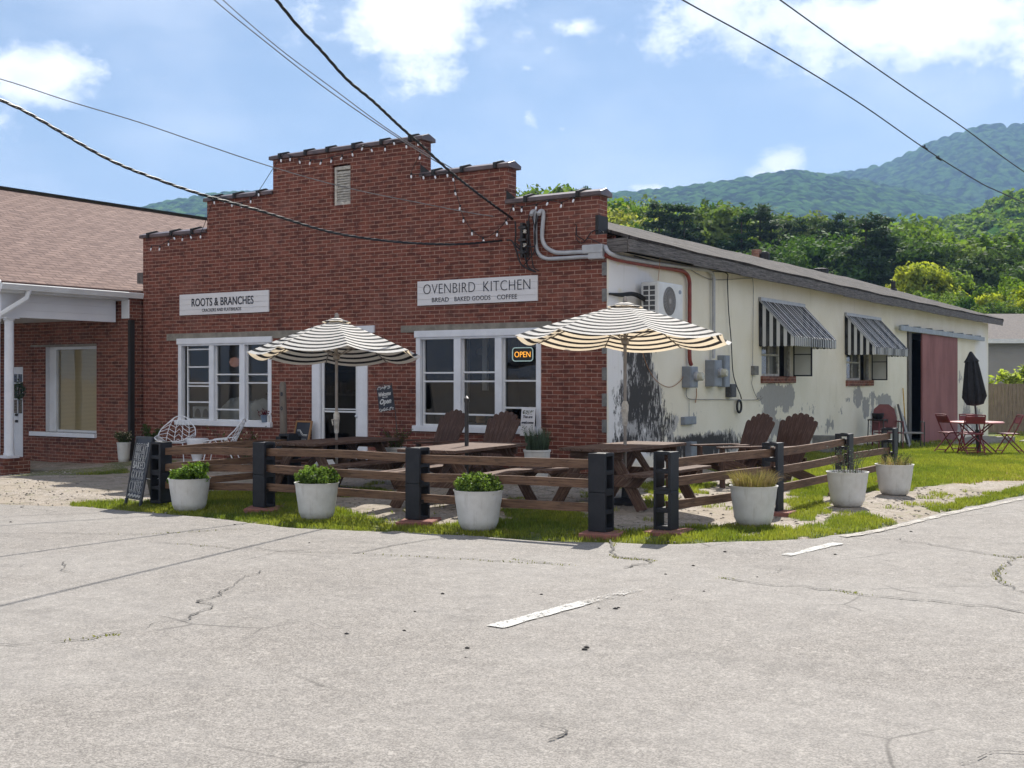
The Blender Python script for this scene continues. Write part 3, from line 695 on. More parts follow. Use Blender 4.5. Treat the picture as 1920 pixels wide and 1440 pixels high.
while len(P) < 3200:
    x, y = rng.uniform(-10.5, 5.6), rng.uniform(-6.6, 2)
    if inpoly(np.array([x]), np.array([y]), ROADP)[0] or (x < 0 and y > -.1): continue
    P.append((x, y, H(x, y)+.0))
M['gravelstone'] = pm('gravel stones', (.40, .36, .31), (.20, .18, .155), sc=9, rough=.95, bump=.3)
stones('gravel', P, .016, M['gravelstone'], 'loose pale gravel over the yard')
# ------------------------------------------------------------------ grass blades
def blades(name, X, Y, h, w, m, label, kind='stuff', lean=.5, dens=None):
    n = len(X); Z = vH(X, Y)
    a = rng.random(n)*2*pi; hh = h*(.45+.9*rng.random(n)); ln = lean*hh*rng.random(n); b = rng.random(n)*2*pi
    wx = np.cos(a)*w; wy = np.sin(a)*w; lx = np.cos(b)*ln; ly = np.sin(b)*ln
    V = np.stack([np.stack([X-wx, Y-wy, Z-.02], 1), np.stack([X+wx, Y+wy, Z-.02], 1), np.stack([X+wx*.7+lx*.4, Y+wy*.7+ly*.4, Z+hh*.6], 1), np.stack([X+lx, Y+ly, Z+hh], 1)], 1).reshape(-1, 3)
    return raw_mesh(name, V, np.arange(n*4).reshape(-1, 4), m, kind=kind, label=label)
def scatter(x0, x1, y0, y1, n, thr=.5):
    X = rng.uniform(x0, x1, n); Y = rng.uniform(y0, y1, n)
    c = cover(X, Y); k = (rng.random(n) < c) & (c > thr*.8) & ~inpoly(X, Y, ROADP)
    k &= (fbm(X, Y, .25, 31) > .27)
    k &= ~((X > -10.7) & (X < 0) & (Y > -.05)); return X[k], Y[k]
X1, Y1 = scatter(-9, 6.2, -7, 2.5, 700000, .4)
X2 = []
blades('grass', X1, Y1, .042, .0036, M['grass'], 'bright unmown grass strip between road and yard')
X2, Y2 = scatter(.1, 6.6, 2.5, 14, 170000)
blades('grass', X2, Y2, .05, .006, M['grass'], 'sunlit lawn beside the cream wall')
X3, Y3 = scatter(-14, 7, 14, 52, 200000)
blades('grass', X3, Y3, .08, .012, M['grass'], 'lawn behind the building near the board fence')
X4, Y4 = scatter(-12, -8, -3.5, -.2, 16000)
# weeds growing in cracks
P = []
for pl, k in CR:
    q = spline([on(*p, dz=0) for p in pl], 10)
    for i, p in enumerate(q):
        dens = mnoise.noise((p.x*1.3, p.y*1.3, 9))
        for _ in range(int(max(0, 2+14*dens)*k)): P.append((p.x+rng.normal()*.02, p.y+rng.normal()*.02))
P = np.array(P); blades('weeds', P[:, 0], P[:, 1], .018, .006, M['moss'], 'small weeds growing in the road cracks', lean=1.4)
# concrete pads
mb = MB(); a0 = gnd(47, 886); b0 = gnd(122, 884)
mb.box(a0.x, b0.x+.1, a0.y, a0.y+.7, H(a0.x, a0.y)-.2, H(a0.x, a0.y)+.07); mb.build('paving_slab', M['cement'], kind='structure', label='small concrete slab at the neighbour porch')
mb = MB(); mb.box(-1.2, 1.3, 20.6, 27, -.66, -.36); mb.build('path', M['cement'], kind='structure', label='concrete apron below the red sliding door')
mb = MB(); mb.box(1.35, 14, 27.5, 29.2, -.70, -.52); mb.build('path', M['cement'], kind='structure', label='narrow concrete path across the lawn')
# ------------------------------------------------------------------ bakery building
WX = -10.7; E = 1.6
B = thing('brick_bakery', 'red brick shop with stepped parapet, cream side wall and long grey shingled roof', 'building', (-5.35, 0, 0))
def fz(px, py, y=0.0): p = at_y(px, py, y); return p.x, p.z
def rectF(x0, y0, x1, y1, y=0.0):      # facade rectangle from left, top, right, bottom photo pixels (averaged)
    a = fz(x0, y0, y); b_ = fz(x1, y1, y); return a[0], b_[0], b_[1], a[1]
def avgz(l): return sum(l)/len(l)
tiers = [(-10.7, -8.84, 4.48), (-8.84, -7.08, 5.08), (-7.08, -3.62, 5.72), (-3.62, -1.86, 5.08), (-1.86, -.15, 4.48), (-.15, 0.0, 3.86)]
LW = (fz(335, 700)[0], fz(509, 700)[0], avgz([fz(345, 788)[1], fz(500, 795)[1]]), avgz([fz(340, 648)[1], fz(500, 640)[1]]))   # left window outer
RW = (fz(781, 700)[0], fz(1014, 700)[0], avgz([fz(790, 800)[1], fz(1005, 806)[1]]), avgz([fz(790, 634)[1], fz(1000, 627)[1]]))
DR = (fz(588, 700)[0], fz(690, 700)[0], .02, fz(700, 622)[1])
VT = (fz(623, 340)[0], fz(657, 340)[0], fz(640, 384)[1], fz(640, 308)[1])
holes = [LW, RW, DR, VT]
def wall(name, m, hol, u0, u1, z0, top, put, parent, step=None, attrs=None, rev=.16, inward=1, revm=None, **kw):
    """wall sheet in (u,z); put(u,z,depth)->point; holes get reveals"""
    us = sorted(set([round(x, 4) for x in [u0, u1]+[h[0] for h in hol]+[h[1] for h in hol]+[t[0] for t in top]+[t[1] for t in top]]))
    zs = sorted(set([round(x, 4) for x in [z0]+[h[2] for h in hol]+[h[3] for h in hol]+[t[2] for t in top]]))
    if step:
        def sub(a):
            o = []
            for p, q in zip(a, a[1:]):
                n = max(1, int((q-p)/step)); o += [p+(q-p)*k/n for k in range(n)]
            return o+[a[-1]]
        us = sub(us); zs = sub(zs)
    mb = MB(); at = []
    for a_, b_ in zip(us, us[1:]):
        uc = (a_+b_)/2; zt = max(t[2] for t in top if t[0]-1e-4 <= uc <= t[1]+1e-4)
        for c_, d_ in zip(zs, zs[1:]):
            zc = (c_+d_)/2
            if zc > zt or any(h[0] < uc < h[1] and h[2] < zc < h[3] for h in hol): continue
            q = [put(a_, c_, 0), put(b_, c_, 0), put(b_, d_, 0), put(a_, d_, 0)]
            mb.face(q, [(a_, c_), (b_, c_), (b_, d_), (a_, d_)])
            if attrs: at += [(a_, c_), (b_, c_), (b_, d_), (a_, d_)]
    o = mb.build(name, m, parent, world=True, **kw)
    mr = MB()
    for h in hol:
        a_, b_, c_, d_ = h
        for (p, q) in (((a_, c_), (a_, d_)), ((a_, d_), (b_, d_)), ((b_, d_), (b_, c_)), ((b_, c_), (a_, c_))):
            mb2 = [put(*p, 0), put(*q, 0), put(*q, rev), put(*p, rev)]
            mr.face(mb2)
    if attrs:
        for nm, fn in attrs.items():
            A_ = o.data.attributes.new(nm, 'FLOAT', 'POINT'); A_.data.foreach_set('value', np.array([fn(u, z) for u, z in at], dtype=np.float32))
    if mr.v: mr.build('reveal', revm or m, o, world=True)
    return o
fw = wall('facade_wall', M['brick'], holes, WX, 0.0, -.35, [(a, b_, c-.0) for a, b_, c in tiers], lambda u, z, d: (u, d, z), B)
# parapet thickness, back and sides
mb = MB()
for i, (a_, b_, t) in enumerate(tiers):
    lo = 2.6
    mb.face([(b_, .3, lo), (a_, .3, lo), (a_, .3, t), (b_, .3, t)]); mb.face([(a_, 0, t), (b_, 0, t), (b_, .3, t), (a_, .3, t)])
for x, z0, z1, s_ in ((-8.84, 4.48, 5.08, -1), (-7.08, 5.08, 5.72, -1), (-3.62, 5.08, 5.72, 1), (-1.86, 4.48, 5.08, 1), (-.15, 3.84, 4.48, 1), (-10.7, -.3, 4.48, -1)):
    q = [(x, 0, z0), (x, .3, z0), (x, .3, z1), (x, 0, z1)]; mb.face(q if s_ > 0 else q[::-1])
mb.build('parapet_back', M['brick'], B, world=True)
# tile coping
for i, (a_, b_, t) in enumerate(tiers[:5]):
    x0 = a_-(.07 if i in (0, 1, 2) else .0); x1 = b_+(.07 if i in (2, 3, 4) else 0.0)
    if i in (1,): x1 = b_
    mb = MB()
    def prism(xa, xb, g_=0.0):
        y0, y1, yc = -.05-g_, .35+g_, .15; zb = t-.01; zt = t+.055+g_; zr = t+.12+g_
        A_ = [(xa, y0, zb), (xa, y0, zt), (xa, yc, zr), (xa, y1, zt), (xa, y1, zb)]; C_ = [(xb, *p[1:]) for p in A_]
        n = 5
        for k in range(n): mb.face([A_[k], A_[(k+1) % n], C_[(k+1) % n], C_[k]][::-1])
        mb.face(A_); mb.face(C_[::-1])
    prism(x0, x1)
    o = mb.build('coping', M['coping'], B, world=True, bevel=.008)
    n = max(2, int((x1-x0)/.6)); L = (x1-x0)/n
    for k in range(n):
        xx = x0+L*(k+.5)+rnd.uniform(-.05, .05); mb = MB(); prism(xx-.028, xx+.028, .03); mb.build('collar', M['tar'], o, world=True)
mb = MB()
for (px, py, w_, h_) in ((1134, 420, .06, .3),):
    p = at_x(px, py, 0); mb.box(-.2, -.144, -.006, .31, 3.86, p.z+.16)
for (x, z) in ((-3.60, 5.14), (-1.84, 4.54)):
    mb.build('tar_patch', M['tar'], B, world=True); mb = MB(); mb.face([(x-.02, -.006, z+.16), (x-.02, -.006, z-.04), (x+.22, -.006, z-.02)])
mb.build('tar_patch', M['tar'], B, world=True)
# lintels
for (l, r, t1, b1, t2, b2) in ((313, 600, 627, 640, 617, 631), (752, 1034, 612, 625, 601, 615)):
    xa = fz(l, 620)[0]; xb = fz(r, 620)[0]; zb = avgz([fz(l, b1)[1], fz(r, b2)[1]]); zt = avgz([fz(l, t1)[1], fz(r, t2)[1]])
    mb = MB(); mb.box(xa, xb, -.012, .04, zb, zt); mb.build('lintel', M['cement'], B, world=True, bevel=.004)
# quoins of grey block at the corner
mb = MB()
for py in (504, 553, 602, 651, 701, 750, 799, 848):
    z = at_x(1138, py, 0).z; mb = MB(); mb.box(-.085, .004, -.006, .0, z-.1, z+.1); mb.build('corner_block', M['block'], B, world=True, bevel=.004)
# windows of the facade
def window(hole, cols, sashes, extra=None):
    x0, x1, z0, z1 = hole; fr_ = MB()
    fr_.box(x0-.03, x1+.03, -.035, .03, z1-.0, z1+.115)                       # head board
    fr_.box(x0-.005, x0+.085, -.015, .10, z0, z1); fr_.box(x1-.085, x1+.005, -.015, .10, z0, z1)
    fr_.box(x0+.085, x1-.085, -.012, .10, z1-.035, z1-.001)
    fr_.box(x0-.05, x1+.03, -.07, .10, z0-.075, z0+.02)                      # sill
    W_ = [(c0, c1) for c0, c1 in cols]
    for (a_, b_), (c_, d_) in zip(W_, W_[1:]): fr_.box(b_, c_, -.01, .10, z0+.02, z1-.035)
    o = fr_.build('window', M['white'], B, world=True, bevel=.006)
    for (a_, b_), sl in zip(W_, sashes):
        q = MB()
        for z in sl: q.box(a_+.002, b_-.002, .055, .095, z-.014, z+.014)
        q.box(a_, a_+.025, .052, .098, z0+.02, z1-.036); q.box(b_-.025, b_, .052, .098, z0+.02, z1-.036); q.box(a_+.025, b_-.025, .054, .098, z0+.021, z0+.05)
        q.build('sash', M['vinyl'], o, world=True)
        p = MB(); p.face([(a_, .085, z0), (b_, .085, z0), (b_, .085, z1-.03), (a_, .085, z1-.03)]); p.build('pane', M['glass'], o, world=True)
    return o
X = lambda px: fz(px, 700)[0]; Zf = lambda px, py: fz(px, py)[1]
window(LW, [(X(347), X(392)), (X(401), X(449)), (X(459), X(507))], [[Zf(370, 655), Zf(370, 688), Zf(370, 718), Zf(370, 724), Zf(370, 754)], [Zf(425, 702), Zf(425, 718), Zf(425, 768)], [Zf(480, 702), Zf(480, 718)]])
window(RW, [(X(790), X(851)), (X(864), X(928)), (X(941), X(1008))], [[Zf(820, 699), Zf(820, 715), Zf(820, 776)], [Zf(895, 698), Zf(895, 715), Zf(895, 778)], [Zf(975, 714), Zf(975, 765)]])
# front door
x0, x1, z0, z1 = DR; q = MB()
q.box(x0-.02, x0+.17, -.03, .12, z0, z1); q.box(x1-.22, x1+.0, -.03, .12, z0, z1); q.box(x0-.03, x1+.16, -.04, .1, z1-.02, z1+.11); q.box(x0, x1, -.02, .3, z0-.1, z0)
do = q.build('door_frame', M['white'], B, world=True, bevel=.006)
dx0 = x0+.18; dx1 = x1-.23
q = MB(); q.box(dx0, dx0+.05, .02, .06, z0, z1-.03); q.box(dx1-.07, dx1, .02, .06, z0, z1-.03); q.box(dx0+.05, dx1-.07, .022, .06, z1-.1, z1-.03); q.box(dx0+.05, dx1-.07, .022, .06, z0+.98, z0+1.01); q.box(dx0+.05, dx1-.07, .022, .06, z0+1.03, z0+1.05); q.box(dx0+.05, dx1-.07, .022, .06, z0, z0+.14)
d2 = q.build('door', M['vinyl'], B, world=True, bevel=.003)
q = MB(); q.face([(dx0, .05, z0), (dx1, .05, z0), (dx1, .05, z1-.04), (dx0, .05, z1-.04)]); q.build('screen', M['screen'], d2, world=True)
q = MB(); q.lathe([(.0, 0), (.022, .004), (.024, .03), (.012, .05), (0, .055)], (dx1-.035, .015, z0+.92), 12, Matrix.Rotation(pi/2, 4, 'X')); q.build('handle', M['whitemetal'], d2, world=True, smooth=True)
# louvred vent
x0, x1, z0, z1 = VT; q = MB()
q.box(x0, x1, .14, .16, z0, z1); q.build('vent_backing', M['tar'], B, world=True)
q = MB(); q.box(x0+.03, x0+.08, .03, .1, z0, z1-.03); q.box(x0+.08, x1, .03, .1, z1-.09, z1-.03); q.box(x0+.08, x1, .03, .1, z0, z0+.06)
vo_ = q.build('louvred_vent', M['louvre'], B, world=True, bevel=.003)
q = MB(); n = 12
for k in range(n):
    z = z0+.08+(z1-z0-.18)*(k+.3)/n; q.beam((x0+.08, .06, z), (x1, .06, z+rnd.uniform(-.006, .006)), .07, .008, up=(0, -.75, .66))
q.build('slats', M['louvre'], vo_, world=True)
# side wall
def sy(px, py, x=0.0): p = at_x(px, py, x); return p.y, p.z
LEN = sy(1853, 700)[0]
aw1 = (sy(1424, 562), None); aw2 = (sy(1584, 590), None)
W1 = (sy(1428, 700)[0], sy(1487, 700)[0], avgz([sy(1430, 705)[1], sy(1480, 706)[1]]), 3.02)
W2 = (sy(1587, 700)[0], sy(1634, 700)[0], avgz([sy(1590, 713)[1]]), 2.82)
DO = (sy(1706, 700)[0], sy(1793, 700)[0]-.3, -.36, avgz([sy(1729, 625)[1]]))
def blobs(l):
    L = []
    for px, py, w_, h_, k in l:
        u, z = sy(px, py); du = abs(sy(px+w_, py)[0]-u); dz = abs(sy(px, py+h_)[1]-z); L.append((u, z, du, dz, k))
    return lambda u, z: max([0]+[k*1.08*max(0, 1-.42*(((u-a_)/b_)**2+((z-c_)/d_)**2)) for a_, c_, b_, d_, k in L])
mould = blobs([(1180, 665, 12, 50, .85), (1207, 680, 18, 60, .9), (1200, 750, 40, 60, .92), (1235, 800, 34, 46, .72), (1180, 830, 34, 34, .75), (1163, 620, 8, 60, .35), (1315, 836, 75, 22, 1.05), (1260, 835, 30, 16, .6), (1150, 800, 6, 60, .3), (1370, 815, 20, 14, .6), (1290, 790, 16, 14, .35)])
peel = blobs([(1450, 742, 24, 22, 1.0), (1476, 745, 14, 26, .9), (1440, 775, 12, 22, .8), (1455, 800, 14, 18, .85), (1440, 825, 12, 16, .6), (1520, 765, 30, 20, .46), (1500, 815, 30, 14, .42), (1570, 770, 20, 20, .42), (1608, 745, 9, 22, .8), (1623, 765, 7, 22, .8), (1635, 745, 6, 16, .7), (1658, 752, 14, 14, .85), (1637, 800, 8, 40, .6), (1560, 800, 30, 26, .44), (1690, 800, 14, 20, .45), (1420, 832, 160, 24, .36), (1475, 790, 60, 40, .36), (1310, 775, 30, 20, .36),
              (1600, 790, 20, 20, .30), (1800, 710, 6, 16, .5), (1838, 720, 6, 24, .5), (1812, 780, 8, 32, .72), (1830, 790, 14, 30, .6), (1245, 835, 18, 20, .5), (1155, 700, 5, 80, .35), (1800, 800, 5, 20, .6), (1590, 750, 4, 8, .6)])
white = blobs([(1178, 520, 22, 22, 1.6), (1200, 540, 26, 26, 1.4), (1175, 720, 24, 90, 1.2), (1190, 820, 40, 40, 1.1), (1150, 650, 10, 200, 1.0), (1840, 680, 12, 60, .8)])
side = wall('side_wall', M['stucco'], [W1, W2, DO], 0.0, LEN, -.95, [(0, LEN, 3.62)], lambda u, z, d: (-d, u, z), B, step=.14, attrs={'mould': mould, 'peel': peel, 'white': white}, rev=.2)
mb = MB()
mb.face([(WX, LEN, -1), (WX, 0, -1), (WX, 0, 3.6), (WX, LEN, 3.6)]); mb.face([(0, LEN, -1), (WX, LEN, -1), (WX, LEN, 3.6), (0, LEN, 3.6)]); mb.face([(0, LEN, 3.6), (WX, LEN, 3.6), (-5.35, LEN, 5.55)])
mb.build('back_wall', M['stucco'], B, world=True)
# roof
EZ = E+2.20; SL = (5.60-EZ)/5.75; XE = .40; y0, y1 = .31, LEN+.62
ridge = Vector((-5.35, 0, 5.60))
def roofside(s_):
    mb = MB(); n = 26
    xe = XE if s_ > 0 else -10.9; L = sqrt((xe+5.35)**2+(5.6-EZ)**2)
    for k in range(n):
        a_ = y0+(y1-y0)*k/n; b_ = y0+(y1-y0)*(k+1)/n
        zs = [-.05*sin(pi*(q-y0)/(y1-y0))+.012*sin(q*1.7) for q in (a_, b_)]
        q = [(xe, a_, EZ+zs[0]), (xe, b_, EZ+zs[1]), (-5.35, b_, 5.6+zs[1]), (-5.35, a_, 5.6+zs[0])]
        u = [(a_, 0), (b_, 0), (b_, L), (a_, L)]
        if s_ < 0: q = q[::-1]; u = u[::-1]
        mb.face(q, u)
    return mb
rf = roofside(1); r2 = roofside(-1); rf.face
for f_ in range(0, len(r2.v), 4): rf.face(r2.v[f_:f_+4], r2.uv[f_:f_+4])
roof = rf.build('roof', M['shingle_grey'], B, world=True, merge=True)
sol = roof.modifiers.new('solid', 'SOLIDIFY'); sol.thickness = .05; sol.offset = -1
mb = MB(); n = 14                       # fascia boards
for k in range(n):
    a_ = (y0-.3 if k == 0 else y0+(y1-y0)*k/n); b_ = y0+(y1-y0)*(k+1)/n-.004; dz = -.05*sin(pi*((a_+b_)/2-y0)/(y1-y0))
    j = rnd.uniform(-.012, .012)
    mb.box(XE-.045, XE-.012, a_, b_, EZ-.235+dz+j, EZ-.04+dz)
mb.box(-10.9, -10.875, y0-.3, y1, EZ-.235, EZ-.04)
mb.build('fascia', M['fascia'], B, world=True, bevel=.004)
mb = MB(); mb.face([(0.0, y0-.3, EZ-.16), (XE-.045, y0-.3, EZ-.20), (XE-.045, y1, EZ-.20), (0.0, y1, EZ-.16)]); mb.face([(-10.7, y0-.3, EZ-.16), (-10.88, y0-.3, EZ-.2), (-10.88, y1, EZ-.2), (-10.7, y1, EZ-.16)])
mb.box(.002, XE-.045, -.0, .03, EZ-.24, EZ-.02); mb.box(-10.88, -10.702, .0, .03, EZ-.24, EZ-.02)
mb.build('soffit', M['fascia'], B, world=True)
mb = MB()
for s_ in (1, -1):
    xe = XE if s_ > 0 else -10.9; mb.beam((xe, y1-.02, EZ-.12), (-5.35, y1-.02, 5.48), .03, .2)
mb.build('bargeboard', M['fascia'], B, world=True)
mb = MB(); mb.face([(0.0, .28, EZ-.16), (-.0, LEN, EZ-.16), (0, LEN, EZ+.02), (0, .28, EZ+.02)]); mb.build('wall_plate', M['fascia'], B, world=True)
# chimney and roof pipes
p = at_x(1420, 470, -5.35); mb = MB(); mb.box(-5.5, -5.25, p.y-.13, p.y+.13, 5.2, p.z+.03); mb.build('chimney', M['chimneybrick'], B, world=True, bevel=.01)
for px, py, xx, rr, hh in ((1434, 477, -5.1, .16, .10), (1538, 504, -5.2, .3, .03)):
    p = at_x(px, py, xx); mb = MB(); mb.lathe([(rr, -.3), (rr, hh*.4), (rr*.7, hh), (0, hh+.02)], (xx, p.y, p.z-.02), 12); mb.build('roof_vent', M['tar'], B, world=True)
p = at_x(1675, 545, -3.4); mb = MB(); mb.lathe([(.16, -.2), (.14, .02), (.09, .05), (.085, .32), (0, .33)], (-3.4, p.y, EZ+SL*(3.4+.4)), 12); mb.build('vent_pipe', M['tar'], B, world=True)
# rooms behind the glass
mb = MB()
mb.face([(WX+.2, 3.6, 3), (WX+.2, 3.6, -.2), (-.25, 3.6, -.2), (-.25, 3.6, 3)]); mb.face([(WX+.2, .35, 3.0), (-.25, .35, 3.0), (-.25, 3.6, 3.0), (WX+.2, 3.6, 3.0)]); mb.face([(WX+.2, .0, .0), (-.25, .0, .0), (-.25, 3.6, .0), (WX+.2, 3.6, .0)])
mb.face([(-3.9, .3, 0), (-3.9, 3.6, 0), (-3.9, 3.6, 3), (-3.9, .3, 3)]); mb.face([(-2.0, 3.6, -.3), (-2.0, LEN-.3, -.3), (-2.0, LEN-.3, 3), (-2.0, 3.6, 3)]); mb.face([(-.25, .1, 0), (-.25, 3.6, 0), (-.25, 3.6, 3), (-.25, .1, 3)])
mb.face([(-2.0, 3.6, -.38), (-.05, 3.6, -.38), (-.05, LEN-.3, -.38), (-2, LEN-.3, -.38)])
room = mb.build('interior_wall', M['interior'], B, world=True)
mb = MB()
for x_, z_, L_ in ((-9.2, 1.75, 3.2), (-9.2, 1.25, 3.2), (-2.5, 1.6, 2.6), (-2.5, 2.1, 2.4)): mb.box(x_-L_/2+.5, x_+L_/2, 3.1, 3.5, z_, z_+.04)
for k in range(46):
    x_ = rnd.choice((rnd.uniform(-10, -7.6), rnd.uniform(-3.6, -1.3))); zz = rnd.choice((1.29, 1.79)) if x_ < -5 else rnd.choice((1.64, 2.14)); mb.box(x_, x_+rnd.uniform(.06, .2), 3.15, 3.3, zz, zz+rnd.uniform(.08, .3))
mb.build('shelving', M['interior2'], B, world=True)
mb = MB(); mb.box(-3.4, -3.25, .9, .95, 1.2, 2.6); mb.box(-2.95, -2.85, .9, .95, 1.4, 2.6); mb.build('curtain', M['siding'], B, world=True)
# side windows
for (a_, b_, c_, d_), nm in ((W1, 1), (W2, 2)):
    fr_ = MB(); fr_.box(-.12, -.06, a_, a_+.05, c_, d_); fr_.box(-.12, -.06, b_-.05, b_, c_, d_); mid = a_+(b_-a_)*.58
    fr_.box(-.10, -.05, mid, mid+.07, c_, d_); fr_.box(-.1, -.05, a_+.05, mid, c_, c_+.05); fr_.box(-.1, -.05, a_+.05, mid, c_+.42, c_+.46); fr_.box(-.1, -.05, a_+(mid-a_)*.5, a_+(mid-a_)*.5+.03, c_+.05, d_); fr_.box(-.1, -.05, a_+.05, mid, c_+.86, c_+.90)
    o = fr_.build('side_window', M['louvre'], B, world=True)
    q = MB(); q.face([(-.08, a_, c_), (-.08, mid, c_), (-.08, mid, d_), (-.08, a_, d_)]); q.build('pane', M['glass'], o, world=True)
    if nm == 1: q = MB(); q.face([(-.17, a_, c_), (-.17, mid, c_), (-.17, mid, d_), (-.17, a_, d_)]); q.build('curtain', M['siding'], o, world=True)
    q = MB(); q.box(-.2, .05, a_-.06, b_+.06, c_-.14, c_-.0); q.build('brick_sill', M['chimneybrick'] if False else M['brick2'], o, world=True, bevel=.006)
    # the open casement leaf swung out from the far jamb
    yl = b_+.02; target = 1523 if nm == 1 else 1664
    pr = .3
    for _ in range(40):
        lat = (pr-CAM.x)*RIGHT.x+(yl-CAM.y)*RIGHT.y; dp = (pr-CAM.x)*VIEW.x+(yl-CAM.y)*VIEW.y
        pr += (target-(960+FX*lat/dp))/FX*dp/RIGHT.x*.9
    zt = c_+.66 if nm == 1 else c_+.62
    q = MB(); t_ = .013
    q.box(0.0, pr, yl-t_, yl+t_, zt-.03+.35, zt+.35)
    q.box(0.0, pr, yl-t_, yl+t_, c_, c_+.03); q.box(0.0, .03, yl-t_, yl+t_, c_+.03, zt+.32); q.box(pr-.03, pr, yl-t_, yl+t_, c_+.03, zt+.32); q.box(.03, pr-.03, yl-t_, yl+t_, c_+.46, c_+.48)
    lf = q.build('casement_leaf', M['blackmetal'], o, world=True)
    q = MB(); q.box(.03, pr-.03, yl-.004, yl+.004, c_+.03, zt+.32); q.build('leaf_glass', M['wall_reflection'], lf, world=True)
# sliding door and its track
ya, yb = sy(1729, 700, .1)[0], sy(1795, 700, .1)[0]; zt = sy(1729, 624, .1)[1]
q = MB(); n = 7
for k in range(n):
    a_ = ya+(yb-ya)*k/n; b_ = ya+(yb-ya)*(k+1)/n-.003; q.box(.06, .11, a_, b_, -.42, zt+rnd.uniform(-.01, .01))
for z_ in (.7, 1.75): q.box(.11, .114, ya, yb-.01, z_, z_+.02)
q.build('sliding_door', M['reddoor'], B, world=True, bevel=.004)
a_ = sy(1686, 614, .13); b_ = sy(1843, 637, .13)
q = MB(); q.box(.115, .19, a_[0], b_[0], a_[1]-.08, a_[1]+.06)
tr_ = q.build('door_track', M['trackmetal'], B, world=True, bevel=.006)
q = MB()
for k in range(8): yy = a_[0]+(b_[0]-a_[0])*(k+.5)/8; q.box(.0, .2, yy-.05, yy+.05, a_[1]+.06, a_[1]+.1)
q.build('bracket', M['trackmetal'], tr_, world=True)
q = MB(); yy = DO[0]; q.box(-.02, .05, yy-.32, yy, -.4, DO[3]); q.build('door_jamb', M['fascia'], B, world=True)
# ------------------------------------------------------------------ neighbour house on the left
N = thing('brick_house', 'neighbouring brick house with brown gable roof and white columned porch', 'house', (-16, 4, -.2))
NE = E+1.80; xr = -16.1; zr = E+4.42; xe = -10.82; yn0, yn1 = -3.15, 24.0; wy = -.3
Ls = sqrt((xe-xr)**2+(zr-NE)**2)
mb = MB(); mb.face([(xe, yn0, NE), (xe, yn1, NE), (xr, yn1, zr), (xr, yn0, zr)], [(yn0, 0), (yn1, 0), (yn1, Ls), (yn0, Ls)])
mb.face([(2*xr-xe, yn1, NE), (2*xr-xe, yn0, NE), (xr, yn0, zr), (xr, yn1, zr)], [(yn1, 0), (yn0, 0), (yn0, Ls), (yn1, Ls)])
o = mb.build('roof', M['shingle_red'], N, world=True, merge=True); sol = o.modifiers.new('solid', 'SOLIDIFY'); sol.thickness = .06; sol.offset = -1
mb = MB(); mb.beam((xr, yn0, zr+.03), (xr, yn1, zr+.015), .2, .03); mb.build('ridge_shadow_strip', M['tar'], o, world=True)  # black strip capping the ridge, put in for its shadow line
mb = MB()
mb.box(xe-.02, xe+.02, yn0, yn1, NE-.20, NE-.04); mb.beam((xe+.0, yn0-.02, NE-.1), (xr, yn0-.02, zr-.1), .03, .22); mb.beam((2*xr-xe, yn0-.02, NE-.1), (xr, yn0-.02, zr-.1), .03, .22)
mb.box(xe-.35, xe-.02, yn0+.02, yn1, NE-.205, NE-.19)
mb.build('fascia', M['vinyl'], N, world=True, bevel=.004)
mb = MB()
prof = [(0, 0), (.10, 0), (.115, .05), (.13, .10), (.12, .115), (.0, .115)]
A_ = [(xe+.02+a, yn0-.05, NE-.16+b_) for a, b_ in prof]; C_ = [(p[0], yn1, p[2]) for p in A_]
for k in range(6): mb.face([A_[k], A_[(k+1) % 6], C_[(k+1) % 6], C_[k]])
mb.face(A_[::-1]); mb.face(C_)
gt = mb.build('gutter', M['vinyl'], N, world=True)
mb = MB(); gx_ = xe+.07
mb.tube([(gx_, yn0+.55, NE-.14), (gx_, yn0+.5, NE-.3), (xe-.16, yn0+.1, NE-.62), (xe-.18, yn0+.06, NE-.75), (xe-.18, yn0+.06, .25), (xe-.1, yn0-.05, .12)], .055, 8)
mb.build('downspout', M['vinyl'], gt, world=True, smooth=True)
# porch beam, gable, soffit
zb = E+1.16; mb = MB(); mb.box(-11.22, -11.10, -2.95, -.36, zb, NE-.2); mb.box(-21.2, -11.22, -2.95, -2.83, zb, NE-.2)
mb.build('porch_beam', M['lap'], N, world=True)
mb = MB(); mb.face([(2*xr-xe+.3, -2.95, NE-.2), (xe-.3, -2.95, NE-.2), (xr, -2.95, zr-.2)]); mb.build('gable', M['lap'], N, world=True)
mb = MB(); mb.face([(-21.1, -2.9, zb+.06), (-21.1, wy, zb+.06), (-11.2, wy, zb+.06), (-11.2, -2.9, zb+.06)]); mb.build('porch_ceiling', M['vinyl'], N, world=True)
for i, cx in enumerate((-11.14, -16, -20.9)):
    mb = MB(); mb.lathe([(.10, E-1.42), (.10, E-1.38), (.088, E-1.36), (.082, E+1.08), (.1, E+1.10), (.1, E+1.13)], (cx, -2.75, 0), 20)
    mb.box(cx-.13, cx+.13, -2.88, -2.62, E-1.47, E-1.42); mb.box(cx-.13, cx+.13, -2.88, -2.62, E+1.13, E+1.159)
    mb.build('column', M['white'], N, world=True, smooth=True)
mb = MB(); mb.box(-21.3, -10.93, -3.02, -2.45, -.4, E-1.475); mb.build('porch_wall', M['brick2'], N, world=True)
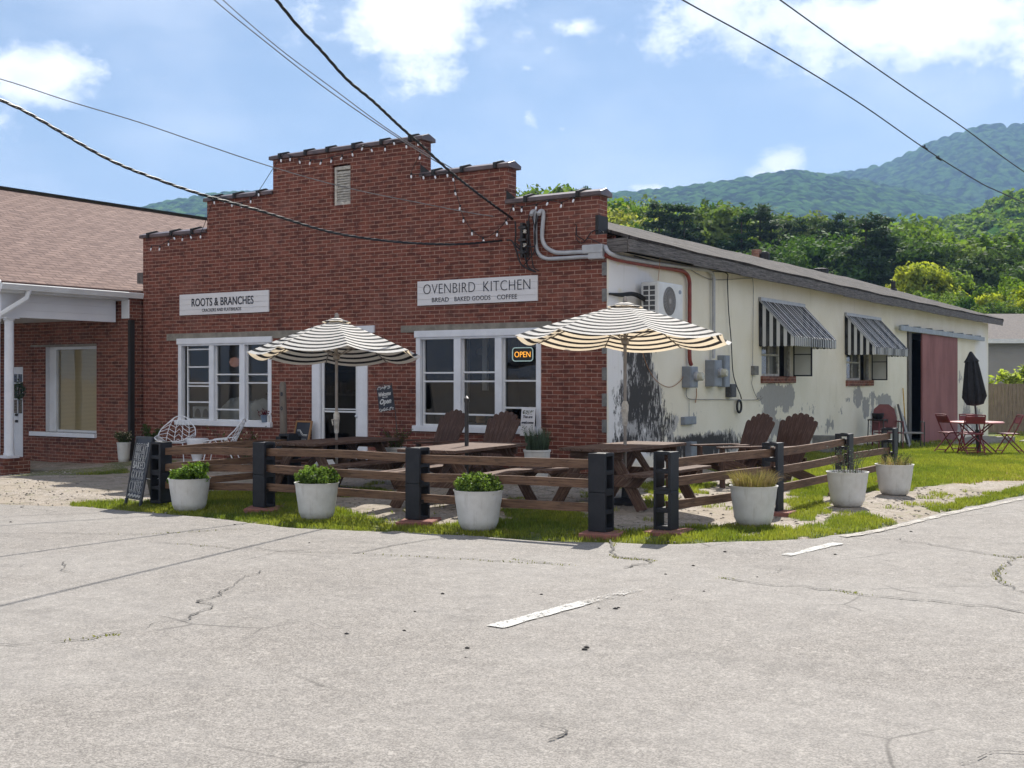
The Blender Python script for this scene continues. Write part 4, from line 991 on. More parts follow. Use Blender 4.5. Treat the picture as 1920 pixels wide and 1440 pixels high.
# front wall with window and door
nf = lambda px, py: at_y(px, py, wy)
hw = (nf(62, 700).x, nf(181, 700).x, nf(150, 812).z, nf(150, 649).z)
hd = (nf(16, 700).x, nf(43, 700).x, -.1, nf(34, 688).z)
wall('wall', M['brick2'], [hw, hd], -21.2, -10.72, -.5, [(-21.2, -10.72, NE-.18)], lambda u, z, d: (u, wy+d, z), N, rev=.28)
mb = MB(); mb.face([(-10.78, yn1-.3, -1), (-10.78, wy, -1), (-10.78, wy, NE), (-10.78, yn1-.3, NE)][::-1]); mb.face([(-21.2, yn1-.3, -1), (-21.2, wy, -1), (-21.2, wy, NE), (-21.2, yn1-.3, NE)]); mb.face([(-10.8, yn1-.3, -1), (-21.2, yn1-.3, -1), (-21.2, yn1-.3, NE), (xr, yn1-.3, zr-.2), (-10.8, yn1-.3, NE)]); mb.build('side_wall', M['brick2'], N, world=True)
a_ = nf(230, 600).x; mb = MB(); mb.box(a_, -10.75, wy-.03, wy-.003, nf(240, 597).z, NE-.19); mb.build('panel', M['vinyl'], N, world=True)
a_ = nf(256, 700).x; mb = MB(); mb.box(-10.79, -10.715, wy-.012, wy+.1, -.1, nf(240, 600).z); mb.build('dark_gap_strip', M['tar'], N, world=True)  # black strip put in for the shade of the gap between houses
x0, x1, z0, z1 = hw
mb = MB(); xm = nf(79, 700).x+.1; mb.box(xm, xm+.24, wy+.1, wy+.24, z0, z1); mb.box(xm+.24, x1, wy+.1, wy+.24, z1-.06, z1); mb.box(xm+.24, x1, wy+.12, wy+.24, z0, z0+.05); mb.box(x0-.02, xm, wy+.02, wy+.25, z0, z1)
wnd = mb.build('window', M['vinyl'], N, world=True, bevel=.004)
mb = MB(); mb.box(x0-.02, xm-.004, wy-.0, wy+.27, z0+.001, z1-.001); mb.build('brick_return', M['brick2'], wnd, world=True)
mb = MB(); mb.box(x0-.05, x1+.01, wy-.07, wy+.12, z0-.09, z0); mb.build('sill', M['white'], wnd, world=True, bevel=.006)
mb = MB(); mb.box(x0-.05, x1, wy-.03, wy+.05, z1, z1+.045); mb.build('lintel', M['cement'], wnd, world=True)
mb = MB(); mb.face([(xm+.2, wy+.2, z0), (x1, wy+.2, z0), (x1, wy+.2, z1), (xm+.2, wy+.2, z1)]); mb.build('blinds', M['blinds'], wnd, world=True)
mb = MB(); mb.face([(xm+.2, wy+.16, z0), (x1, wy+.16, z0), (x1, wy+.16, z1), (xm+.2, wy+.16, z1)]); mb.build('pane', M['glass'], wnd, world=True)
x0, x1, z0, z1 = hd; mb = MB(); w_ = x1-x0
mb.box(x0, x1, wy+.03, wy+.08, z0, z0+.95); mb.box(x0, x0+.14*w_, wy+.03, wy+.08, z0+.95, z1); mb.box(x1-.14*w_, x1, wy+.03, wy+.08, z0+.95, z1); mb.box(x0+.14*w_, x1-.14*w_, wy+.03, wy+.08, z1-.16, z1)
mb.box(x0+.48*w_, x0+.52*w_, wy+.04, wy+.07, z0+.95, z1-.16)
for zz in (1.25, 1.6): mb.box(x0+.14*w_, x1-.14*w_, wy+.04, wy+.07, z0+zz, z0+zz+.03)
dd_ = mb.build('door', M['white'], N, world=True, bevel=.006)
mb = MB(); mb.face([(x0, wy+.06, z0+.9), (x1, wy+.06, z0+.9), (x1, wy+.06, z1), (x0, wy+.06, z1)]); mb.build('pane', M['glass'], dd_, world=True)
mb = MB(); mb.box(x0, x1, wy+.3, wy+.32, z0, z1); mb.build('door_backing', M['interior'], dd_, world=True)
for zz in (.92, .78): mb = MB(); mb.lathe([(0, 0), (.03, .01), (.03, .05), (0, .07)], (x0+.55*w_, wy+.03, z0+zz), 10, Matrix.Rotation(pi/2, 4, 'X')); mb.build('handle', M['blackmetal'], dd_, world=True)
V = []; P = []
for k in range(260):
    a = rnd.random()*6.28; r_ = .15+rnd.gauss(0, .03); P.append((x0+.8*w_+r_*cos(a), wy-.02+rnd.gauss(0, .02), z0+1.45+r_*sin(a)))
V, F = leaf_quads(rng, np.array(P), .03)
raw_mesh('wreath', V, F, M['sage'], label='grey green wreath hanging on the white house door', cat='wreath')
# ------------------------------------------------------------------ far house, board fence, pole
def P3(px, py, d): return at_d(px, py, d)
FH = thing('grey_house', 'grey sided house with brown shingled roof behind the board fence', 'house', tuple(P3(1900, 790, 66)))
a = P3(1838, 700, 66); b_ = P3(2180, 700, 66); dv = (b_-a); dv.z = 0; L_ = dv.length; dv.normalize(); nv = Vector((-dv.y, dv.x, 0)); hgt = E+ (HY-640)/FX*66
def hb(u0, u1, v0, v1, z0, z1, mb): mb.hexa([a+dv*u+nv*v+Vector((0, 0, z-a.z)) for z in (z0, z1) for u, v in ((u0, v0), (u1, v0), (u1, v1), (u0, v1))])
mb = MB(); hb(0, L_, 0, 8, -1, hgt, mb); mb.build('wall', M['lapgrey'], FH, world=True)
mb = MB(); c0 = [a+dv*u+nv*v for u, v in ((-.6, -.5), (L_+.6, -.5), (L_+.6, 8.5), (-.6, 8.5))]; zt = E+(HY-617)/FX*70
r0 = a+dv*-.6+nv*4; r1 = a+dv*(L_+.6)+nv*4
q = [Vector((p.x, p.y, hgt+.1)) for p in c0]; r0.z = r1.z = zt+.9
mb.face([q[0], q[1], r1, r0]); mb.face([q[2], q[3], r0, r1]); mb.face([q[3], q[0], r0]); mb.face([q[1], q[2], r1]); mb.build('roof', M['roof3'], FH, world=True)
mb = MB(); hb(-.6, L_+.6, -.55, -.5, hgt-.12, hgt+.12, mb); mb.build('gutter', M['vinyl'], FH, world=True)
BF = thing('board_fence', 'weathered vertical board fence closing the back lawn', 'fence', tuple(P3(1900, 803, 48)))
a = P3(1800, 760, 48); b_ = P3(2300, 760, 48); dv = b_-a; dv.z = 0; L_ = dv.length; dv.normalize(); nv = Vector((-dv.y, dv.x, 0))
mb = MB(); k = 0; u = 0
while u < L_:
    w_ = .14; z1 = E+(HY-719)/FX*48+rnd.uniform(-.02, .02); o_ = nv*rnd.uniform(-.004, .004)
    p = a+dv*u+o_; q = a+dv*(u+w_)+o_
    mb.hexa([(p.x, p.y, -.9), (q.x, q.y, -.9), (q.x+nv.x*.02, q.y+nv.y*.02, -.9), (p.x+nv.x*.02, p.y+nv.y*.02, -.9), (p.x, p.y, z1), (q.x, q.y, z1), (q.x+nv.x*.02, q.y+nv.y*.02, z1), (p.x+nv.x*.02, p.y+nv.y*.02, z1)]); u += w_+.012
mb.build('boards', M['fencewood'], BF, world=True)
mb = MB()
for zz in (-.2, .5, 1.2): mb.beam((a.x+nv.x*.06, a.y+nv.y*.06, zz), (b_.x+nv.x*.06, b_.y+nv.y*.06, zz), .05, .09)
mb.build('rail', M['fencewood'], BF, world=True)
p = P3(1911, 640, 92); mb = MB(); mb.tube([(p.x, p.y, -1), (p.x+.05, p.y, 3), (p.x+.1, p.y, E+(HY-570)/FX*92)], [.2, .18, .15], 12)
mb.build('utility_pole', M['pole_wood'], label='grey wooden utility pole behind the grey house', cat='pole', smooth=True)
# ------------------------------------------------------------------ trees
def crown_broad(rng, n, lobes=26, h=10, w=3.4, z0=2.0):
    C = []; k = 0
    while len(C) < lobes:
        z = rng.uniform(z0+.8, h-1.0); t = (z-z0)/(h-z0); rmax = w*sqrt(max(0, 1-(2*t-.85)**2/1.4))*.82
        a = rng.uniform(0, 2*pi); r = rmax*sqrt(rng.uniform(.1, 1)); C.append((r*cos(a), r*sin(a), z, rng.uniform(.75, 1.35)*w/3.4))
    C = np.array(C); i = rng.integers(0, lobes, n); d = rng.normal(size=(n, 3)); d /= np.linalg.norm(d, axis=1, keepdims=True); d[:, 2] = np.abs(d[:, 2])*.85+d[:, 2]*.15
    r = C[i, 3]*(.72+.33*rng.random(n)); P = C[i, :3]+d*r[:, None]*(1+.25*np.sin(7*d[:, :1]+3*d[:, 1:2])); return P, d
def crown_pine(rng, n, h=14, w=2.6):
    P = []; D = []; z = h*.22; k = 0
    br = []
    while z < h*.97:
        t = (z-h*.2)/(h*.8); L = w*(1-t)**.8*(.7+.6*rng.random())+.12
        for j in range(rng.integers(3, 6)):
            a = rng.uniform(0, 2*pi); br.append((z+rng.uniform(-.2, .2), a, L*rng.uniform(.6, 1.15), rng.uniform(.0, .28)))
        z += rng.uniform(.45, .85)
    for b_ in br:
        m = max(10, int(n*b_[2]/sum(q[2] for q in br)))
        s = rng.uniform(.25, 1, m)**.7; sp = .16+.30*b_[2]*(1-abs(s-.6))*.45
        x = s*b_[2]; off = rng.normal(size=(m, 3))*np.stack([sp, sp, sp*.38], 1)
        P.append(np.stack([x*cos(b_[1])+off[:, 0], x*sin(b_[1])+off[:, 1], b_[0]+x*b_[3]+off[:, 2]], 1))
    P = np.concatenate(P); D = np.tile([0, 0, 1.0], (len(P), 1)); return P, D
protos = {}
def tree_proto(key, name, kind, mat, seed, n, h, w, size):
    r = np.random.default_rng(seed)
    t = thing(name, 'x', 'tree', (0, 0, -500))
    if kind == 'pine': P, D = crown_pine(r, n, h, w)
    else: P, D = crown_broad(r, n, lobes=r.integers(24, 34), h=h, w=w, z0=h*.12)
    V, F = leaf_quads(r, P, size, N=D, ar=.6 if kind != 'pine' else .28)
    raw_mesh('crown', V, F, mat, parent=t)
    mb = MB(); hh = h*.93 if kind == 'pine' else h*.7
    bx = r.normal()*.1; mb.tube([(0, 0, -1), (0, 0, .5), (bx, .1, hh*.5), (bx*1.5, .05, hh)], [.32, .26, .17, .05], 8)
    if kind != 'pine':
        for k in range(7):
            a = r.uniform(0, 6.28); z = h*r.uniform(.25, .6); L = w*.7; mb.tube([(bx*.5, .05, z), (L*.5*cos(a), L*.5*sin(a), z+L*.35), (L*cos(a), L*sin(a), z+L*.8)], [.12, .08, .03], 5)
    mb.build('trunk', M['bark'], t, smooth=True)
    protos[key] = [t, h, False]
for k in range(3): tree_proto('P%d' % k, 'pine_tree', 'pine', M['leaf_p'], 50+k, 17000, 14+k, 3.0+.3*k, .19)
for k in range(3): tree_proto('B%d' % k, 'broadleaf_tree', 'b', M['leaf_a'], 60+k, 19000, 11, 3.6+.4*k, .155)
for k in range(2): tree_proto('C%d' % k, 'broadleaf_tree', 'b', M['leaf_c'], 70+k, 19000, 11, 3.9, .155)
for k in range(2): tree_proto('Y%d' % k, 'broadleaf_tree', 'b', M['leaf_b'], 80+k, 15000, 9, 3.4, .145)
TR = []
for t in ((1152, 378, 'B', 128, 1), (1180, 372, 'B', 125, 1), (1200, 392, 'Y', 118, 1), (1228, 374, 'P', 106, 1.0), (1260, 372, 'P', 106, 1.0), (1284, 373, 'P', 106, 1.1), (1310, 377, 'C', 128, 1), (1345, 384, 'C', 126, .9), (1338, 396, 'B', 112, 1.15), (1390, 391, 'P', 105, 1.1), (1430, 371, 'P', 105, 1.15), (1445, 392, 'P', 106, .9),
          (1462, 398, 'C', 125, 1), (1492, 411, 'B', 118, 1.2), (1500, 402, 'P', 108, 1), (1532, 418, 'B', 120, 1), (1556, 400, 'P', 105, 1), (1574, 395, 'P', 105, 1), (1600, 424, 'B', 122, 1), (1632, 388, 'P', 96, 1.25), (1660, 398, 'P', 97, 1.1), (1668, 398, 'C', 122, 1.1), (1702, 420, 'B', 118, 1.1), (1742, 436, 'B', 116, 1.2), (1790, 438, 'C', 120, 1.2), (1835, 452, 'B', 112, 1.2), (1880, 452, 'C', 112, 1.2), (1920, 440, 'B', 115, 1.2),
          (1465, 446, 'C', 100, 1), (1500, 440, 'C', 104, 1), (1550, 438, 'C', 100, 1.1), (1596, 438, 'P', 98, 1.0), (1370, 405, 'B', 112, 1), (1440, 415, 'B', 118, 1), (1480, 404, 'P', 106, .9), (1665, 430, 'C', 98, 1.2), (1705, 445, 'C', 98, 1), (1765, 450, 'B', 98, 1.3), (1825, 470, 'C', 95, 1.1), (1875, 478, 'C', 92, 1.2),
          (1722, 488, 'Y', 84, 1), (1750, 500, 'B', 86, 1), (1690, 520, 'Y', 84, .8), (1785, 540, 'B', 80, 1), (1830, 545, 'Y', 80, 1), (1865, 520, 'B', 84, 1), (1905, 535, 'Y', 80, 1), (1945, 520, 'B', 80, 1), (1850, 575, 'Y', 78, .9), (1885, 580, 'B', 78, .9),
          (957, 352, 'C', 128, 1), (990, 364, 'B', 128, 1), (1030, 354, 'B', 124, 1.1), (1065, 362, 'B', 126, 1), (1100, 345, 'P', 128, 1), (1125, 366, 'B', 126, 1), (920, 366, 'B', 128, 1), (880, 372, 'C', 126, 1), (2000, 500, 'B', 90, 1.2), (2060, 480, 'C', 95, 1.2)):
    TR.append(t)
for k in range(30): TR.append((1150+k*26+rnd.uniform(-9, 9), 428+rnd.uniform(-10, 30)+k*.7, rnd.choice('BBCCP'), 114+rnd.uniform(-4, 6), 1.1))
for k in range(14): TR.append((1640+k*24+rnd.uniform(-9, 9), 560+rnd.uniform(-15, 20), rnd.choice('BYBC'), 74+rnd.uniform(-3, 6), .9))
nmk = {'P': 'dark green pine', 'B': 'mid green broadleaf tree', 'C': 'deep green broadleaf tree', 'Y': 'yellow green broadleaf tree'}
grp = {'P': 'pines on the far side of the lawn', 'B': 'mid green trees beyond the lawn', 'C': 'deep green trees beyond the lawn', 'Y': 'yellow green trees beyond the lawn'}
TR.sort(key=lambda t: t[0]); cnt = {}
for px, py, kd, d, wd in TR:
    cnt[kd] = cnt.get(kd, 0)+1; nv_ = {'P': 3, 'B': 3, 'C': 2, 'Y': 2}[kd]
    key = kd+str(rnd.randrange(nv_)); pr = protos[key]
    p = P3(px, py, d); base = -.6; s_ = (p.z-base)/pr[1]
    lab = '%s behind the long roof, %s of its kind from the left' % (nmk[kd], ORD[cnt[kd]])
    wx = s_*wd if kd != 'P' else s_*wd
    if not pr[2]: pr[2] = True; o = pr[0]; o['label'] = lab
    else: o = dup(pr[0], lab)
    o.location = (p.x, p.y, base); o.rotation_euler = (0, 0, rnd.uniform(0, 6.28)); o.scale = (min(wx, s_*1.5)*.95, min(wx, s_*1.5)*.95, s_); o['group'] = grp[kd]
for k, pr in protos.items():
    if not pr[2]:
        for ch in list(pr[0].children): bpy.data.objects.remove(ch)
        bpy.data.objects.remove(pr[0])
# sumac bush by the board fence
def fronds(name, base, n, L, mat, label, cat):
    r = np.random.default_rng(5); P = []; D = []
    t = thing(name, label, cat, tuple(base)); mb = MB()
    for k in range(n):
        a = r.uniform(0, 2*pi); z = r.uniform(.2, .9)*L; tip = Vector((cos(a)*L*.7*r.uniform(.4, 1.1), sin(a)*L*.7*r.uniform(.4, 1.1), z+L*r.uniform(.15, .5))); q = [Vector((0, 0, z*.3)), Vector((tip.x*.5, tip.y*.5, tip.z*.95)), tip]
        mb.tube(spline(q, 4), .012, 4)
        for j, p in enumerate(spline(q, 12)[6:]):
            for s_ in range(6): P.append(tuple(p+Vector(r.normal(size=3)*.11))); D.append((0, 0, 1))
    V, F = leaf_quads(r, np.array(P), .13, N=np.array(D, float)); raw_mesh('leaves', V, F, mat, parent=t)
    mb.build('stem', M['bark'], t); return t
p = P3(1896, 770, 50.0); fronds('sumac_bush', (p.x, p.y, -.3), 20, 2.0, M['lime'], 'bright lime leaved bush rising at the board fence', 'bush')
# ------------------------------------------------------------------ mountains and wooded hill
def slope(name, ctrl, D, f0, f1, nu, nv, u0, u1, label, dome=6.0, cell=9.0, m=None, base=-12, prof_p=.85, spur=.16, seed=1, depthfn=None, fpow=1.6):
    us = np.linspace(u0, u1, nu); fs = f0+(f1-f0)*(np.linspace(0, 1, nv)**(1/fpow) if fpow else np.linspace(0, 1, nv))
    U, Fm = np.meshgrid(us, fs, indexing='ij')
    cx, cy = zip(*ctrl); ang = (HY-np.interp(U, cx, cy))/FX
    # smooth the control polygon a little
    ang = sum((HY-np.interp(U+o_, cx, cy))/FX for o_ in (-18, -9, 0, 9, 18))/5
    DD = D*(1+.10*(fbm(U, U*0, 380, seed+3)-.5))
    t = np.clip((Fm-f0)/(1-f0), 0, 1.0)
    X = Fm*DD; px = (U-960)/FX
    x = CAM.x+X*(VIEW.x+px*RIGHT.x); y = CAM.y+X*(VIEW.y+px*RIGHT.y)
    pf = t**prof_p
    sp = (fbm(x, y, D*.22, seed, 4)-.5)*2
    pf = pf*(1+spur*sp*(1-t)*1.6)
    back = np.clip((Fm-1)/(f1-1+1e-9), 0, 1); pf = np.where(Fm > 1, 1-back**1.3*1.1, pf)
    h = base+(ang*DD+1.6-base)*pf
    # rounded tree crowns as domes
    cxx = x/cell; cyy = y/cell; best = np.full(x.shape, 9.0)
    xi = np.floor(cxx); yi = np.floor(cyy)
    hs = lambda a, b, k: np.modf(np.abs(np.sin(a*127.1+b*311.7+k*74.7)*43758.5453))[0]
    for a in (-1, 0, 1):
        for b_ in (-1, 0, 1):
            qx = xi+a+hs(xi+a, yi+b_, 1); qy = yi+b_+hs(xi+a, yi+b_, 2); best = np.minimum(best, ((cxx-qx)**2+(cyy-qy)**2)*(1+.6*hs(xi+a, yi+b_, 3)))
    h = h+dome*(np.sqrt(np.clip(1-best*1.1, 0, 1))-.6)*np.where(pf > .02, 1, 0)
    idx = np.arange(U.size).reshape(U.shape)
    F = np.stack([idx[:-1, :-1], idx[1:, :-1], idx[1:, 1:], idx[:-1, 1:]], -1).reshape(-1, 4)
    return raw_mesh(name, np.stack([x, y, h], -1).reshape(-1, 3), F, m or M['slope'], smooth=True, kind='structure', label=label)
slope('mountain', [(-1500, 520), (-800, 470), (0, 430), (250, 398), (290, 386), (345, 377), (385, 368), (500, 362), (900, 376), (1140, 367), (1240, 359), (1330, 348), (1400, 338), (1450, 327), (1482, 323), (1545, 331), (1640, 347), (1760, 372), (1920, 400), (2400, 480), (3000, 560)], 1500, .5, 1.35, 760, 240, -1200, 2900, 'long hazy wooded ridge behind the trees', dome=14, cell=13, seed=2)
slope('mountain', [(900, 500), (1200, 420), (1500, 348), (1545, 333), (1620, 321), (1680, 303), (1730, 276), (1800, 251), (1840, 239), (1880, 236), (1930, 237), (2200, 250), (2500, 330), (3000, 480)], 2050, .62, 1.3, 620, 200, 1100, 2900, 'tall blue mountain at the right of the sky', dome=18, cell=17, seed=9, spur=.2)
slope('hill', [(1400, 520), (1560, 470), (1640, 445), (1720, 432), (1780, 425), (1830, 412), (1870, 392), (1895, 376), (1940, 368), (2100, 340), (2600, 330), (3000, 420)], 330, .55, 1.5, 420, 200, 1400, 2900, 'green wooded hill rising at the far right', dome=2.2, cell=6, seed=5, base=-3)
# tree crowns over that hill
r = np.random.default_rng(77); P = []; D = []
cx_, cy_ = zip(*[(1400, 520), (1560, 470), (1640, 445), (1720, 432), (1780, 425), (1830, 412), (1870, 392), (1895, 376), (1940, 368), (2100, 340), (2600, 330)])
for k in range(420):
    f_ = r.uniform(.62, 1.03); px = r.uniform(1600, 2350); ang = (HY-np.interp(px, cx_, cy_))/FX; t = min(1, (f_-.55)/.45)
    X_ = 330*f_; q = CAM+(VIEW+RIGHT*((px-960)/FX))*X_; z = -3+(ang*330+1.6+3)*t**.85; rr = r.uniform(2.2, 3.8)
    n = 230; dv = r.normal(size=(n, 3)); dv /= np.linalg.norm(dv, axis=1, keepdims=True); dv[:, 2] = abs(dv[:, 2]); P.append(np.array([q.x, q.y, z-1.0])+dv*np.array([rr, rr, rr*1.25])*(.75+.35*r.random((n, 1)))); D.append(dv)
V, F = leaf_quads(r, np.concatenate(P), .75, N=np.concatenate(D), ar=.7)
raw_mesh('hillside_wood', V, F, M['leaf_a'], kind='stuff', label='far hillside wood reading as one green mass')
# air
mb = MB(); mb.box(-4800, 4800, -4800, 4800, -60, 620)
m = bpy.data.materials.new('air'); m.use_nodes = True; nt = m.node_tree; nt.nodes.clear(); out = nt.nodes.new('ShaderNodeOutputMaterial'); pv = nt.nodes.new('ShaderNodeVolumePrincipled')
pv.inputs['Density'].default_value = .00026; pv.inputs['Color'].default_value = (.36, .57, 1.0, 1); pv.inputs['Anisotropy'].default_value = .1
nt.links.new(pv.outputs[0], out.inputs[1])
hz = mb.build('haze', m, kind='stuff', label='thin blue summer haze over the valley', loc=(0, 0, 0))
# ------------------------------------------------------------------ fences of upright concrete blocks and rails
PW = .2; PH = .81
def block_mb(z0, axis):
    """one two-core block standing on end, cores along local x (axis 0) or y (axis 1)"""
    mb = MB(); t = .032; h = PH/2-.002
    R = Matrix.Rotation(pi/2 if axis else 0, 4, 'Z')
    for s_ in (-1, 1): mb.box(-PW/2, PW/2, s_*PW/2, s_*(PW/2-t), z0, z0+h, R)
    for a, b_ in ((0, .035), (h/2-.022, h/2+.022), (h-.035, h)): mb.box(-PW/2, PW/2, -PW/2+t, PW/2-t, z0+a, z0+b_, R)
    return mb
def post(parent, x, y, axis, z=None, tw=0):
    z = H(x, y)+.04 if z is None else z
    p = thing('post', None, None) if False else None
    out = []
    for k in range(2):
        mb = block_mb(k*PH/2, axis); Mx = Matrix.Translation((x, y, z)) @ Matrix.Rotation(tw+rnd.uniform(-.02, .02), 4, 'Z')
        mb.v = [tuple(Mx @ Vector(p_)) for p_ in mb.v]
        if k == 0: o = mb.build('post', M['black'], parent, world=True, bevel=.006)
        else: mb.build('upper_block', M['black'], o, world=True, bevel=.006)
    return o
def paver(x, y, label, rz=.3):
    mb = MB(); mb.box(-.21, .21, -.21, .21, -.05, .04); o = mb.build('paver', M['paver'], loc=(0, 0, 0), label=label, cat='paver', group='red pavers under the block posts', bevel=.012)
    o.location = (x, y, H(x, y)); o.rotation_euler = (rnd.uniform(-.03, .03), rnd.uniform(-.03, .03), rz)
def rail(parent, a, b_, z, ztop2=None, drop=0.0):
    a = Vector((*a, z)); b_ = Vector((*b_, z if ztop2 is None else ztop2)); n = 6; pts_ = []
    mb = MB(); d = (b_-a); s_ = d.normalized().cross(Vector((0, 0, 1))).normalized()*.019
    bow = rnd.uniform(-.012, .02); u0 = rnd.random()*30; v0 = rnd.random()*30; hh = .046
    for k in range(n):
        P_ = [a.lerp(b_, t)+Vector((0, 0, bow*sin(pi*t))) for t in (k/n, (k+1)/n)]
        U = [u0+d.length*t for t in (k/n, (k+1)/n)]
        c = [(P_[0], -1, -1), (P_[1], -1, -1), (P_[1], -1, 1), (P_[0], -1, 1), (P_[0], 1, -1), (P_[1], 1, -1), (P_[1], 1, 1), (P_[0], 1, 1)]
        c = [q+s_*i+Vector((0, 0, hh*j)) for q, i, j in c]; u = lambda i: U[i]
        mb.face([c[0], c[1], c[2], c[3]][::-1], [(U[0], v0), (U[1], v0), (U[1], v0+.09), (U[0], v0+.09)][::-1]); mb.face([c[5], c[4], c[7], c[6]][::-1], [(U[1], v0+.3), (U[0], v0+.3), (U[0], v0+.39), (U[1], v0+.39)][::-1])
        mb.face([c[3], c[2], c[6], c[7]][::-1], [(U[0], v0), (U[1], v0), (U[1], v0+.04), (U[0], v0+.04)][::-1]); mb.face([c[4], c[5], c[1], c[0]][::-1], [(U[0], v0), (U[1], v0), (U[1], v0+.04), (U[0], v0+.04)][::-1])
        if k == 0: mb.face([c[0], c[3], c[7], c[4]])
        if k == n-1: mb.face([c[1], c[5], c[6], c[2]])
    mb.build('rail', M['rail'], parent, world=True, merge=True)
def px2w(px, d): p = at_d(px, HY, d); return (p.x, p.y)
PA = px2w(302, 15.75); PB = px2w(541, 17.4); P1 = px2w(495, 14.85); P2 = px2w(783, 13.45); P3_ = px2w(1127, 12.3); P4 = px2w(1249, 12.35); P5 = px2w(1449, 14.1); P6 = px2w(1583, 16.4); P7 = px2w(1668, 18.3)
FF = thing('rail_fence', 'front timber rail fence between black block posts beside the road', 'fence', (*P1, H(*P1)))
for p in (P1, P2, P3_): post(FF, *p, 0)
RZ = (.685, .475, .245)
def zz(p, r): return H(*p)+.04+r
for a, b_ in ((PA, P1), (P1, P2), (P2, P3_)):
    for r_ in RZ: rail(FF, (a[0]+.05, a[1]), (b_[0]-.03, b_[1]), zz(a, r_)+rnd.uniform(-.008, .008), zz(b_, r_)+rnd.uniform(-.01, .01))
LF = thing('rail_fence', 'left side timber rail fence running back towards the shop door', 'fence', (*PA, H(*PA)))
for p in (PA, PB): post(LF, *p, 1)
for r_ in RZ: rail(LF, (PA[0], PA[1]+.05), (PB[0], PB[1]-.05), zz(PA, r_), zz(PB, r_))
SF = thing('rail_fence', 'right side timber rail fence running back beside the pots', 'fence', (*P5, H(*P5)))
for p in (P4, P5, P6, P7): post(SF, *p, 1)
for a, b_ in ((P4, P5), (P5, P6), (P6, P7)):
    for r_ in RZ: rail(SF, (a[0], a[1]+.03), (b_[0], b_[1]-.02), zz(a, r_)+rnd.uniform(-.01, .01), zz(b_, r_)+rnd.uniform(-.01, .01))
for p, l, rz in ((P1, 'red paver under the front fence post nearest the sandwich board', .5), (P2, 'red paver under the middle post of the front fence', .35), (P3_, 'red paver under the right end post of the front fence', .25), (P4, 'red paver under the nearest post of the right side fence', .1), (P5, 'red paver under the post behind the dry grass pot', .1), (P6, 'red paver under the post behind the tall weedy pot', .1), (P7, 'red paver under the farthest post of the right side fence', .1)):
    paver(p[0]+.04, p[1]-.03, l, rz)
# ------------------------------------------------------------------ white pots by the fence
def pot_mb(r, h, seed):
    mb = MB(); prof = [(r*.55, 0), (r*.64, .012*h/.4), (r*.70, h*.08), (r*.75, h*.16)]
    for k in range(7):
        z = h*(.2+.085*k); prof += [(r*(.735+.24*(.2+.085*k)+.006*((k+1) % 2)), z)]
    prof += [(r*.935, h*.86), (r*.95, h*.93), (r*.985, h*.975), (r, h), (r*.95, h*1.0), (r*.88, h*.93), (r*.86, h*.86)]
    mb.lathe(prof, n=40, wob=.012, seed=seed); return mb
def potted(name, px, py, wpx, hpx, label, plant, z=None, cat='potted plant', group=None, d=None, potm='pot'):
    p = gnd(px, py) if d is None else at_d(px, py, d); dep = (p-CAM).dot(VIEW)
    r = wpx/FX*dep/2; h = hpx/FX*dep
    t = thing(name, label, cat, tuple(p), 0, group)
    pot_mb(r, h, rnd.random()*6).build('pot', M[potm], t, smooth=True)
    mb = MB(); mb.lathe([(r*.87, h*.88), (0, h*.90)], n=20); mb.build('soil', M['soil'], t)
    rg = np.random.default_rng(int(px)); plant(t, r, h, rg); return t
def boxwood(hh=.26, skew=0.0, wd=1.0):
    def f(t, r, h, rg):
        P = []; D = []
        for k in range(60):
            a = rg.uniform(0, 6.28); rr = r*.85*wd*sqrt(rg.random()); x, y = rr*cos(a), rr*sin(a)
            top = hh*(1-.35*(rr/(r*.85*wd))**2)*(1+skew*(x*RIGHT.x+y*RIGHT.y)/r)+rg.uniform(-.03, .06)
            n = 115; dv = rg.normal(size=(n, 3)); dv /= np.linalg.norm(dv, axis=1, keepdims=True)
            zc = h*.9+max(.03, top)*rg.uniform(.45, 1); P.append(np.array([x, y, zc-.03])+dv*.055*(.6+.5*rg.random((n, 1)))); D.append(dv)
        for k in range(70):      # upright sprigs poking out of the clipped dome
            a = rg.uniform(0, 6.28); rr = r*.8*wd*sqrt(rg.random()); x, y = rr*cos(a), rr*sin(a); l = rg.uniform(.03, .09); z0 = h*.9+hh*(1-.35*(rr/(r*.85*wd))**2)*(1+skew*(x*RIGHT.x+y*RIGHT.y)/r)*.9
            m_ = 26; tt = rg.random(m_); lx, ly = rg.normal(size=2)*.25; q = np.stack([x+lx*tt*l, y+ly*tt*l, z0+tt*l], 1)+rg.normal(size=(m_, 3))*.008; P.append(q); D.append(np.tile([0, 0, .6], (m_, 1)))
        V, F = leaf_quads(rg, np.concatenate(P), .015, N=np.concatenate(D)*.8, ar=.6); raw_mesh('leaves', V, F, M['box'], parent=t)
    return f
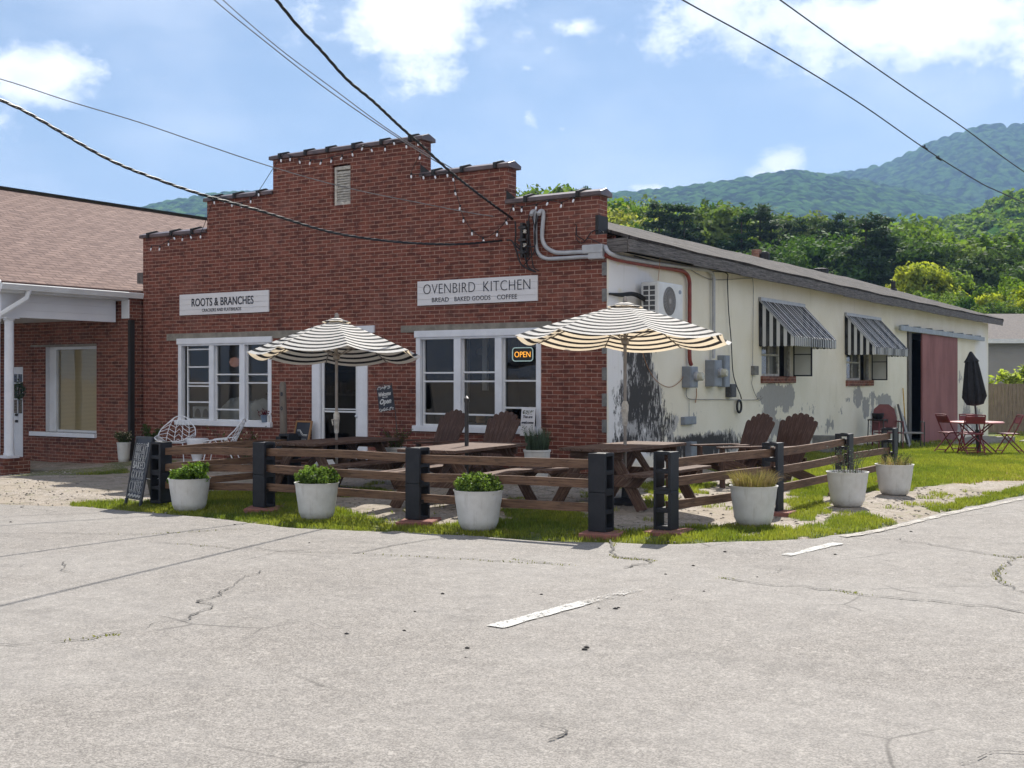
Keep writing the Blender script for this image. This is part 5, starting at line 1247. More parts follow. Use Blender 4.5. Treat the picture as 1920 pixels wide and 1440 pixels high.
def tuft(n, L, spread, mat, w=.0035, up=1.0, extra=None):
    def f(t, r, h, rg):
        V = []; F = []
        for k in range(n):
            a = rg.uniform(0, 6.28); rr = r*.8*sqrt(rg.random()); x, y = rr*cos(a), rr*sin(a); l = L*rg.uniform(.4, 1.15); b_ = a+rg.normal()*.7
            o = spread*rg.uniform(.1, 1)*l; p = [np.array([x, y, h*.88]), np.array([x+cos(b_)*o*.35, y+sin(b_)*o*.35, h*.88+l*.6*up]), np.array([x+cos(b_)*o, y+sin(b_)*o, h*.88+l*up*(1-.35*o/l)])]
            s_ = np.array([-sin(b_+1), cos(b_+1), 0])*w; i = len(V)
            V += [p[0]-s_, p[0]+s_, p[1]+s_*.8, p[1]-s_*.8, p[2]+s_*.2, p[2]-s_*.2]; F += [(i, i+1, i+2, i+3), (i+3, i+2, i+4, i+5)]
        raw_mesh('blades', np.array(V), np.array(F), M[mat], parent=t)
        if extra: extra(t, r, h, rg)
    return f
def stems(n, L, mat='sage', leafsz=.014, flowers=None, nf=0, bark='drystem', fs=.014, dens=26, sp=.5):
    def f(t, r, h, rg):
        mb = MB(); P = []; Q = []
        for k in range(n):
            a = rg.uniform(0, 6.28); rr = r*.7*sqrt(rg.random()); l = L*rg.uniform(.5, 1.1); b_ = a+rg.normal()*.5
            tip = Vector((rr*cos(a)+l*sp*cos(b_)*rg.uniform(.2, 1), rr*sin(a)+l*sp*sin(b_)*rg.uniform(.2, 1), h*.88+l)); q = spline([Vector((rr*cos(a), rr*sin(a), h*.85)), Vector((rr*cos(a)*1.1, rr*sin(a)*1.1, h*.88+l*.5)), tip], 6)
            mb.tube(q, .0028, 4)
            for _ in range(dens): c = q[rg.integers(2, len(q))]; P.append(tuple(c+Vector(rg.normal(size=3)*.02)))
            for _ in range(nf): Q.append(tuple(tip+Vector(rg.normal(size=3)*.03)))
        mb.build('stem', M['bark'], t)
        V, F = leaf_quads(rg, np.array(P), leafsz); raw_mesh('leaves', V, F, M[mat], parent=t)
        if flowers: V, F = leaf_quads(rg, np.array(Q), fs, ar=.9); raw_mesh('flowers', V, F, M[flowers], parent=t)
    return f
g1 = 'white pots along the rail fence'
potted('potted_shrub', 355, 958, 80, 62, 'white pot with a lopsided clipped boxwood beside the sandwich board', boxwood(.17, .6), group=g1)
potted('potted_shrub', 594, 974, 85, 70, 'white pot with a rounded boxwood in front of the first fence bay', boxwood(.18), group=g1)
potted('potted_shrub', 897, 994, 94, 76, 'white pot with spiky boxwood nearest the middle of the road edge', boxwood(.17), group=g1)
potted('potted_grass', 1413, 986, 90, 76, 'white pot full of dry straw coloured grass', tuft(750, .24, .9, 'drygrass', extra=tuft(380, .11, .7, 'moss')), group=g1)
potted('potted_weeds', 1589, 950, 79, 66, 'white pot with tall thin leggy stems by the side fence', stems(26, .34, 'sage', .010, dens=20), group=g1)
potted('potted_grass', 1677, 928, 72, 58, 'farthest white pot with short mixed grass and weeds', lambda t, r, h, rg: (tuft(260, .20, .9, 'drygrass')(t, r, h, rg), stems(10, .22, 'flowergreen', .012)(t, r, h, rg)), group=g1)
# pots against the facade
def atfac(px, py, y): p = at_y(px, py, y); return (p-CAM).dot(VIEW)
def fpot(name, px, ytop, wpx, y, label, plant, hh=None, cat='potted plant', potm='pot'):
    p = at_y(px, ytop, y); z0 = H(p.x, p.y); dep = (p-CAM).dot(VIEW); h = p.z-z0; r = wpx/FX*dep/2
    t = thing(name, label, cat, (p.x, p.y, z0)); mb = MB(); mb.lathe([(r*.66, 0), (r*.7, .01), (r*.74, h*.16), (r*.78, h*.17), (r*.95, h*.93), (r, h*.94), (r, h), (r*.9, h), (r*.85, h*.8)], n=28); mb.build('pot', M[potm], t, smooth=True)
    mb = MB(); mb.lathe([(r*.86, h*.88), (0, h*.90)], n=20); mb.build('soil', M['soil'], t)
    plant(t, r, h, np.random.default_rng(int(px))); return t
fpot('potted_flowers', 232, 829, 26, -.75, 'tall white planter of cream flowers against the left brick wall', stems(30, .26, 'flowergreen', .02, 'petal', 2, fs=.018, sp=.7))
fpot('potted_shrub', 284, 838, 26, -.6, 'leafy green bush in a pot behind the sandwich board', stems(30, .42, 'flowergreen', .028, sp=.5), potm='black')
fpot('potted_flowers', 741, 838, 42, -1.9, 'pale grey bowl pot of dark red flowers right of the door', stems(46, .33, 'flowergreen', .012, 'petalred', 4, fs=.012, sp=.8))
fpot('potted_herbs', 1007, 843, 52, -1.2, 'white pot of upright grey green herbs below the right window', lambda t, r, h, rg: (tuft(650, .36, .25, 'sage', .004)(t, r, h, rg), stems(12, .2, 'flowergreen', .012, sp=1.2)(t, r, h, rg)))
t = thing('flower_bed', 'straggling pale flowers growing below the left window', 'flowers', (*fz(455, 850, -.35)[:1], -.35, .03)); stems(46, .62, 'flowergreen', .016, 'petal', 1, fs=.02, sp=.9, dens=22)(t, .42, .0, np.random.default_rng(9))
# ------------------------------------------------------------------ picnic tables
def picnic(name, label, x, y, rz, L=1.95):
    z = H(x, y); t = thing(name, label, 'picnic table', (x, y, z), rz, 'brown picnic tables behind the fence')
    for k in range(5):
        a = -.40+.163*k; mb = MB(); mb.box(a, a+.155, -L/2+rnd.uniform(0, .01), L/2-rnd.uniform(0, .01), .715, .755)
        if k == 0: top = mb
        else: top.v += mb.v; top.f += [tuple(i+len(top.v)-len(mb.v) for i in f) for f in mb.f]; top.uv += mb.uv
    top.build('tabletop', M['table'], t, bevel=.005)
    for s_ in (-1, 1):
        mb = MB()
        for k in range(2): a = s_*(.56+.14*k); mb.box(a-.066, a+.066, -L/2, L/2, .425, .463)
        mb.build('bench', M['table'], t, bevel=.005)
        yy = s_*(L/2-.28)
        for q in (-1, 1): mb = MB(); mb.beam((q*.20, yy, .70), (q*.62, yy, .0), .04, .14, up=(1, 0, 0)); mb.build('leg', M['table'], t, bevel=.005)
        mb = MB(); z0, z1 = .285, .424; yb = yy+s_*.042; mb.hexa([(-.58, yb-.019, z0), (.58, yb-.019, z0), (.58, yb+.019, z0), (-.58, yb+.019, z0), (-.70, yb-.019, z1), (.70, yb-.019, z1), (.70, yb+.019, z1), (-.70, yb+.019, z1)]); mb.build('bearer', M['table'], t, bevel=.005)
        mb = MB(); mb.box(-.37, .37, yb-.019, yb+.019, .62, .714); mb.build('cleat', M['table'], t, bevel=.005)
        mb = MB(); mb.beam((0, yy*.93, .38), (0, yy*.35, .70), .04, .09); mb.build('brace', M['table'], t)
    return t
def wpos(px, d): p = at_d(px, HY, d); return p.x, p.y
T1 = wpos(631, 17.2); T2 = wpos(872, 15.05); T3 = wpos(1172, 15.25)
picnic('picnic_table', 'dark picnic table under the left striped umbrella', *T1, .02)
picnic('picnic_table', 'picnic table without an umbrella canopy, in the middle of the yard', *T2, .10)
picnic('picnic_table', 'picnic table under the right striped umbrella', *T3, -.02)
# ------------------------------------------------------------------ umbrellas
def umbrella(label, x, y, R, ztop, drop, phase, n=8, tilt=(0, 0), crank=.95, finial=.05):
    z0 = H(x, y); t = thing('patio_umbrella', label, 'umbrella', (x, y, z0), 0, 'striped umbrellas over the picnic tables')
    zt = ztop-z0; A0 = YAW+phase; mt = Matrix.Translation((0, 0, zt)) @ Matrix.Rotation(tilt[0], 4, RIGHT) @ Matrix.Rotation(tilt[1], 4, VIEW) @ Matrix.Translation((0, 0, -zt))
    Ls = sqrt(R*R+drop*drop); ny = 14; nx = 8
    def sp(k, u, v):      # rib k, across u 0..1, along v 0..1
        a = A0+2*pi*k/n; b_ = A0+2*pi*(k+1)/n
        p = Vector((cos(a), sin(a), 0)).lerp(Vector((cos(b_), sin(b_), 0)), u)*R*v
        z = zt-drop*(v**1.12)-.08*R/1.3*4*u*(1-u)*v**1.6*.9
        p.z = z; p *= 1; return mt @ p
    mb = MB()
    for k in range(n):
        for i in range(nx):
            for j in range(ny):
                v0 = j/ny; v1 = (j+1)/ny; u0 = i/nx; u1 = (i+1)/nx
                pts_ = [sp(k, u0, v0), sp(k, u0, v1), sp(k, u1, v1), sp(k, u1, v0)]; uv = [(k+u0, v0*Ls), (k+u0, v1*Ls), (k+u1, v1*Ls), (k+u1, v0*Ls)]
                if j == 0: pts_ = [pts_[0], pts_[1], pts_[2]]; uv = uv[:3]
                mb.face(pts_, uv)
    mb.build('canopy', M['canopy'], t, merge=True, smooth=True)
    mb = MB(); m_ = 16                       # vent cap
    for k in range(n):
        a = A0+2*pi*k/n; b_ = A0+2*pi*(k+1)/n; r_ = R*.17
        mb.face([mt @ Vector((0, 0, zt+.045)), mt @ Vector((r_*cos(a), r_*sin(a), zt-.035)), mt @ Vector((r_*cos(b_), r_*sin(b_), zt-.035))], [(k, .0), (k, .2), (k+1, .2)])
    mb.build('vent_cap', M['canopy'], t)
    for k in range(n):
        mb = MB(); a = A0+2*pi*k/n; P_ = []
        for v in (.03, .3, .6, .99): q = Vector((cos(a)*R*v, sin(a)*R*v, zt-drop*v**1.12-.018)); P_.append(mt @ q)
        mb.tube(P_, .009, 5); o = mb.build('rib', M['pole'], t)
        mb = MB(); mb.tube([mt @ Vector((.03*cos(a), .03*sin(a), zt-drop-.02)), mt @ Vector((cos(a)*R*.5, sin(a)*R*.5, zt-drop*.5**1.12-.025))], .007, 5); mb.build('strut', M['pole'], o)
    mb = MB(); mb.tube([(0, 0, .02), (0, 0, zt-.05)], .0215, 12); pl = mb.build('pole', M['pole'], t, smooth=True)
    mb = MB(); mb.lathe([(.0, zt+.03), (.032, zt+.035), (.028, zt+.08), (.018, zt+.1), (0, zt+.105)], n=12, M=mt); mb.build('finial', M['pole'], pl, smooth=True)
    mb = MB(); mb.lathe([(.022, zt-drop-.09), (.05, zt-drop-.07), (.05, zt-drop+.0), (.022, zt-drop+.02)], n=14); mb.build('hub', M['pole'], pl, smooth=True)
    mb = MB(); mb.lathe([(.026, crank), (.034, crank+.02), (.038, crank+.14), (.045, crank+.2), (.045, crank+.27), (.03, crank+.31), (.022, crank+.32)], n=14); mb.tube([(0, -.05, crank+.2), (0, -.1, crank+.2), (.02, -.1, crank+.12)], .01, 6); mb.build('crank', M['louvre'], pl, smooth=True)
    mb = MB(); mb.lathe([(.23, .0), (.23, .03), (.2, .06), (.05, .08), (.035, .3), (.022, .3)], n=24); mb.build('base', M['black'], t, smooth=True)
    return t
umbrella('black and cream striped umbrella in front of the shop door', *T1, 163/FX*17.2, E+(HY-600)/FX*17.2, .50, radians(15.5), tilt=(-.08, .0), crank=.85)
umbrella('larger black and cream striped umbrella at the right corner of the shop', *T3, 206/FX*15.25, E+(HY-571)/FX*15.25, .44, radians(6), tilt=(-.055, .022), crank=1.0)
# bare pole on the middle table
x, y = wpos(875, 15.0); z0 = H(x, y); mb = MB(); mb.tube([(x, y, z0), (x, y, E+(HY-752)/FX*15)], .026, 10); mb.lathe([(.03, 0), (.035, .05), (.0, .09)], (x, y, E+(HY-755)/FX*15), 10)
mb.build('umbrella_pole', M['blackmetal'], label='dark bare pole standing through the middle picnic table', cat='pole', smooth=True)
# ------------------------------------------------------------------ adirondack chairs
def adirondack(name, label, grp_):
    t = thing(name, label, 'chair', (0, 0, 0), 0, grp_); m_ = M['chairwood']
    for s_ in (-1, 1):
        mb = MB(); mb.beam((s_*.29, -.38, 0), (s_*.29, -.38, .53), .10, .03, up=(0, 1, 0)); mb.build('front_leg', m_, t, bevel=.004)
        mb = MB(); mb.beam((s_*.25, -.40, .36), (s_*.25, .52, .03), .03, .14); mb.build('side_rail', m_, t, bevel=.004)
        mb = MB(); mb.hexa([(s_*.34-.07, -.47, .53), (s_*.34+.07, -.47, .53), (s_*.34+.05, .33, .53), (s_*.34-.03, .33, .53), (s_*.34-.07, -.47, .552), (s_*.34+.07, -.47, .552), (s_*.34+.05, .33, .552), (s_*.34-.03, .33, .552)]); mb.build('armrest', m_, t, bevel=.006)
    mb = MB()
    for k in range(6): yy = -.42+.105*k; mb.box(-.27, .27, yy, yy+.095, .375-.36*(.105*k)*1.0, .395-.36*(.105*k)*1.0)
    mb.build('seat', m_, t, bevel=.004)
    bt_ = radians(24); mb = MB(); n = 7
    for k in range(n):
        a = (k-(n-1)/2)*.042; L = .86-.012*(k-(n-1)/2)**2; base = Vector(((k-(n-1)/2)*.068, .12, .20)); d = Vector((sin(a)*1.0, sin(bt_), cos(bt_))).normalized(); w0, w1 = .031, .049
        sx = Vector((cos(a), 0, -sin(a)*.5)).normalized(); nn = sx.cross(d).normalized()*.009; pts_ = []
        prof = [(-w0, 0), (w0, 0), (w1, L-.04), (w1*.72, L-.012), (0, L), (-w1*.72, L-.012), (-w1, L-.04)]
        A_ = [base+sx*p_[0]+d*p_[1]+nn for p_ in prof]; C_ = [base+sx*p_[0]+d*p_[1]-nn for p_ in prof]; u = rnd.random()*9
        mb.face(A_, [(p_[1]+u, p_[0]+u) for p_ in prof]); mb.face(C_[::-1], [(p_[1]+u, p_[0]+u+.5) for p_ in prof][::-1])
        for j in range(7): j2 = (j+1) % 7; mb.face([A_[j], C_[j], C_[j2], A_[j2]], [(u, u), (u, u+.02), (u+.1, u+.02), (u+.1, u)])
    mb.build('backrest', m_, t)
    mb = MB(); mb.box(-.36, .36, .30, .335, .50, .53); mb.box(-.27, .27, .24, .27, .30, .38); mb.build('back_brace', m_, t)
    return t
A1 = adirondack('adirondack_chair', 'left adirondack chair below the right shop window', 'brown adirondack chairs')
p = at_y(806, 700, -1.35); A1.location = (p.x, p.y, H(p.x, p.y)+.02); A1.rotation_euler = (0, 0, -.35); A1.scale = (1.1, 1.1, 1.1)
p = at_y(903, 700, -1.45); dup(A1, 'right adirondack chair below the right shop window, beside the welcome placard', (p.x, p.y, H(p.x, p.y)), -.28)
p = at_d(1378, HY, 17.9); dup(A1, 'adirondack chair by the cream wall, the one nearer the corner', (p.x, p.y, H(p.x, p.y)), -.62)
p = at_d(1459, HY, 17.9); dup(A1, 'adirondack chair by the cream wall, the one nearer the red door', (p.x, p.y, H(p.x, p.y)), -.40)
# ------------------------------------------------------------------ white wire chairs and bowl table
def wirechair(label):
    t = thing('wire_chair', label, 'chair', (0, 0, 0), 0, 'white wire garden chairs'); m_ = M['whitemetal']; R = .0085
    def sh(u, v):        # shell: u -1..1 around, v 0 (seat front) .. 1 (back top)
        if v < .45: w = v/.45; x = u*(.30+.05*w); y = -.30+.50*w; z = .40-.05*w+.10*abs(u)**3*w+.06*abs(u)**4
        else: w = (v-.45)/.55; x = u*(.35-.0*w)*(1-.42*w**3); y = .20+.20*w-.10*abs(u)**2*(1-w*.5); z = .35+.50*w*(1-.25*abs(u)**2.5)+.10*abs(u)**3*(1-w)
        return Vector((x, y, z))
    mb = MB(); rim = [sh(-1, v/14) for v in range(1, 13)]+[sh(u/6, 1) for u in range(-4, 5)]+[sh(1, v/14) for v in range(12, 0, -1)]+[sh(u/6, .02) for u in range(5, -6, -1)]
    mb.tube(spline(rim+[rim[0]], 3), R*1.3, 6); mb.build('rim', m_, t)
    mb = MB()
    for u in (-.6, -.2, .2, .6): mb.tube([sh(u, v/12) for v in range(0, 13)], R*.8, 5)
    cols = [-1, -.6, -.2, .2, .6, 1]
    for i in range(5):
        c = (cols[i]+cols[i+1])/2
        if i == 2: continue
        s_ = 1 if i % 2 else -1
        for k in range(9): v = .06+.1*k; a = cols[i] if s_ > 0 else cols[i+1]; b_ = cols[i+1] if s_ > 0 else cols[i]; mb.tube([sh(a, min(1, v+.09)), sh(b_, v)], R*.7, 4)
    for k in range(9): v = .06+.1*k; mb.tube([sh(-.2, v), sh(0, min(1, v+.07)), sh(.2, v)], R*.7, 4)
    mb.build('wire_seat', m_, t)
    for x in (-1, 1):
        for y0_, y1_ in ((-.22, -.30), (.14, .30)): mb = MB(); mb.tube([(x*.22, y0_, .37), (x*.27, y1_, 0)], R*1.2, 6); mb.build('leg', m_, t)
    mb = MB(); mb.tube([(-.22, -.22, .37), (.22, -.22, .37), (.22, .14, .36), (-.22, .14, .36), (-.22, -.22, .37)], R, 5); mb.build('seat_frame', m_, t)
    return t
w1 = wirechair('white wire chair facing the road, left of the bowl table'); p = at_y(327, 800, -1.0); w1.location = (p.x, p.y, H(p.x, p.y)+.06); w1.rotation_euler = (0, 0, .55)
p = at_y(417, 800, -1.15); dup(w1, 'white wire chair seen side on, right of the bowl table', (p.x, p.y, H(p.x, p.y)+.06), -1.0)
p = at_y(370, 822, -1.1); z0 = H(p.x, p.y); r_ = 20/FX*22; h_ = p.z-z0
mb = MB(); mb.lathe([(r_*.5, 0), (r_*.55, .02), (r_*.4, h_*.3), (r_*.55, h_*.42), (r_*.85, h_*.68), (r_*1.02, h_*.97), (r_, h_), (0, h_+.004)], (p.x, p.y, z0), 30); mb.build('side_table', M['white'], label='round white bowl shaped side table between the wire chairs', cat='side table', smooth=True)
# ------------------------------------------------------------------ signs
def board_sign(name, label, x0, x1, z0, z1, m_=None, y=-.012, th=.025):
    t = thing(name, label, 'sign', ((x0+x1)/2, y, z0)); mb = MB(); n = 4
    for k in range(n): zz_ = z0+(z1-z0)*k/n; mb.box(x0, x1, y-th, y, zz_+.0012, z0+(z1-z0)*(k+1)/n-.0012)
    mb.build('board', m_ or M['signwhite'], t, world=True, bevel=.002)
    def put(s, fx0, fx1, fz0, fz1, **kw):
        xa = x0+(x1-x0)*fx0; xb = x0+(x1-x0)*fx1; za = z0+(z1-z0)*fz0; zb_ = z0+(z1-z0)*fz1
        text(s, xb-xa, zb_-za, frame(((xa+xb)/2, y-th-.004, (za+zb_)/2), (1, 0, 0), (0, 0, 1)), M['ink'], t, **kw)
    return t, put
xa, xb = fz(337, 570, -.03)[0], fz(504, 570, -.03)[0]; zt = avgz([fz(337, 553)[1], fz(504, 544)[1]]); zb = avgz([fz(337, 592)[1], fz(504, 585)[1]])
t, put = board_sign('shop_sign', 'smaller white board sign with two lines above the left window', xa, xb, zb, zt)
put('ROOTS & BRANCHES', .145, .84, .40, .78, bold=.012, spacing=1.02); put('CRACKERS AND FLATBREADS', .265, .705, .13, .28, bold=.004, spacing=1.05)
xa, xb = fz(783, 550, -.03)[0], fz(1008, 545, -.03)[0]; zt = avgz([fz(783, 529)[1], fz(1008, 515)[1]]); zb = avgz([fz(783, 574)[1], fz(1008, 564)[1]])
t, put = board_sign('shop_sign', 'wider white board sign with thin capitals above the right window', xa, xb, zb, zt)
put('OVENBIRD  KITCHEN', .055, .945, .46, .86, bold=-.016, spacing=1.04); put('BREAD', .13, .275, .12, .30, bold=-.003, spacing=1.05); put('BAKED GOODS', .325, .625, .12, .30, bold=-.003, spacing=1.05); put('COFFEE', .68, .84, .12, .30, bold=-.003, spacing=1.05)
# lit window sign
x0, x1 = fz(961, 665, .05)[0], fz(999, 665, .05)[0]; z0, z1 = fz(980, 677, .05)[1], fz(980, 652, .05)[1]
t = thing('lit_sign', 'small lit orange window sign in a rounded pale frame', 'sign', ((x0+x1)/2, .05, z0)); c = .05; R_ = []
for cx, cz, a0 in ((x1-c, z1-c, 0), (x0+c, z1-c, 1), (x0+c, z0+c, 2), (x1-c, z0+c, 3)):
    for k in range(5): a = pi/2*(a0+k/4); R_.append((cx+c*cos(a), .05, cz+c*sin(a)))
mb = MB(); mb.tube(R_+[R_[0]], .009, 6); mb.build('frame', M['neon2'], t, world=True)
mb = MB(); mb.box(x0+.01, x1-.01, .058, .062, z0+.01, z1-.01); mb.build('backing', M['interior'], t, world=True)
text('OPEN', (x1-x0)*.78, (z1-z0)*.42, frame(((x0+x1)/2, .045, (z0+z1)/2), (1, 0, 0), (0, 0, 1)), M['neon'], t, bold=-.008)
# garden flag leaning at the door
t = thing('garden_flag', 'tilted black garden flag with white script right of the door', 'flag', tuple(at_y(746, 830, -.5)))
c = [at_y(705, 727, -.45), at_y(733, 722, -.45), at_y(740, 766, -.45), at_y(713, 774, -.45)]
ux = (c[1]-c[0]).normalized(); cen = (c[0]+c[1]+c[2]+c[3])/4; uy = ((c[0]-c[3])+(c[1]-c[2])).normalized(); uy = (uy-ux*uy.dot(ux)).normalized(); wd = (c[1]-c[0]).length; ht = ((c[0]-c[3]).length+(c[1]-c[2]).length)/2
fr0 = frame(cen, ux, uy)
mb = MB(); mb.box(-wd/2, wd/2, -ht/2, ht/2, -.003, .003, fr0); mb.build('cloth', M['board'], t, world=True)
mb = MB()
for yy in (-ht*.44, ht*.44):
    for k in range(34): x_ = rnd.uniform(-wd*.47, wd*.47); y_ = yy+rnd.uniform(-ht*.055, ht*.055); a = rnd.uniform(0, 3); s_ = rnd.uniform(.008, .02); Mx = fr0 @ Matrix.Translation((x_, y_, .004)) @ Matrix.Rotation(a, 4, 'Z'); mb.box(-s_, s_, -s_*.35, s_*.35, 0, .001, Mx)
mb.build('border_pattern', M['chalk'], t, world=True)
fr1 = lambda y_, k=0: fr0 @ Matrix.Translation((k, y_, .006))
text('Welcome', wd*.80, ht*.17, fr1(ht*.19), M['chalk'], t, shear=.35, bold=.03); text('WE ARE', wd*.36, ht*.05, fr1(ht*.055), M['chalk'], t, bold=.01); text('Open', wd*.76, ht*.27, fr1(-ht*.14), M['chalk'], t, shear=.3, bold=.035)
q = [at_y(734, 719, -.46), at_y(741, 770, -.46), at_y(746, 835, -.5)]; mb = MB(); mb.tube([q[2]+Vector((0.02, 0, -.4)), q[2], q[1], q[0], c[0]+Vector((-.02, 0, .02))], .008, 6); mb.build('flag_rod', M['blackmetal'], t, world=True)
# white welcome placard at the right window
c0 = at_y(977, 763, -.15); c1 = at_y(1003, 765, -.15); c2 = at_y(1002, 818, -.25)
t = thing('placard', 'white leafy welcome placard propped at the right window', 'sign', tuple(at_y(990, 818, -.2))); wd = (c1-c0).length; ht = (c1-c2).length
fr0 = frame((c0+c2)/2, (1, 0, 0), (0, .12, 1)); mb = MB(); mb.box(-wd/2, wd/2, -ht/2, ht/2, -.01, 0, fr0); mb.build('panel', M['signwhite'], t, world=True, bevel=.002)
text('You are', wd*.66, ht*.10, fr0 @ Matrix.Translation((0, ht*.17, .004)), M['ink'], t, shear=.3, bold=.01); text('welcome', wd*.86, ht*.10, fr0 @ Matrix.Translation((0, -ht*.03, .004)), M['ink'], t, shear=.3, bold=.015)
P = np.array([[rnd.uniform(-wd*.38, wd*.38), rnd.choice((rnd.uniform(.24, .40), rnd.uniform(-.40, -.12)))*ht, .003] for _ in range(90)]); V, F = leaf_quads(rng, P, .012, N=np.tile([0, 0, 3.0], (90, 1)), ar=.4); Mi = np.array(ORG[t.name] @ fr0); V = V @ Mi[:3, :3].T+Mi[:3, 3]
raw_mesh('leaf_print', V, F, M['sage'], parent=t)
# framed chalkboard left of the door
t = thing('chalkboard', 'small oak framed chalkboard leaning on the wall left of the door', 'chalkboard', tuple(at_y(570, 850, -.3))); c0 = at_y(556, 787, -.15); c1 = at_y(586, 789, -.15); wd = (c1-c0).length; ht = .62
cen = (c0+c1)/2+Vector((0, -.08, -ht/2)); fr0 = frame(cen, (1, 0, 0), (0, .26, 1)) 
mb = MB(); mb.box(-wd/2+.02, wd/2-.02, -ht/2+.02, ht/2-.02, -.01, .0, fr0); mb.build('board', M['board'], t, world=True)
mb = MB()
for a in ((-wd/2, wd/2, ht/2-.03, ht/2), (-wd/2, wd/2, -ht/2, -ht/2+.03), (-wd/2, -wd/2+.03, -ht/2+.03, ht/2-.03), (wd/2-.03, wd/2, -ht/2+.03, ht/2-.03)): mb.box(*a, -.015, .012, fr0)
mb.build('frame', M['oak'], t, world=True, bevel=.002)
mb = MB(); F_ = lambda x, y: fr0 @ Vector((x*wd, y*ht, .004))
mb.tube([F_(-.33, .22), F_(-.15, .22), F_(.0, .12), F_(.1, .08), F_(.33, .08)], .006, 4); mb.tube([F_(-.33, .19), F_(-.15, .19), F_(-.03, .09), F_(.1, .05), F_(.33, .05)], .004, 4); mb.tube([F_(-.3, -.05), F_(.3, -.05)], .0025, 4); mb.build('chalk_drawing', M['chalk'], t, world=True)
text('Local', wd*.5, ht*.07, fr0 @ Matrix.Translation((-.01, -ht*.24, .004)), M['chalk'], t, bold=.01)
# weathered log post in a black tub
p = at_y(531, 818, -.45); r_ = 6.2/FX*22; mb = MB(); zt = E+(HY-716)/FX*((p-CAM).dot(VIEW)); z0 = H(p.x, p.y)
t = thing('log_post', 'tall weathered grey log post left of the door', 'post', (p.x, p.y, z0)); mb.tube([(p.x+.01, p.y, z0), (p.x+.01, p.y, z0+.6), (p.x-.01, p.y, zt-.05), (p.x-.01, p.y, zt)], [r_*1.15, r_*1.1, r_*.98, r_*.7], 14); mb.build('log', M['logwood'], t, world=True, smooth=True)
for s_, z_ in (('8', .22), ('0', .48)): text(s_, .045, .07, frame((p.x+.02, p.y-r_*1.03, zt-z_), (1, .3, 0), (0, 0, 1)), M['ink'], t, name='numeral', bold=.03)
p = at_y(541, 818, -.6); mb = MB(); z0 = H(p.x, p.y)
x_, y_ = p.x, p.y
for a in ((-.16, .16, -.16, -.14), (-.16, .16, .14, .16), (-.16, -.14, -.14, .14), (.14, .16, -.14, .14)): mb.box(x_+a[0], x_+a[1], y_+a[2], y_+a[3], z0, p.z+.0)
mb.box(x_-.14, x_+.14, y_-.14, y_+.14, z0, p.z-.06); mb.build('planter_box', M['black'], label='square black planter box at the foot of the log post', cat='planter', bevel=.005)
# sandwich board
def cf(l, d, z=0): return RIGHT*l+VIEW*d+Vector((0, 0, z))
base = gnd(248, 950); n_ = cf(-.75, -.66).normalized(); w_ = cf(.66, -.75).normalized(); hgt_ = .93; spread = .40; wd = .50
t = thing('sandwich_board', 'black chalk lettered sandwich board standing at the left end of the fence', 'sandwich board', tuple(base))
fb = base; bb = base-n_*spread; top = base-n_*spread*.42+Vector((0, 0, hgt_)); up1 = (top-fb); L1 = up1.length; up1.normalize()
fr0 = frame(fb+up1*L1/2, w_, up1); up2 = (top+n_*-.03-bb); L2 = up2.length; fr2 = frame(bb+up2*.5, w_, up2)
def panel(mb, fr_, L, side):
    s_ = side; mb.box(-wd/2, wd/2, -L/2+.10, L/2, -.012*s_-.006, -.012*s_+.006, fr_); mb.box(-wd/2, -wd/2+.04, -L/2, -L/2+.10, -.02, .01, fr_); mb.box(wd/2-.04, wd/2, -L/2, -L/2+.10, -.02, .01, fr_)
mb = MB(); panel(mb, fr0, L1, 1); mb.build('front_panel', M['board'], t, world=True)
mb = MB()
for a in ((-wd/2, wd/2, L1/2-.035, L1/2), (-wd/2, -wd/2+.03, -L1/2+.1, L1/2-.035), (wd/2-.03, wd/2, -L1/2+.1, L1/2-.035), (-wd/2+.03, wd/2-.03, -L1/2+.1, -L1/2+.13)): mb.box(*a, -.016, .004, fr0)
mb.build('frame', M['blackmetal'], t, world=True, bevel=.002)
mb = MB(); panel(mb, fr2, L2, -1); mb.build('rear_panel', M['black'], t, world=True)
mb = MB(); a_ = fb+up1*.42*L1+w_*wd*.48; b_ = bb+up2*.42+w_*wd*.48; mb.tube([a_, (a_+b_)/2+Vector((0, 0, -.03)), b_], .004, 4); mb.build('chain', M['whitemetal'], t, world=True)
def chalk(s, cx, cy, w, h, **kw): text(s, w*wd, h*L1, fr0 @ Matrix.Translation((cx*wd, cy*L1, .002)), M['chalk'], t, **kw)
chalk('BREAD', -.02, .275, .74, .25, outline=.008, spacing=.95); chalk('&', .34, .39, .1, .06, bold=.0); chalk('BAKED', -.02, .09, .72, .105, bold=-.018); chalk('GOODS', -.02, -.045, .74, .135, outline=.008, spacing=.95); chalk('COFFEE', -.02, -.215, .76, .18, outline=.008, spacing=.92)
mb = MB()
for k in range(13): x_ = -.36+.72*k/12; y_ = -.345+.012*sin(k*2.1); q = [fr0 @ Vector(((x_+a)*wd, (y_+b_)*L1, .004)) for a, b_ in ((-.02, -.015), (.0, .018), (.025, .0), (.0, -.018), (-.02, .01))]; mb.tube(q, .003, 4)
mb.build('chalk_drawing', M['chalk'], t, world=True)
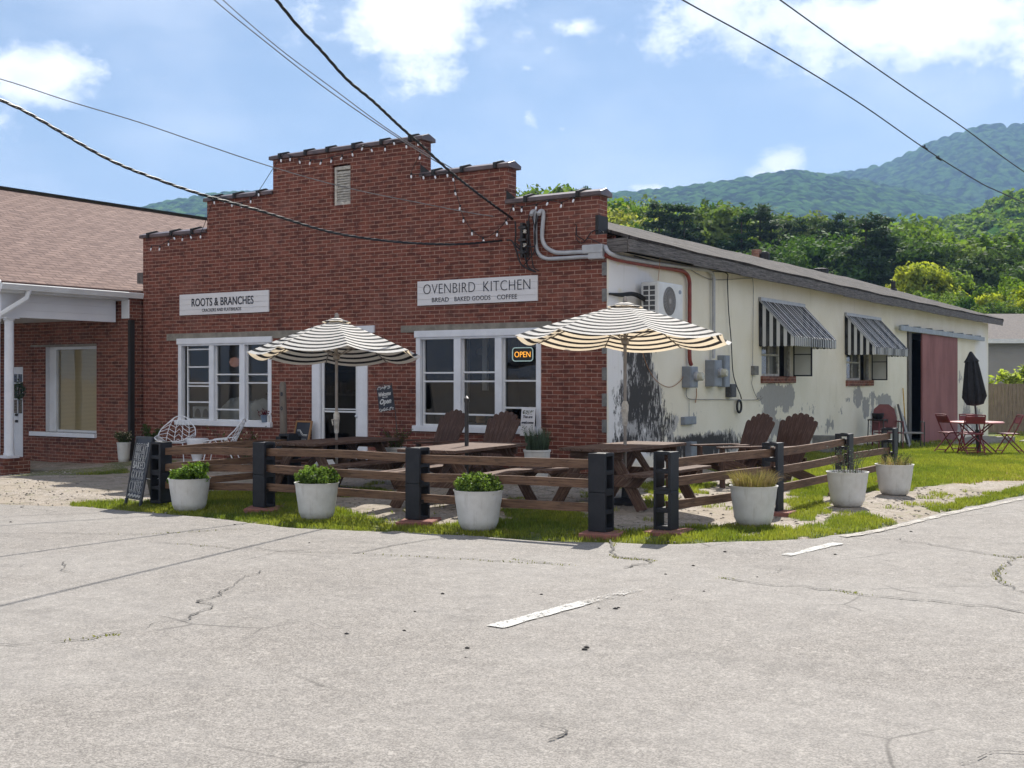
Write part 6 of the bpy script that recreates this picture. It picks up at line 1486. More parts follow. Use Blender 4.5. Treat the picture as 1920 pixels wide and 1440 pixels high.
# ------------------------------------------------------------------ side wall fittings
def solve_x(px, y, x=.5):      # x such that the point (x, y) projects to photo column px
    c = (px-960)/FX; a = RIGHT.x-c*VIEW.x; return CAM.x+(c*(y-CAM.y)*VIEW.y-(y-CAM.y)*RIGHT.y)/a
def solve_y(px, x):
    c = (px-960)/FX; return CAM.y+((x-CAM.x)*(c*VIEW.x-RIGHT.x))/(RIGHT.y-c*VIEW.y)
def zat(py, x, y): return E+(HY-py)/FX*((x-CAM.x)*VIEW.x+(y-CAM.y)*VIEW.y)
# awnings
AWN = []
for px0, py0, px1, pyt, pyb, lab in ((1424, 562, 1567, 632, 650, 'black and white striped metal awning over the window nearer the corner'), (1585, 590, 1702, 651, 664, 'black and white striped metal awning over the window nearer the red door')):
    ya = solve_y(px0, .02); zt = zat(py0, 0, ya); pr = .74; yb = solve_y(px1, pr)
    zo = zat(pyt, pr, ya+.02); zb = zo-.185; t = thing('awning', lab, 'awning', (0, (ya+yb)/2, zb), 0, 'striped metal awnings on the cream wall')
    mb = MB(); n = 22; sl_ = (zo-zt)
    L = sqrt(pr**2+sl_**2)
    for k in range(n*2):      # ribbed top: raised and lowered strips
        a_ = ya+(yb-ya)*k/(n*2); b_ = ya+(yb-ya)*(k+1)/(n*2); dz = .012 if k % 2 else 0
        mb.face([(.01, a_, zt+dz), (pr, a_, zo+dz), (pr, b_, zo+dz), (.01, b_, zt+dz)], [(a_, 0), (a_, L), (b_, L), (b_, 0)])
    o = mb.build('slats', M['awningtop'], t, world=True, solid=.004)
    mb = MB()
    for k in range(n*2):      # scalloped valance
        a_ = ya+(yb-ya)*k/(n*2); b_ = ya+(yb-ya)*(k+1)/(n*2); c_ = (a_+b_)/2; x_ = pr+(.008 if k % 2 else 0)
        mb.face([(x_, a_, zo), (x_, a_, zb+.02), (x_-.01, c_, zb), (x_, b_, zb+.02), (x_, b_, zo)], [(a_, 0), (a_, 1), (c_, 1), (b_, 1), (b_, 0)])
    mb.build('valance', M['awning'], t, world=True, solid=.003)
    for yy in (ya, yb):
        mb = MB(); m_ = 10
        for k in range(m_):
            a_ = .01+(pr-.01)*k/m_; b_ = .01+(pr-.01)*(k+1)/m_; za = zt+sl_*(a_/pr)-.01; zb2 = zt+sl_*(b_/pr)-.01
            u = (a_+.0) ; mb.face([(a_, yy, zb+.02), (a_+(b_-a_)/2, yy, zb), (b_, yy, zb+.02), (b_, yy, zb2), (a_, yy, za)], [(k*.0575+.001, 0), (k*.0575+.02, 0), (k*.0575+.05, 0), (k*.0575+.05, 1), (k*.0575+.001, 1)])
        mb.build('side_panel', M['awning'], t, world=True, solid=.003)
    mb = MB(); mb.box(0.0, .06, ya-.02, yb+.02, zt-.02, zt+.05); mb.beam((.02, ya-.012, zt), (pr, ya-.012, zo), .018, .03); mb.beam((.02, yb+.012, zt), (pr, yb+.012, zo), .018, .03); mb.build('frame', M['pvc'], t, world=True)
# air conditioner
XO = .42; XI = .10; ya = solve_y(1235, XO); yb = solve_y(1281, XO); zt = zat(527, XO, ya); zb = zt-.60
t = thing('air_conditioner', 'cream split air conditioner unit mounted high on the side wall', 'air conditioner', (.2, (ya+yb)/2, zb))
mb = MB(); mb.box(XI, XO, ya, yb, zb, zt); mb.build('casing', M['acwhite'], t, world=True, bevel=.025)
mb = MB(); mb.box(XI+.04, XO-.05, ya-.004, ya+.01, zb+.05, zt-.06); o = mb.build('side_grille', M['acdark'], t, world=True)
mb = MB()
for k in range(7): zz_ = zb+.05+(zt-zb-.11)*k/6; mb.box(XI+.03, XO-.04, ya-.014, ya-.002, zz_-.008, zz_+.008)
for k in range(3): xx = XI+.04+(XO-XI-.09)*k/2; mb.box(xx-.009, xx+.009, ya-.015, ya-.003, zb+.05, zt-.06)
mb.build('grille_bars', M['acwhite'], o, world=True)
cy_ = ya+(yb-ya)*.43; cz_ = (zb+zt)/2+.0; rr = .235; Rm = Matrix.Translation((XO, cy_, cz_)) @ Matrix.Rotation(pi/2, 4, 'Y')
mb = MB(); mb.lathe([(rr, -.02), (rr, .004), (rr-.012, .012), (rr-.02, .002), (0, .002)], n=36, M=Rm); fan = mb.build('fan', M['acgrey'], t, world=True, smooth=True)
mb = MB()
for k in range(24): a = 2*pi*k/24; mb.beam((XO+.012, cy_+.04*cos(a), cz_+.04*sin(a)), (XO+.012, cy_+(rr-.01)*cos(a), cz_+(rr-.01)*sin(a)), .005, .005)
for r_ in (.09, .15, .2): mb.tube([(XO+.014, cy_+r_*cos(2*pi*k/28), cz_+r_*sin(2*pi*k/28)) for k in range(29)], .003, 4)
mb.lathe([(.045, 0), (.045, .014), (0, .02)], n=16, M=Rm); mb.build('fan_guard', M['siding'], fan, world=True)
mb = MB(); mb.lathe([(.035, 0), (.034, .004), (0, .005)], n=20, M=Matrix.Translation((XO, yb-.13, zt-.13)) @ Matrix.Rotation(pi/2, 4, 'Y') @ Matrix.Scale(1.5, 4, (0, 1, 0))); mb.build('badge', M['meterbox'], t, world=True)
mb = MB()
for yy in (ya+.12, yb-.12): mb.box(0, XO, yy-.02, yy+.02, zb-.04, zb-.002); mb.box(0.0, .03, yy-.02, yy+.02, zb-.3, zb-.04)
mb.build('wall_bracket', M['pvc'], t, world=True)
mb = MB()
for k in range(3):
    o_ = .025*k; q = [at_x(1143+k, 551, .03), at_x(1165, 551+k*2, .08), at_x(1185, 549+k*2, .12), at_x(1200, 553+k*3, .14), at_x(1214, 562+k*3, .2)]; mb.tube(spline(q, 5), .018, 7)
mb.build('refrigerant_hoses', M['cable'], label='black insulated hoses running from the corner to the air conditioner', cat='hose', smooth=True)
# conduits
def tubething(name, label, cat, pts_, r, m_, n=10, sub=6, group=None): 
    mb = MB(); mb.tube(spline(pts_, sub) if sub else pts_, r, n); return mb.build(name, m_, label=label, cat=cat, smooth=True, group=group)
fy = lambda px, py, y=-.07: at_y(px, py, y); sx_ = lambda px, py, x=.07: at_x(px, py, x)
t = thing('electrical_conduit', 'upper grey conduit curving down the brick and along the side wall eave', 'conduit', tuple(fy(1040, 473)))
mb = MB(); mb.tube(spline([fy(1010, 402, -.16), fy(1012, 397, -.12), fy(1017, 396), fy(1019, 404), fy(1017, 430), fy(1017, 448), fy(1023, 462), fy(1036, 471), fy(1052, 474), fy(1095, 472)], 5), .034, 10); mb.build('pipe', M['pvc'], t, world=True, smooth=True)
mb = MB(); a = fy(1093, 467); b_ = fy(1134, 474); mb.box(a.x, -.02, -.12, -.01, b_.z-.0, a.z+.06); mb.build('junction_box', M['pvc'], t, world=True, bevel=.02)
mb = MB(); mb.tube(spline([Vector((.0, -.05, a.z+.02)), sx_(1150, 478, .12), sx_(1220, 492, .12), sx_(1300, 503, .10), sx_(1327, 507, .08), sx_(1337, 517), sx_(1338, 540), sx_(1338, 610), sx_(1338, 672)], 5), .034, 10); mb.build('pipe', M['pvc'], t, world=True, smooth=True)
t = thing('electrical_conduit', 'lower conduit, grey on the brick and painted red on the side wall', 'conduit', tuple(fy(1020, 480)))
mb = MB(); mb.tube(spline([fy(996, 403, -.17), fy(998, 397, -.12), fy(1003, 397), fy(1004, 405), fy(1004, 430), fy(1005, 460), fy(1010, 476), fy(1022, 484), fy(1040, 485), fy(1104, 481)], 5), .032, 10); mb.build('pipe', M['pvc'], t, world=True, smooth=True)
mb = MB(); a = fy(1104, 477); mb.box(a.x, -.02, -.11, -.01, a.z-.08, a.z+.03); mb.build('junction_box', M['pvc'], t, world=True, bevel=.015)
mb = MB(); mb.tube(spline([Vector((-.0, -.05, a.z-.02)), sx_(1160, 487), sx_(1220, 498), sx_(1268, 506), sx_(1284, 511), sx_(1292, 524), sx_(1293, 550), sx_(1293, 600), sx_(1293, 668), sx_(1296, 684)], 5), .036, 10); mb.build('pipe', M['redpipe'], t, world=True, smooth=True)
# electric boxes
def ebox(name, label, px0, px1, py0, py1, depth, meter=None, m_='meterbox', group=None):
    ya = solve_y(px0, depth); yb = solve_y(px1, depth); zt = zat(py0, depth, ya); zb = zat(py1, depth, ya)
    t = thing(name, label, 'electrical box', (0.0, (ya+yb)/2, zb), 0, group); mb = MB(); mb.box(0, depth, ya, yb, zb, zt); mb.build('box', M[m_], t, world=True, bevel=.01)
    mb = MB(); mb.box(depth+.001, depth+.006, ya+.02, yb-.02, zb+.02, zt-.02); mb.build('cover', M[m_], t, world=True, bevel=.002)
    if meter:
        my = solve_y(meter[0], depth); mz = zat(meter[1], depth, my); Rm = Matrix.Translation((depth, my, mz)) @ Matrix.Rotation(pi/2, 4, 'Y')
        mb = MB(); mb.lathe([(.088, 0), (.088, .05), (.08, .06)], n=24, M=Rm); o = mb.build('meter_ring', M['pvc'], t, world=True, smooth=True)
        mb = MB(); mb.lathe([(.076, .05), (.074, .13), (.06, .15), (0, .152)], n=24, M=Rm); mb.build('meter', M['meterglass'], o, world=True, smooth=True)
    return t
ebox('meter_box', 'grey meter box with round yellowish meter below the red conduit', 1295, 1309, 687, 727, .17, (1304, 706))
ebox('meter_box', 'wider grey meter box with pale round meter below the grey conduit', 1340, 1354, 675, 725, .19, (1349, 699))
ebox('breaker_box', 'tall narrow grey breaker box just right of the wider meter box', 1359, 1369, 666, 726, .15)
ebox('utility_box', 'dark rounded telephone box low beside the cable coil', 1371, 1381, 720, 745, .12, m_='acdark')
ebox('utility_box', 'dark grey box with a white label low on the side wall', 1284, 1306, 782, 797, .08, m_='meterbox')
ebox('utility_box', 'small grey oval box beside the nearer awning window', 1415, 1423, 686, 703, .08, m_='block')
ebox('utility_box', 'grey upright pedestal box standing at the foot of the side wall', 1296, 1307, 829, 862, .12, m_='meterbox')
# wires on the side wall
q = lambda l, x=.03: [sx_(a, b_, x) for a, b_ in l]
tubething('wire', 'long black wire hanging down the side wall to a coil', 'wire', q([(1190, 480), (1260, 498), (1330, 508), (1362, 512), (1364, 530), (1366, 580), (1371, 640), (1374, 695), (1380, 720), (1388, 740), (1390, 748)], .06), .010, M['cable'])
c = sx_(1386, 762, .06); tubething('cable_coil', 'black coil of cable hanging on the side wall', 'cable coil', [c+Vector((.0, .11*cos(a*pi/8), .115*sin(a*pi/8)+0)) for a in range(17)], .022, M['cable'], sub=2)
tubething('wire', 'thin orange brown wire sagging from under the umbrella to the meter box', 'wire', q([(1203, 655), (1215, 690), (1232, 715), (1255, 726), (1275, 715), (1290, 690)]), .006, M['cableorange'])
tubething('wire', 'thin grey wire running low across the side wall', 'wire', q([(1287, 728), (1287, 742), (1293, 748), (1310, 749), (1350, 749), (1400, 750), (1420, 749), (1427, 742)]), .006, M['cablegrey'])
tubething('wire', 'thin grey wire dropping beside the nearer awning', 'wire', q([(1290, 503), (1330, 523), (1370, 524), (1405, 522), (1412, 530), (1412, 600), (1411, 700), (1410, 722), (1422, 750), (1430, 745)]), .006, M['cablegrey'])
tubething('wire', 'thin rusty line hanging above the air conditioner', 'wire', [sx_(1238, 465, .30), sx_(1237, 495, .32), sx_(1234, 526, .33)], .005, M['cableorange'], sub=0)
tubething('wire', 'short wire between label box and thin grey wire', 'wire', q([(1292, 750), (1292, 782)]), .005, M['cablegrey'], sub=0)
tubething('wire', 'short orange wire end dangling under the meter box', 'wire', q([(1306, 728), (1306, 742), (1304, 755)]), .008, M['cableorange'], sub=0)
# ------------------------------------------------------------------ facade wires and service bracket
t = thing('service_bracket', 'dark insulator rack with tangled black service cables on the brick', 'bracket', tuple(fy(985, 480)))
a = fy(977, 418); b_ = fy(989, 482); mb = MB(); mb.box(a.x, a.x+.045, -.10, -.003, b_.z, a.z); mb.box(b_.x-.03, b_.x, -.06, -.002, b_.z, a.z+.03)
for k in range(3): z_ = a.z-.08-.2*k; mb.box(a.x-.02, a.x+.12, -.13, -.09, z_-.02, z_+.02)
mb.build('rack', M['blackmetal'], t, world=True)
for z_ in (434, 460): p = fy(984, z_, -.11); mb = MB(); mb.lathe([(.02, -.03), (.035, -.02), (.02, 0), (.035, .02), (.02, .03)], tuple(p), 10); mb.build('insulator', M['louvre'], t, world=True, smooth=True)
for k, pl in enumerate((((966, 415), (967, 440), (966, 458), (975, 468), (984, 478), (990, 500), (1004, 509)), ((992, 402), (991, 425), (993, 450), (996, 470), (1000, 500), (1011, 508)), ((1006, 400), (1002, 440), (1002, 470), (990, 488), (981, 499)), ((1010, 402), (1004, 430), (1003, 466), (1008, 480)), ((950, 450), (960, 452), (968, 470), (974, 490), (981, 499), (995, 507), (1005, 510)), ((997, 402), (1003, 430), (1003, 460), (985, 462)), ((967, 455), (980, 470), (986, 490)))):
    mb = MB(); mb.tube(spline([fy(a, b_, -.09-.01*k) for a, b_ in pl], 6), .013 if k in (0, 4) else .009, 6); mb.build('cable', M['cable'], t, world=True, smooth=True)
tubething('wire', 'thin black wire looping across the brick towards the roof corner', 'wire', [fy(1078, 421, -.05), fy(1081, 424, -.05), fy(1081, 440, -.04), (fy(1090, 447, -.03)), fy(1098, 450, -.03), fy(1108, 436, -.03), fy(1122, 431, -.03), fy(1132, 436, -.03)], .008, M['cable'])
tubething('wire', 'thin black wire sagging over the brick below the coping', 'wire', [fy(1081, 424, -.06), fy(1080, 445, -.04), fy(1090, 456, -.04), fy(1102, 447, -.04), fy(1112, 450, -.04), fy(1136, 462, -.04)], .006, M['cable'])
# overhead lines; plan positions run straight from pole to building
def line(name, label, pl, d0, d1, r, m_, twist=0, sub=6, group='overhead service lines'):
    xs = [p[0] for p in pl]; P = [];
    for px, py in pl:
        f_ = (px-xs[0])/(xs[-1]-xs[0]); d = 1/((1-f_)/d0+f_/d1); P.append(at_d(px, py, d))
    P = spline(P, sub); mb = MB()
    if twist:
        acc = 0; A_ = [[], [], []]
        Q = []
        for a, b_ in zip(P, P[1:]):
            n = max(1, int((b_-a).length/.04)); Q += [a.lerp(b_, k/n) for k in range(n)]
        Q.append(P[-1])
        for i, p in enumerate(Q):
            tn = (Q[min(i+1, len(Q)-1)]-Q[max(i-1, 0)]).normalized(); s_ = tn.cross(Vector((0, 0, 1))).normalized(); u = s_.cross(tn)
            for k in range(3): a = acc+2*pi*k/3; A_[k].append(p+(s_*cos(a)+u*sin(a))*twist)
            acc += 2*pi*.04/.42
        for k in range(3): mb.tube(A_[k], r, 5)
        if name == 'service_cable': pass
    else: mb.tube(P, r, 6)
    return mb.build(name, m_, label=label, cat='cable', smooth=True, group=group)
line('service_cable', 'thick twisted black cable sagging in from the left edge to the bracket', [(-200, 95), (0, 187), (60, 216), (200, 297), (300, 338), (383, 366), (490, 396), (620, 435), (740, 453), (850, 458), (920, 453), (950, 450)], 11.4, 19.6, .009, M['cable'], twist=.011)
line('utility_wire', 'thin wire crossing the left sky and the brick to the right parapet', [(-200, 95), (0, 148), (130, 190), (260, 229), (380, 270), (510, 313), (650, 352), (800, 383), (900, 402), (980, 412), (1076, 421)], 19.5, 19.6, .009, M['cablegrey'])
line('utility_wire', 'left one of two close thin wires from the top edge', [(330, -70), (402, 0), (500, 80), (600, 158), (700, 228), (800, 292), (900, 350), (960, 382), (1040, 426), (1066, 436)], 20, 20.2, .010, M['cablegrey'])
line('utility_wire', 'right one of two close thin wires from the top edge', [(345, -70), (418, 0), (520, 88), (620, 163), (720, 237), (800, 288), (880, 334), (960, 378), (1020, 412), (1060, 434)], 20, 20.2, .009, M['cablegrey'])
line('service_cable', 'thick black cable running from the top edge over the high parapet', [(455, -80), (519, 0), (560, 50), (600, 92), (650, 148), (700, 190), (750, 237), (790, 272), (840, 318), (890, 358), (930, 388), (955, 406), (966, 416)], 12.2, 19.5, .012, M['cable'], twist=.009)
w_ = line('utility_wire', 'long wire across the right sky with two small clips', [(1150, -75), (1280, 0), (1400, 66), (1500, 124), (1620, 199), (1735, 279), (1830, 338), (1890, 367), (2100, 460)], 34, 70, .024, M['cable'])
for px, py in ((1734, 277), (1760, 297)):
    f_ = (px-1150)/950; d = 1/((1-f_)/34+f_/70); p = at_d(px, py, d); mb = MB(); mb.tube([p+RIGHT*-.12+Vector((0, 0, .06)), p+RIGHT*.12+Vector((0, 0, -.08))], .04, 6); mb.tube([p+Vector((0, 0, .12)), p+Vector((0, 0, -.02))], .03, 6); o = mb.build('wire_clip', M['cable'], w_, world=True)
line('utility_wire', 'farther right wire across the sky over the mountain', [(1350, -80), (1463, 0), (1580, 84), (1700, 167), (1810, 242), (1920, 322), (2100, 440)], 34, 72, .024, M['cable'])
# ------------------------------------------------------------------ string lights
BL = [(283, 467), (299, 467), (316, 458), (327, 447), (342, 449), (358, 445), (376, 444), (402, 380), (421, 378), (435, 385), (453, 387), (470, 378), (485, 365), (527, 301), (544, 299), (562, 304), (581, 306), (601, 306), (621, 302), (640, 297), (661, 290), (679, 279), (697, 282), (722, 280), (739, 269), (762, 275), (784, 270), (787, 296),
      (771, 331), (794, 333), (816, 332), (839, 329), (850, 337), (854, 363), (862, 391), (869, 414), (885, 438), (907, 452), (932, 440), (950, 418), (963, 392), (978, 394), (1005, 390), (1026, 382), (1052, 386), (1075, 376)]
t = thing('string_lights', 'string of white bulbs draped along the stepped parapet', 'string lights', tuple(at_y(640, 297, -.1)))
mb = MB(); pts_ = [at_y(a, b_-7, -.07) for a, b_ in BL]; mb.tube(spline(pts_, 4), .006, 5); mb.build('cord', M['cable'], t, world=True)
for a, b_ in BL:
    p = at_y(a, b_, -.08); mb = MB(); s_ = Matrix.Translation(p) @ Matrix.Rotation(rnd.uniform(-.5, .5), 4, 'Y')
    mb.lathe([(0, -.036), (.012, -.028), (.017, -.01), (.015, .012), (.01, .024)], n=10, M=s_); o = mb.build('bulb', M['bulb'], t, world=True, smooth=True)
    mb = MB(); mb.lathe([(.016, .028), (.018, .06), (0, .065)], n=8, M=s_); mb.build('socket', M['cable'], o, world=True)
# ------------------------------------------------------------------ red folding set on the lawn
TC = at_d(1831, HY, 26.6); TC.z = H(TC.x, TC.y)
t = thing('garden_table', 'round faded red folding table under the closed black umbrella', 'table', tuple(TC)); R_ = 48.5/FX*26.6; zt = zat(791, TC.x, TC.y)-TC.z
mb = MB(); mb.lathe([(0, zt-.03), (R_-.02, zt-.03), (R_, zt-.02), (R_, zt), (R_-.01, zt+.006), (0, zt+.006)], n=40); mb.build('tabletop', M['pinktop'], t, smooth=True)
for a, b_, c_, d_ in ((-.32, .25, .42, .25), (.32, .25, -.42, .25), (-.32, -.25, .42, -.25), (.32, -.25, -.42, -.25)): mb = MB(); mb.tube([(a, b_, zt-.03), (c_, d_, 0)], .016, 6); mb.build('leg', M['redmetal'], t)
def folding(label):
    t = thing('folding_chair', label, 'chair', (0, 0, 0), 0, 'red folding chairs around the lawn table'); m_ = M['redmetal']; r_ = .0135
    mb = MB(); w = .21; mb.tube(spline([(-w, -.26, 0), (-w, .04, .48), (-w+.01, .20, .80), (-w+.06, .215, .84), (w-.06, .215, .84), (w-.01, .20, .80), (w, .04, .48), (w, -.26, 0)], 4), r_, 7); mb.build('frame', m_, t, smooth=True)
    mb = MB(); mb.tube([(-w+.03, .30, 0), (-w+.03, -.14, .46)], r_, 6); mb.build('rear_leg', m_, t); mb = MB(); mb.tube([(w-.03, .30, 0), (w-.03, -.14, .46)], r_, 6); mb.build('rear_leg', m_, t)
    mb = MB(); mb.tube([(-w+.03, .22, .09), (w-.03, .22, .09)], r_*.8, 6); mb.tube([(-w, -.2, .1), (w, -.2, .1)], r_*.8, 6); mb.build('crossbar', m_, t)
    mb = MB(); mb.box(-w+.02, w-.02, -.22, .16, .44, .465); mb.build('seat', m_, t, bevel=.01)
    mb = MB(); a_ = Matrix.Translation((0, .185, .74)) @ Matrix.Rotation(-.36, 4, 'X'); mb.box(-w+.015, w-.015, -.008, .008, -.08, .08, a_); mb.build('backrest', m_, t, bevel=.006)
    return t
f1 = folding('red folding chair on the near side of the round table, back to the road'); a_ = atan2(-VIEW.x, VIEW.y)
def cpos(px, d): p = at_d(px, HY, d); return (p.x, p.y, H(p.x, p.y))
f1.location = cpos(1822, 25.7); f1.rotation_euler = (0, 0, YAW+pi)
f1.scale = (1.05, 1.05, 1.05)
dup(f1, 'red folding chair at the left of the round table', cpos(1781, 26.8), YAW+pi/2+.25)
dup(f1, 'red folding chair on the far side of the round table', cpos(1822, 27.9), YAW)
dup(f1, 'red folding chair standing apart at the right of the table', cpos(1893, 26.4), YAW-pi/2-.1)
# closed black umbrella
b0 = at_d(1836, HY, 26.6); b0.z = H(b0.x, b0.y); tp = at_d(1820, 659, 26.6)
t = thing('patio_umbrella', 'closed black umbrella leaning over the round red table', 'umbrella', tuple(b0)); ax = (tp-b0).normalized(); L = (tp-b0).length; fr0 = frame(b0, ax.orthogonal(), ax.cross(ax.orthogonal()))
mb = MB(); mb.tube([b0, tp], .022, 8); mb.build('pole', M['blackmetal'], t, world=True); mb = MB(); mb.tube([b0, b0+ax*.55], .05, 8); mb.build('base_tube', M['blackmetal'], t, world=True)
def closed(parts, nm):
    mb = MB(); n = 24; rings = []
    for r_, l in parts:
        c_ = b0+ax*l; rings.append([c_+(fr0.to_3x3() @ Vector((cos(2*pi*k/n), sin(2*pi*k/n), 0)))*r_*(1+.20*cos(8*2*pi*k/n+l)*(r_ > .1)) for k in range(n)])
    for i in range(len(rings)-1):
        for k in range(n): mb.face([rings[i][k], rings[i][(k+1) % n], rings[i+1][(k+1) % n], rings[i+1][k]])
    mb.build(nm, M['blackcloth'], t, world=True, smooth=True)
closed([(.05, L-1.22), (.17, L-1.19), (.245, L-1.02), (.20, L-.75), (.155, L-.45), (.12, L-.22), (.10, L-.2)], 'canopy'); closed([(.135, L-.24), (.145, L-.23), (.09, L-.12), (.03, L-.01), (.0, L)], 'vent_cap')
# ------------------------------------------------------------------ things along the far part of the side wall
def spos(px, x, py=None): y = solve_y(px, x); return Vector((x, y, H(x, y)-.02))
p = spos(1664, .75); t = thing('metal_chair', 'wine red shell back metal chair beside the open doorway', 'chair', tuple(p), .55); dep = (p-CAM).dot(VIEW); k_ = 1.12
mb = MB(); prof = [(-.25, .42), (-.27, .7), (-.22, .9), (-.1, 1.0), (.1, 1.0), (.22, .9), (.27, .7), (.25, .42)]
mb.face([(a*k_, .22+.12*(b_-.42), b_*k_) for a, b_ in prof]); mb.build('shell_back', M['chairfabric'], t, solid=.02)
mb = MB(); mb.box(-.27, .27, -.25, .22, .42, .45); mb.build('seat', M['chairfabric'], t, bevel=.01)
for s_ in (-1, 1): mb = MB(); mb.tube(spline([(s_*.29, .25, .0), (s_*.29, .24, .66), (s_*.29, .15, .70), (s_*.29, -.25, .70), (s_*.29, -.30, .64), (s_*.29, -.28, 0)], 4), .014, 6); mb.build('arm_frame', M['redmetal'], t, smooth=True)
p = spos(1708, .9); t = thing('metal_chair', 'black tubular chair frame with pale seat slats in front of the doorway', 'chair', tuple(p), .4)
for s_ in (-1, 1): mb = MB(); mb.tube(spline([(s_*.28, .25, .0), (s_*.28, .24, .66), (s_*.28, .15, .70), (s_*.28, -.25, .70), (s_*.28, -.30, .64), (s_*.28, -.28, 0)], 4), .014, 6); mb.build('arm_frame', M['blackmetal'], t, smooth=True)
mb = MB(); mb.tube([(-.28, -.26, .42), (.28, -.26, .42)], .012, 6); mb.tube([(-.28, .24, .42), (.28, .24, .42)], .012, 6)
for k in range(4): mb.box(-.27, .27, -.24+.12*k, -.17+.12*k, .425, .44)
mb.build('seat', M['siding'], t)
p = spos(1646, .5); t = thing('plant_stand', 'dark iron plant stand holding a small pot', 'plant stand', tuple(p)); zt = zat(786, p.x, p.y)-p.z
mb = MB(); w = .2; mb.box(-w, w, -w, w, zt-.03, zt); mb.build('shelf', M['blackmetal'], t, bevel=.004)
for a in (-w, w):
    for b_ in (-w, w): mb = MB(); mb.tube([(a*.9, b_*.9, zt-.02), (a, b_, 0)], .014, 6); mb.build('leg', M['blackmetal'], t)
mb = MB(); mb.tube([(-w, -w, .2), (w, -w, .2), (w, w, .2), (-w, w, .2), (-w, -w, .2)], .01, 5); mb.build('crossbar', M['blackmetal'], t)
mb = MB(); mb.lathe([(.09, 0), (.13, .04), (.15, .14), (.13, .15), (0, .12)], tuple(p+Vector((0, 0, zt))), 18); mb.build('bowl_pot', M['black'], label='dark bowl pot standing on the iron plant stand', cat='pot', smooth=True)
p = spos(1700, .55); mb = MB(); tpz = zat(771, .12, solve_y(1688, .12)); a = Vector((.12, solve_y(1689, .12), tpz)); b_ = Vector((.95, solve_y(1707, .95), H(.9, p.y))); 
t = thing('folded_lounger', 'grey and black folded lounger leaning on the wall beside the doorway', 'lounger', tuple(b_)); mb.beam(a, b_, .34, .03, up=(1, 0, .3)); mb.build('panel', M['siding'], t, world=True); mb = MB()
sd_ = (b_-a).normalized().cross(Vector((1, 0, .3))).normalized()*.2
for s_ in (-1, 1): mb.beam(a+sd_*s_, b_+sd_*s_, .05, .05, up=(1, 0, .3))
mb.build('frame', M['blackmetal'], t, world=True)
a = at_x(1693, 728, .05); b_ = Vector((.25, solve_y(1700, .25), H(.2, 17))); mb = MB(); mb.tube([a, b_], .016, 7); mb.build('broom_handle', M['yellow'], label='yellow broom handle leaning on the wall left of the doorway', cat='broom', smooth=True)
for px, lab, rz, x_ in ((1541, 'grey hollow block on the grass at the wall, the left one', .3, .45), (1557, 'grey hollow block on the grass at the wall, the right one', .15, .5)):
    p = spos(px, x_); mb = MB(); w, l_, hh = .1, .2, .2
    for s_ in (-1, 1): mb.box(-l_, l_, s_*w, s_*(w-.03), 0, hh*2)
    for a, b_ in ((0, .035), (hh-.02, hh+.02), (2*hh-.035, 2*hh)): mb.box(-l_, l_, -w+.03, w-.03, a, b_)
    o = mb.build('hollow_block', M['block'], label=lab, cat='concrete block', group='loose hollow blocks at the side wall', loc=(0, 0, 0), bevel=.005); o.location = p; o.rotation_euler = (0, 0, rz)
# ------------------------------------------------------------------ things seen through the shop windows
zi = .55
p = at_y(440, 752, .75); t = thing('flour_sack', 'white sack lying behind the left window, its middle pane', 'sack', tuple(p))
def sack(c, w, d, h, seed):
    mb = MB(); n = 18; R = np.random.default_rng(seed)
    for i in range(n):
        for j in range(n):
            def f(u, v): a = (u-.5)*2; b_ = (v-.5)*2; k = max(0, (1-a**4)*(1-b_**4)); return Vector((c[0]+a*w, c[1]+b_*d, c[2]+h*k**.5*(1+.25*mnoise.noise((a*2+seed, b_*2, 0)))))
            mb.face([f(i/n, j/n), f((i+1)/n, j/n), f((i+1)/n, (j+1)/n), f(i/n, (j+1)/n)])
    return mb
zs = LW[2]+.02
sack((at_y(447, 780, .7).x, .7, zs), .33, .25, .40, 3).build('body', M['sack'], t, world=True, smooth=True)
p = at_y(487, 760, .7); t = thing('flour_sack', 'white sack lying behind the right pane of the left window', 'sack', tuple(p)); sack((p.x, .72, zs), .36, .25, .38, 8).build('body', M['sack'], t, world=True, smooth=True)
mb = MB(); mb.box(LW[0]+.1, LW[1]-.1, .14, 1.1, zs-.06, zs-.01); mb.build('window_counter', M['interior2'], label='low counter behind the left shop window', cat='counter')
p = at_y(440, 679, 1.3); mb = MB(); mb.lathe([(0, -.11), (.08, -.08), (.115, 0), (.08, .08), (0, .11)], tuple(p), 18); mb.build('globe_lamp', M['globe'], label='pinkish globe lamp hanging behind the left window', cat='lamp', smooth=True)
p = at_y(495, 786, -.06); mb = MB(); mb.lathe([(.05, 0), (.075, .13), (.078, .135), (.06, .13)], (p.x, -.05, LW[2]+.02), 18); t = thing('windowsill_pot', 'small blue pot of dark flowers on the left windowsill', 'pot', (p.x, -.05, LW[2]+.02)); mb.build('pot', M['potblue'], t, world=True, smooth=True)
P = rng.normal(size=(120, 3))*np.array([.07, .04, .035])+np.array([p.x, -.05, LW[2]+.19]); V, F = leaf_quads(rng, P, .016); Mi = np.array(ORG[t.name]); raw_mesh('flowers', V+Mi[:3, 3], F, M['petalred'], parent=t)
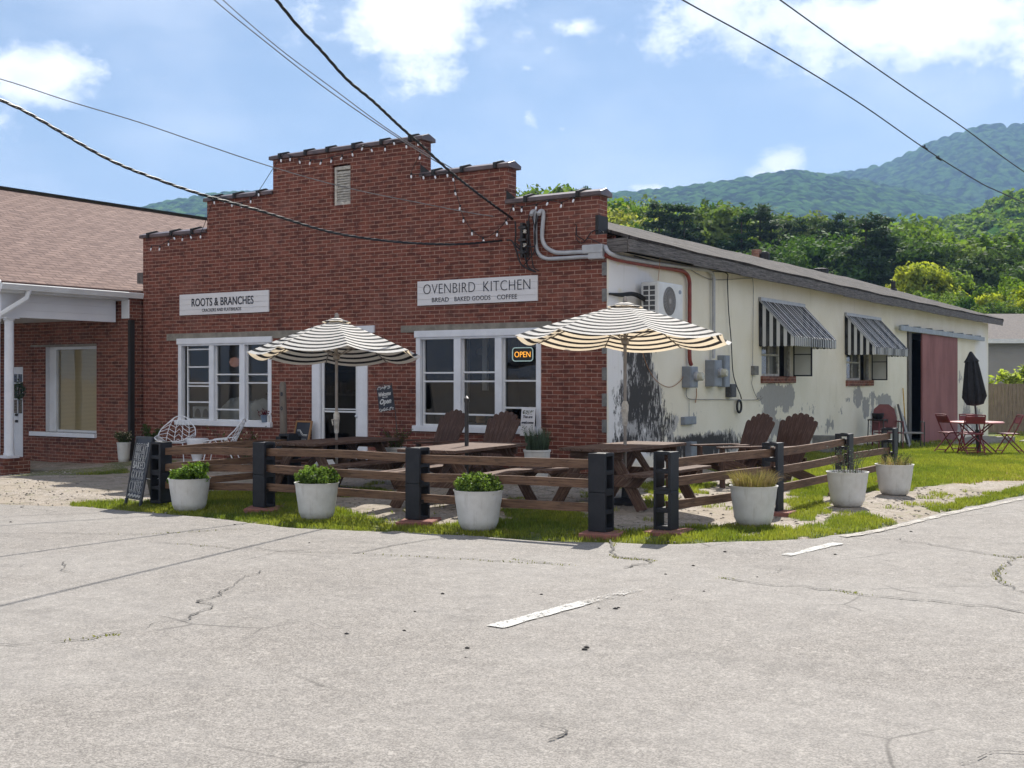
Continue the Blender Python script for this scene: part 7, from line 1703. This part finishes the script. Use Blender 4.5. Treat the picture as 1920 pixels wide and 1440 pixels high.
p = at_y(503, 790, -.04); mb = MB(); mb.lathe([(.03, 0), (.03, .13), (0, .135)], (p.x, -.03, LW[2]+.02), 14); mb.build('candle', M['acwhite'], label='cream candle on the left windowsill beside the blue pot', cat='candle', smooth=True)
a, b_ = X(352), X(386); z0_ = LW[2]+.05; t = thing('framed_print', 'framed print with two brown arches in the left pane', 'picture', ((a+b_)/2, .15, z0_)); mb = MB(); mb.box(a, b_, .13, .15, z0_, z0_+.24); mb.build('panel', M['siding'], t, world=True)
mb = MB()
for s_ in (0, 1): cx = a+(b_-a)*(.28+.44*s_); mb.face([(cx+.09*cos(k*pi/10)*1.0, .126, z0_+.03+(.17*sin(k*pi/10) if k < 11 else 0)) for k in range(11)])
mb.build('arches', M['fascia'], t, world=True)

mb = MB(); mb.box(RW[0]+.1, RW[1]-.1, .5, 1.1, .2, RW[2]+.05); mb.build('window_counter', M['interior2'], label='low counter behind the right shop window', cat='counter')
for k, (u_, w_, h_, m__) in enumerate(((.12, .09, .22, 'sack'), (.2, .06, .3, 'interior2'), (.33, .12, .16, 'oak'), (.47, .07, .26, 'potblue'), (.6, .15, .12, 'sack'), (.74, .08, .3, 'meterglass'), (.86, .11, .2, 'oak'))):
    x_ = RW[0]+(RW[1]-RW[0])*u_; mb = MB(); mb.lathe([(w_*.6, 0), (w_*.75, h_*.2), (w_*.7, h_*.7), (w_*.4, h_*.85), (w_*.42, h_), (0, h_)], (x_, .75, RW[2]+.055), 14); mb.build('jar', M[m__], label='%s jar from the left on the counter behind the right window' % ORD[k+1], cat='jar', group='jars behind the right window', smooth=True)
for k, (px, py) in enumerate(((815, 668), (905, 662))):
    p = at_y(px, py, 1.6); mb = MB(); mb.tube([p+Vector((0, 0, .1)), (p.x, p.y, 3.0)], .006, 5); mb.lathe([(.12, -.02), (.10, .06), (.02, .12), (0, .13)], tuple(p), 16); mb.build('pendant_lamp', M['siding'], label='%s pale pendant lamp hanging behind the right window' % ('left' if k == 0 else 'right'), cat='lamp', smooth=True)
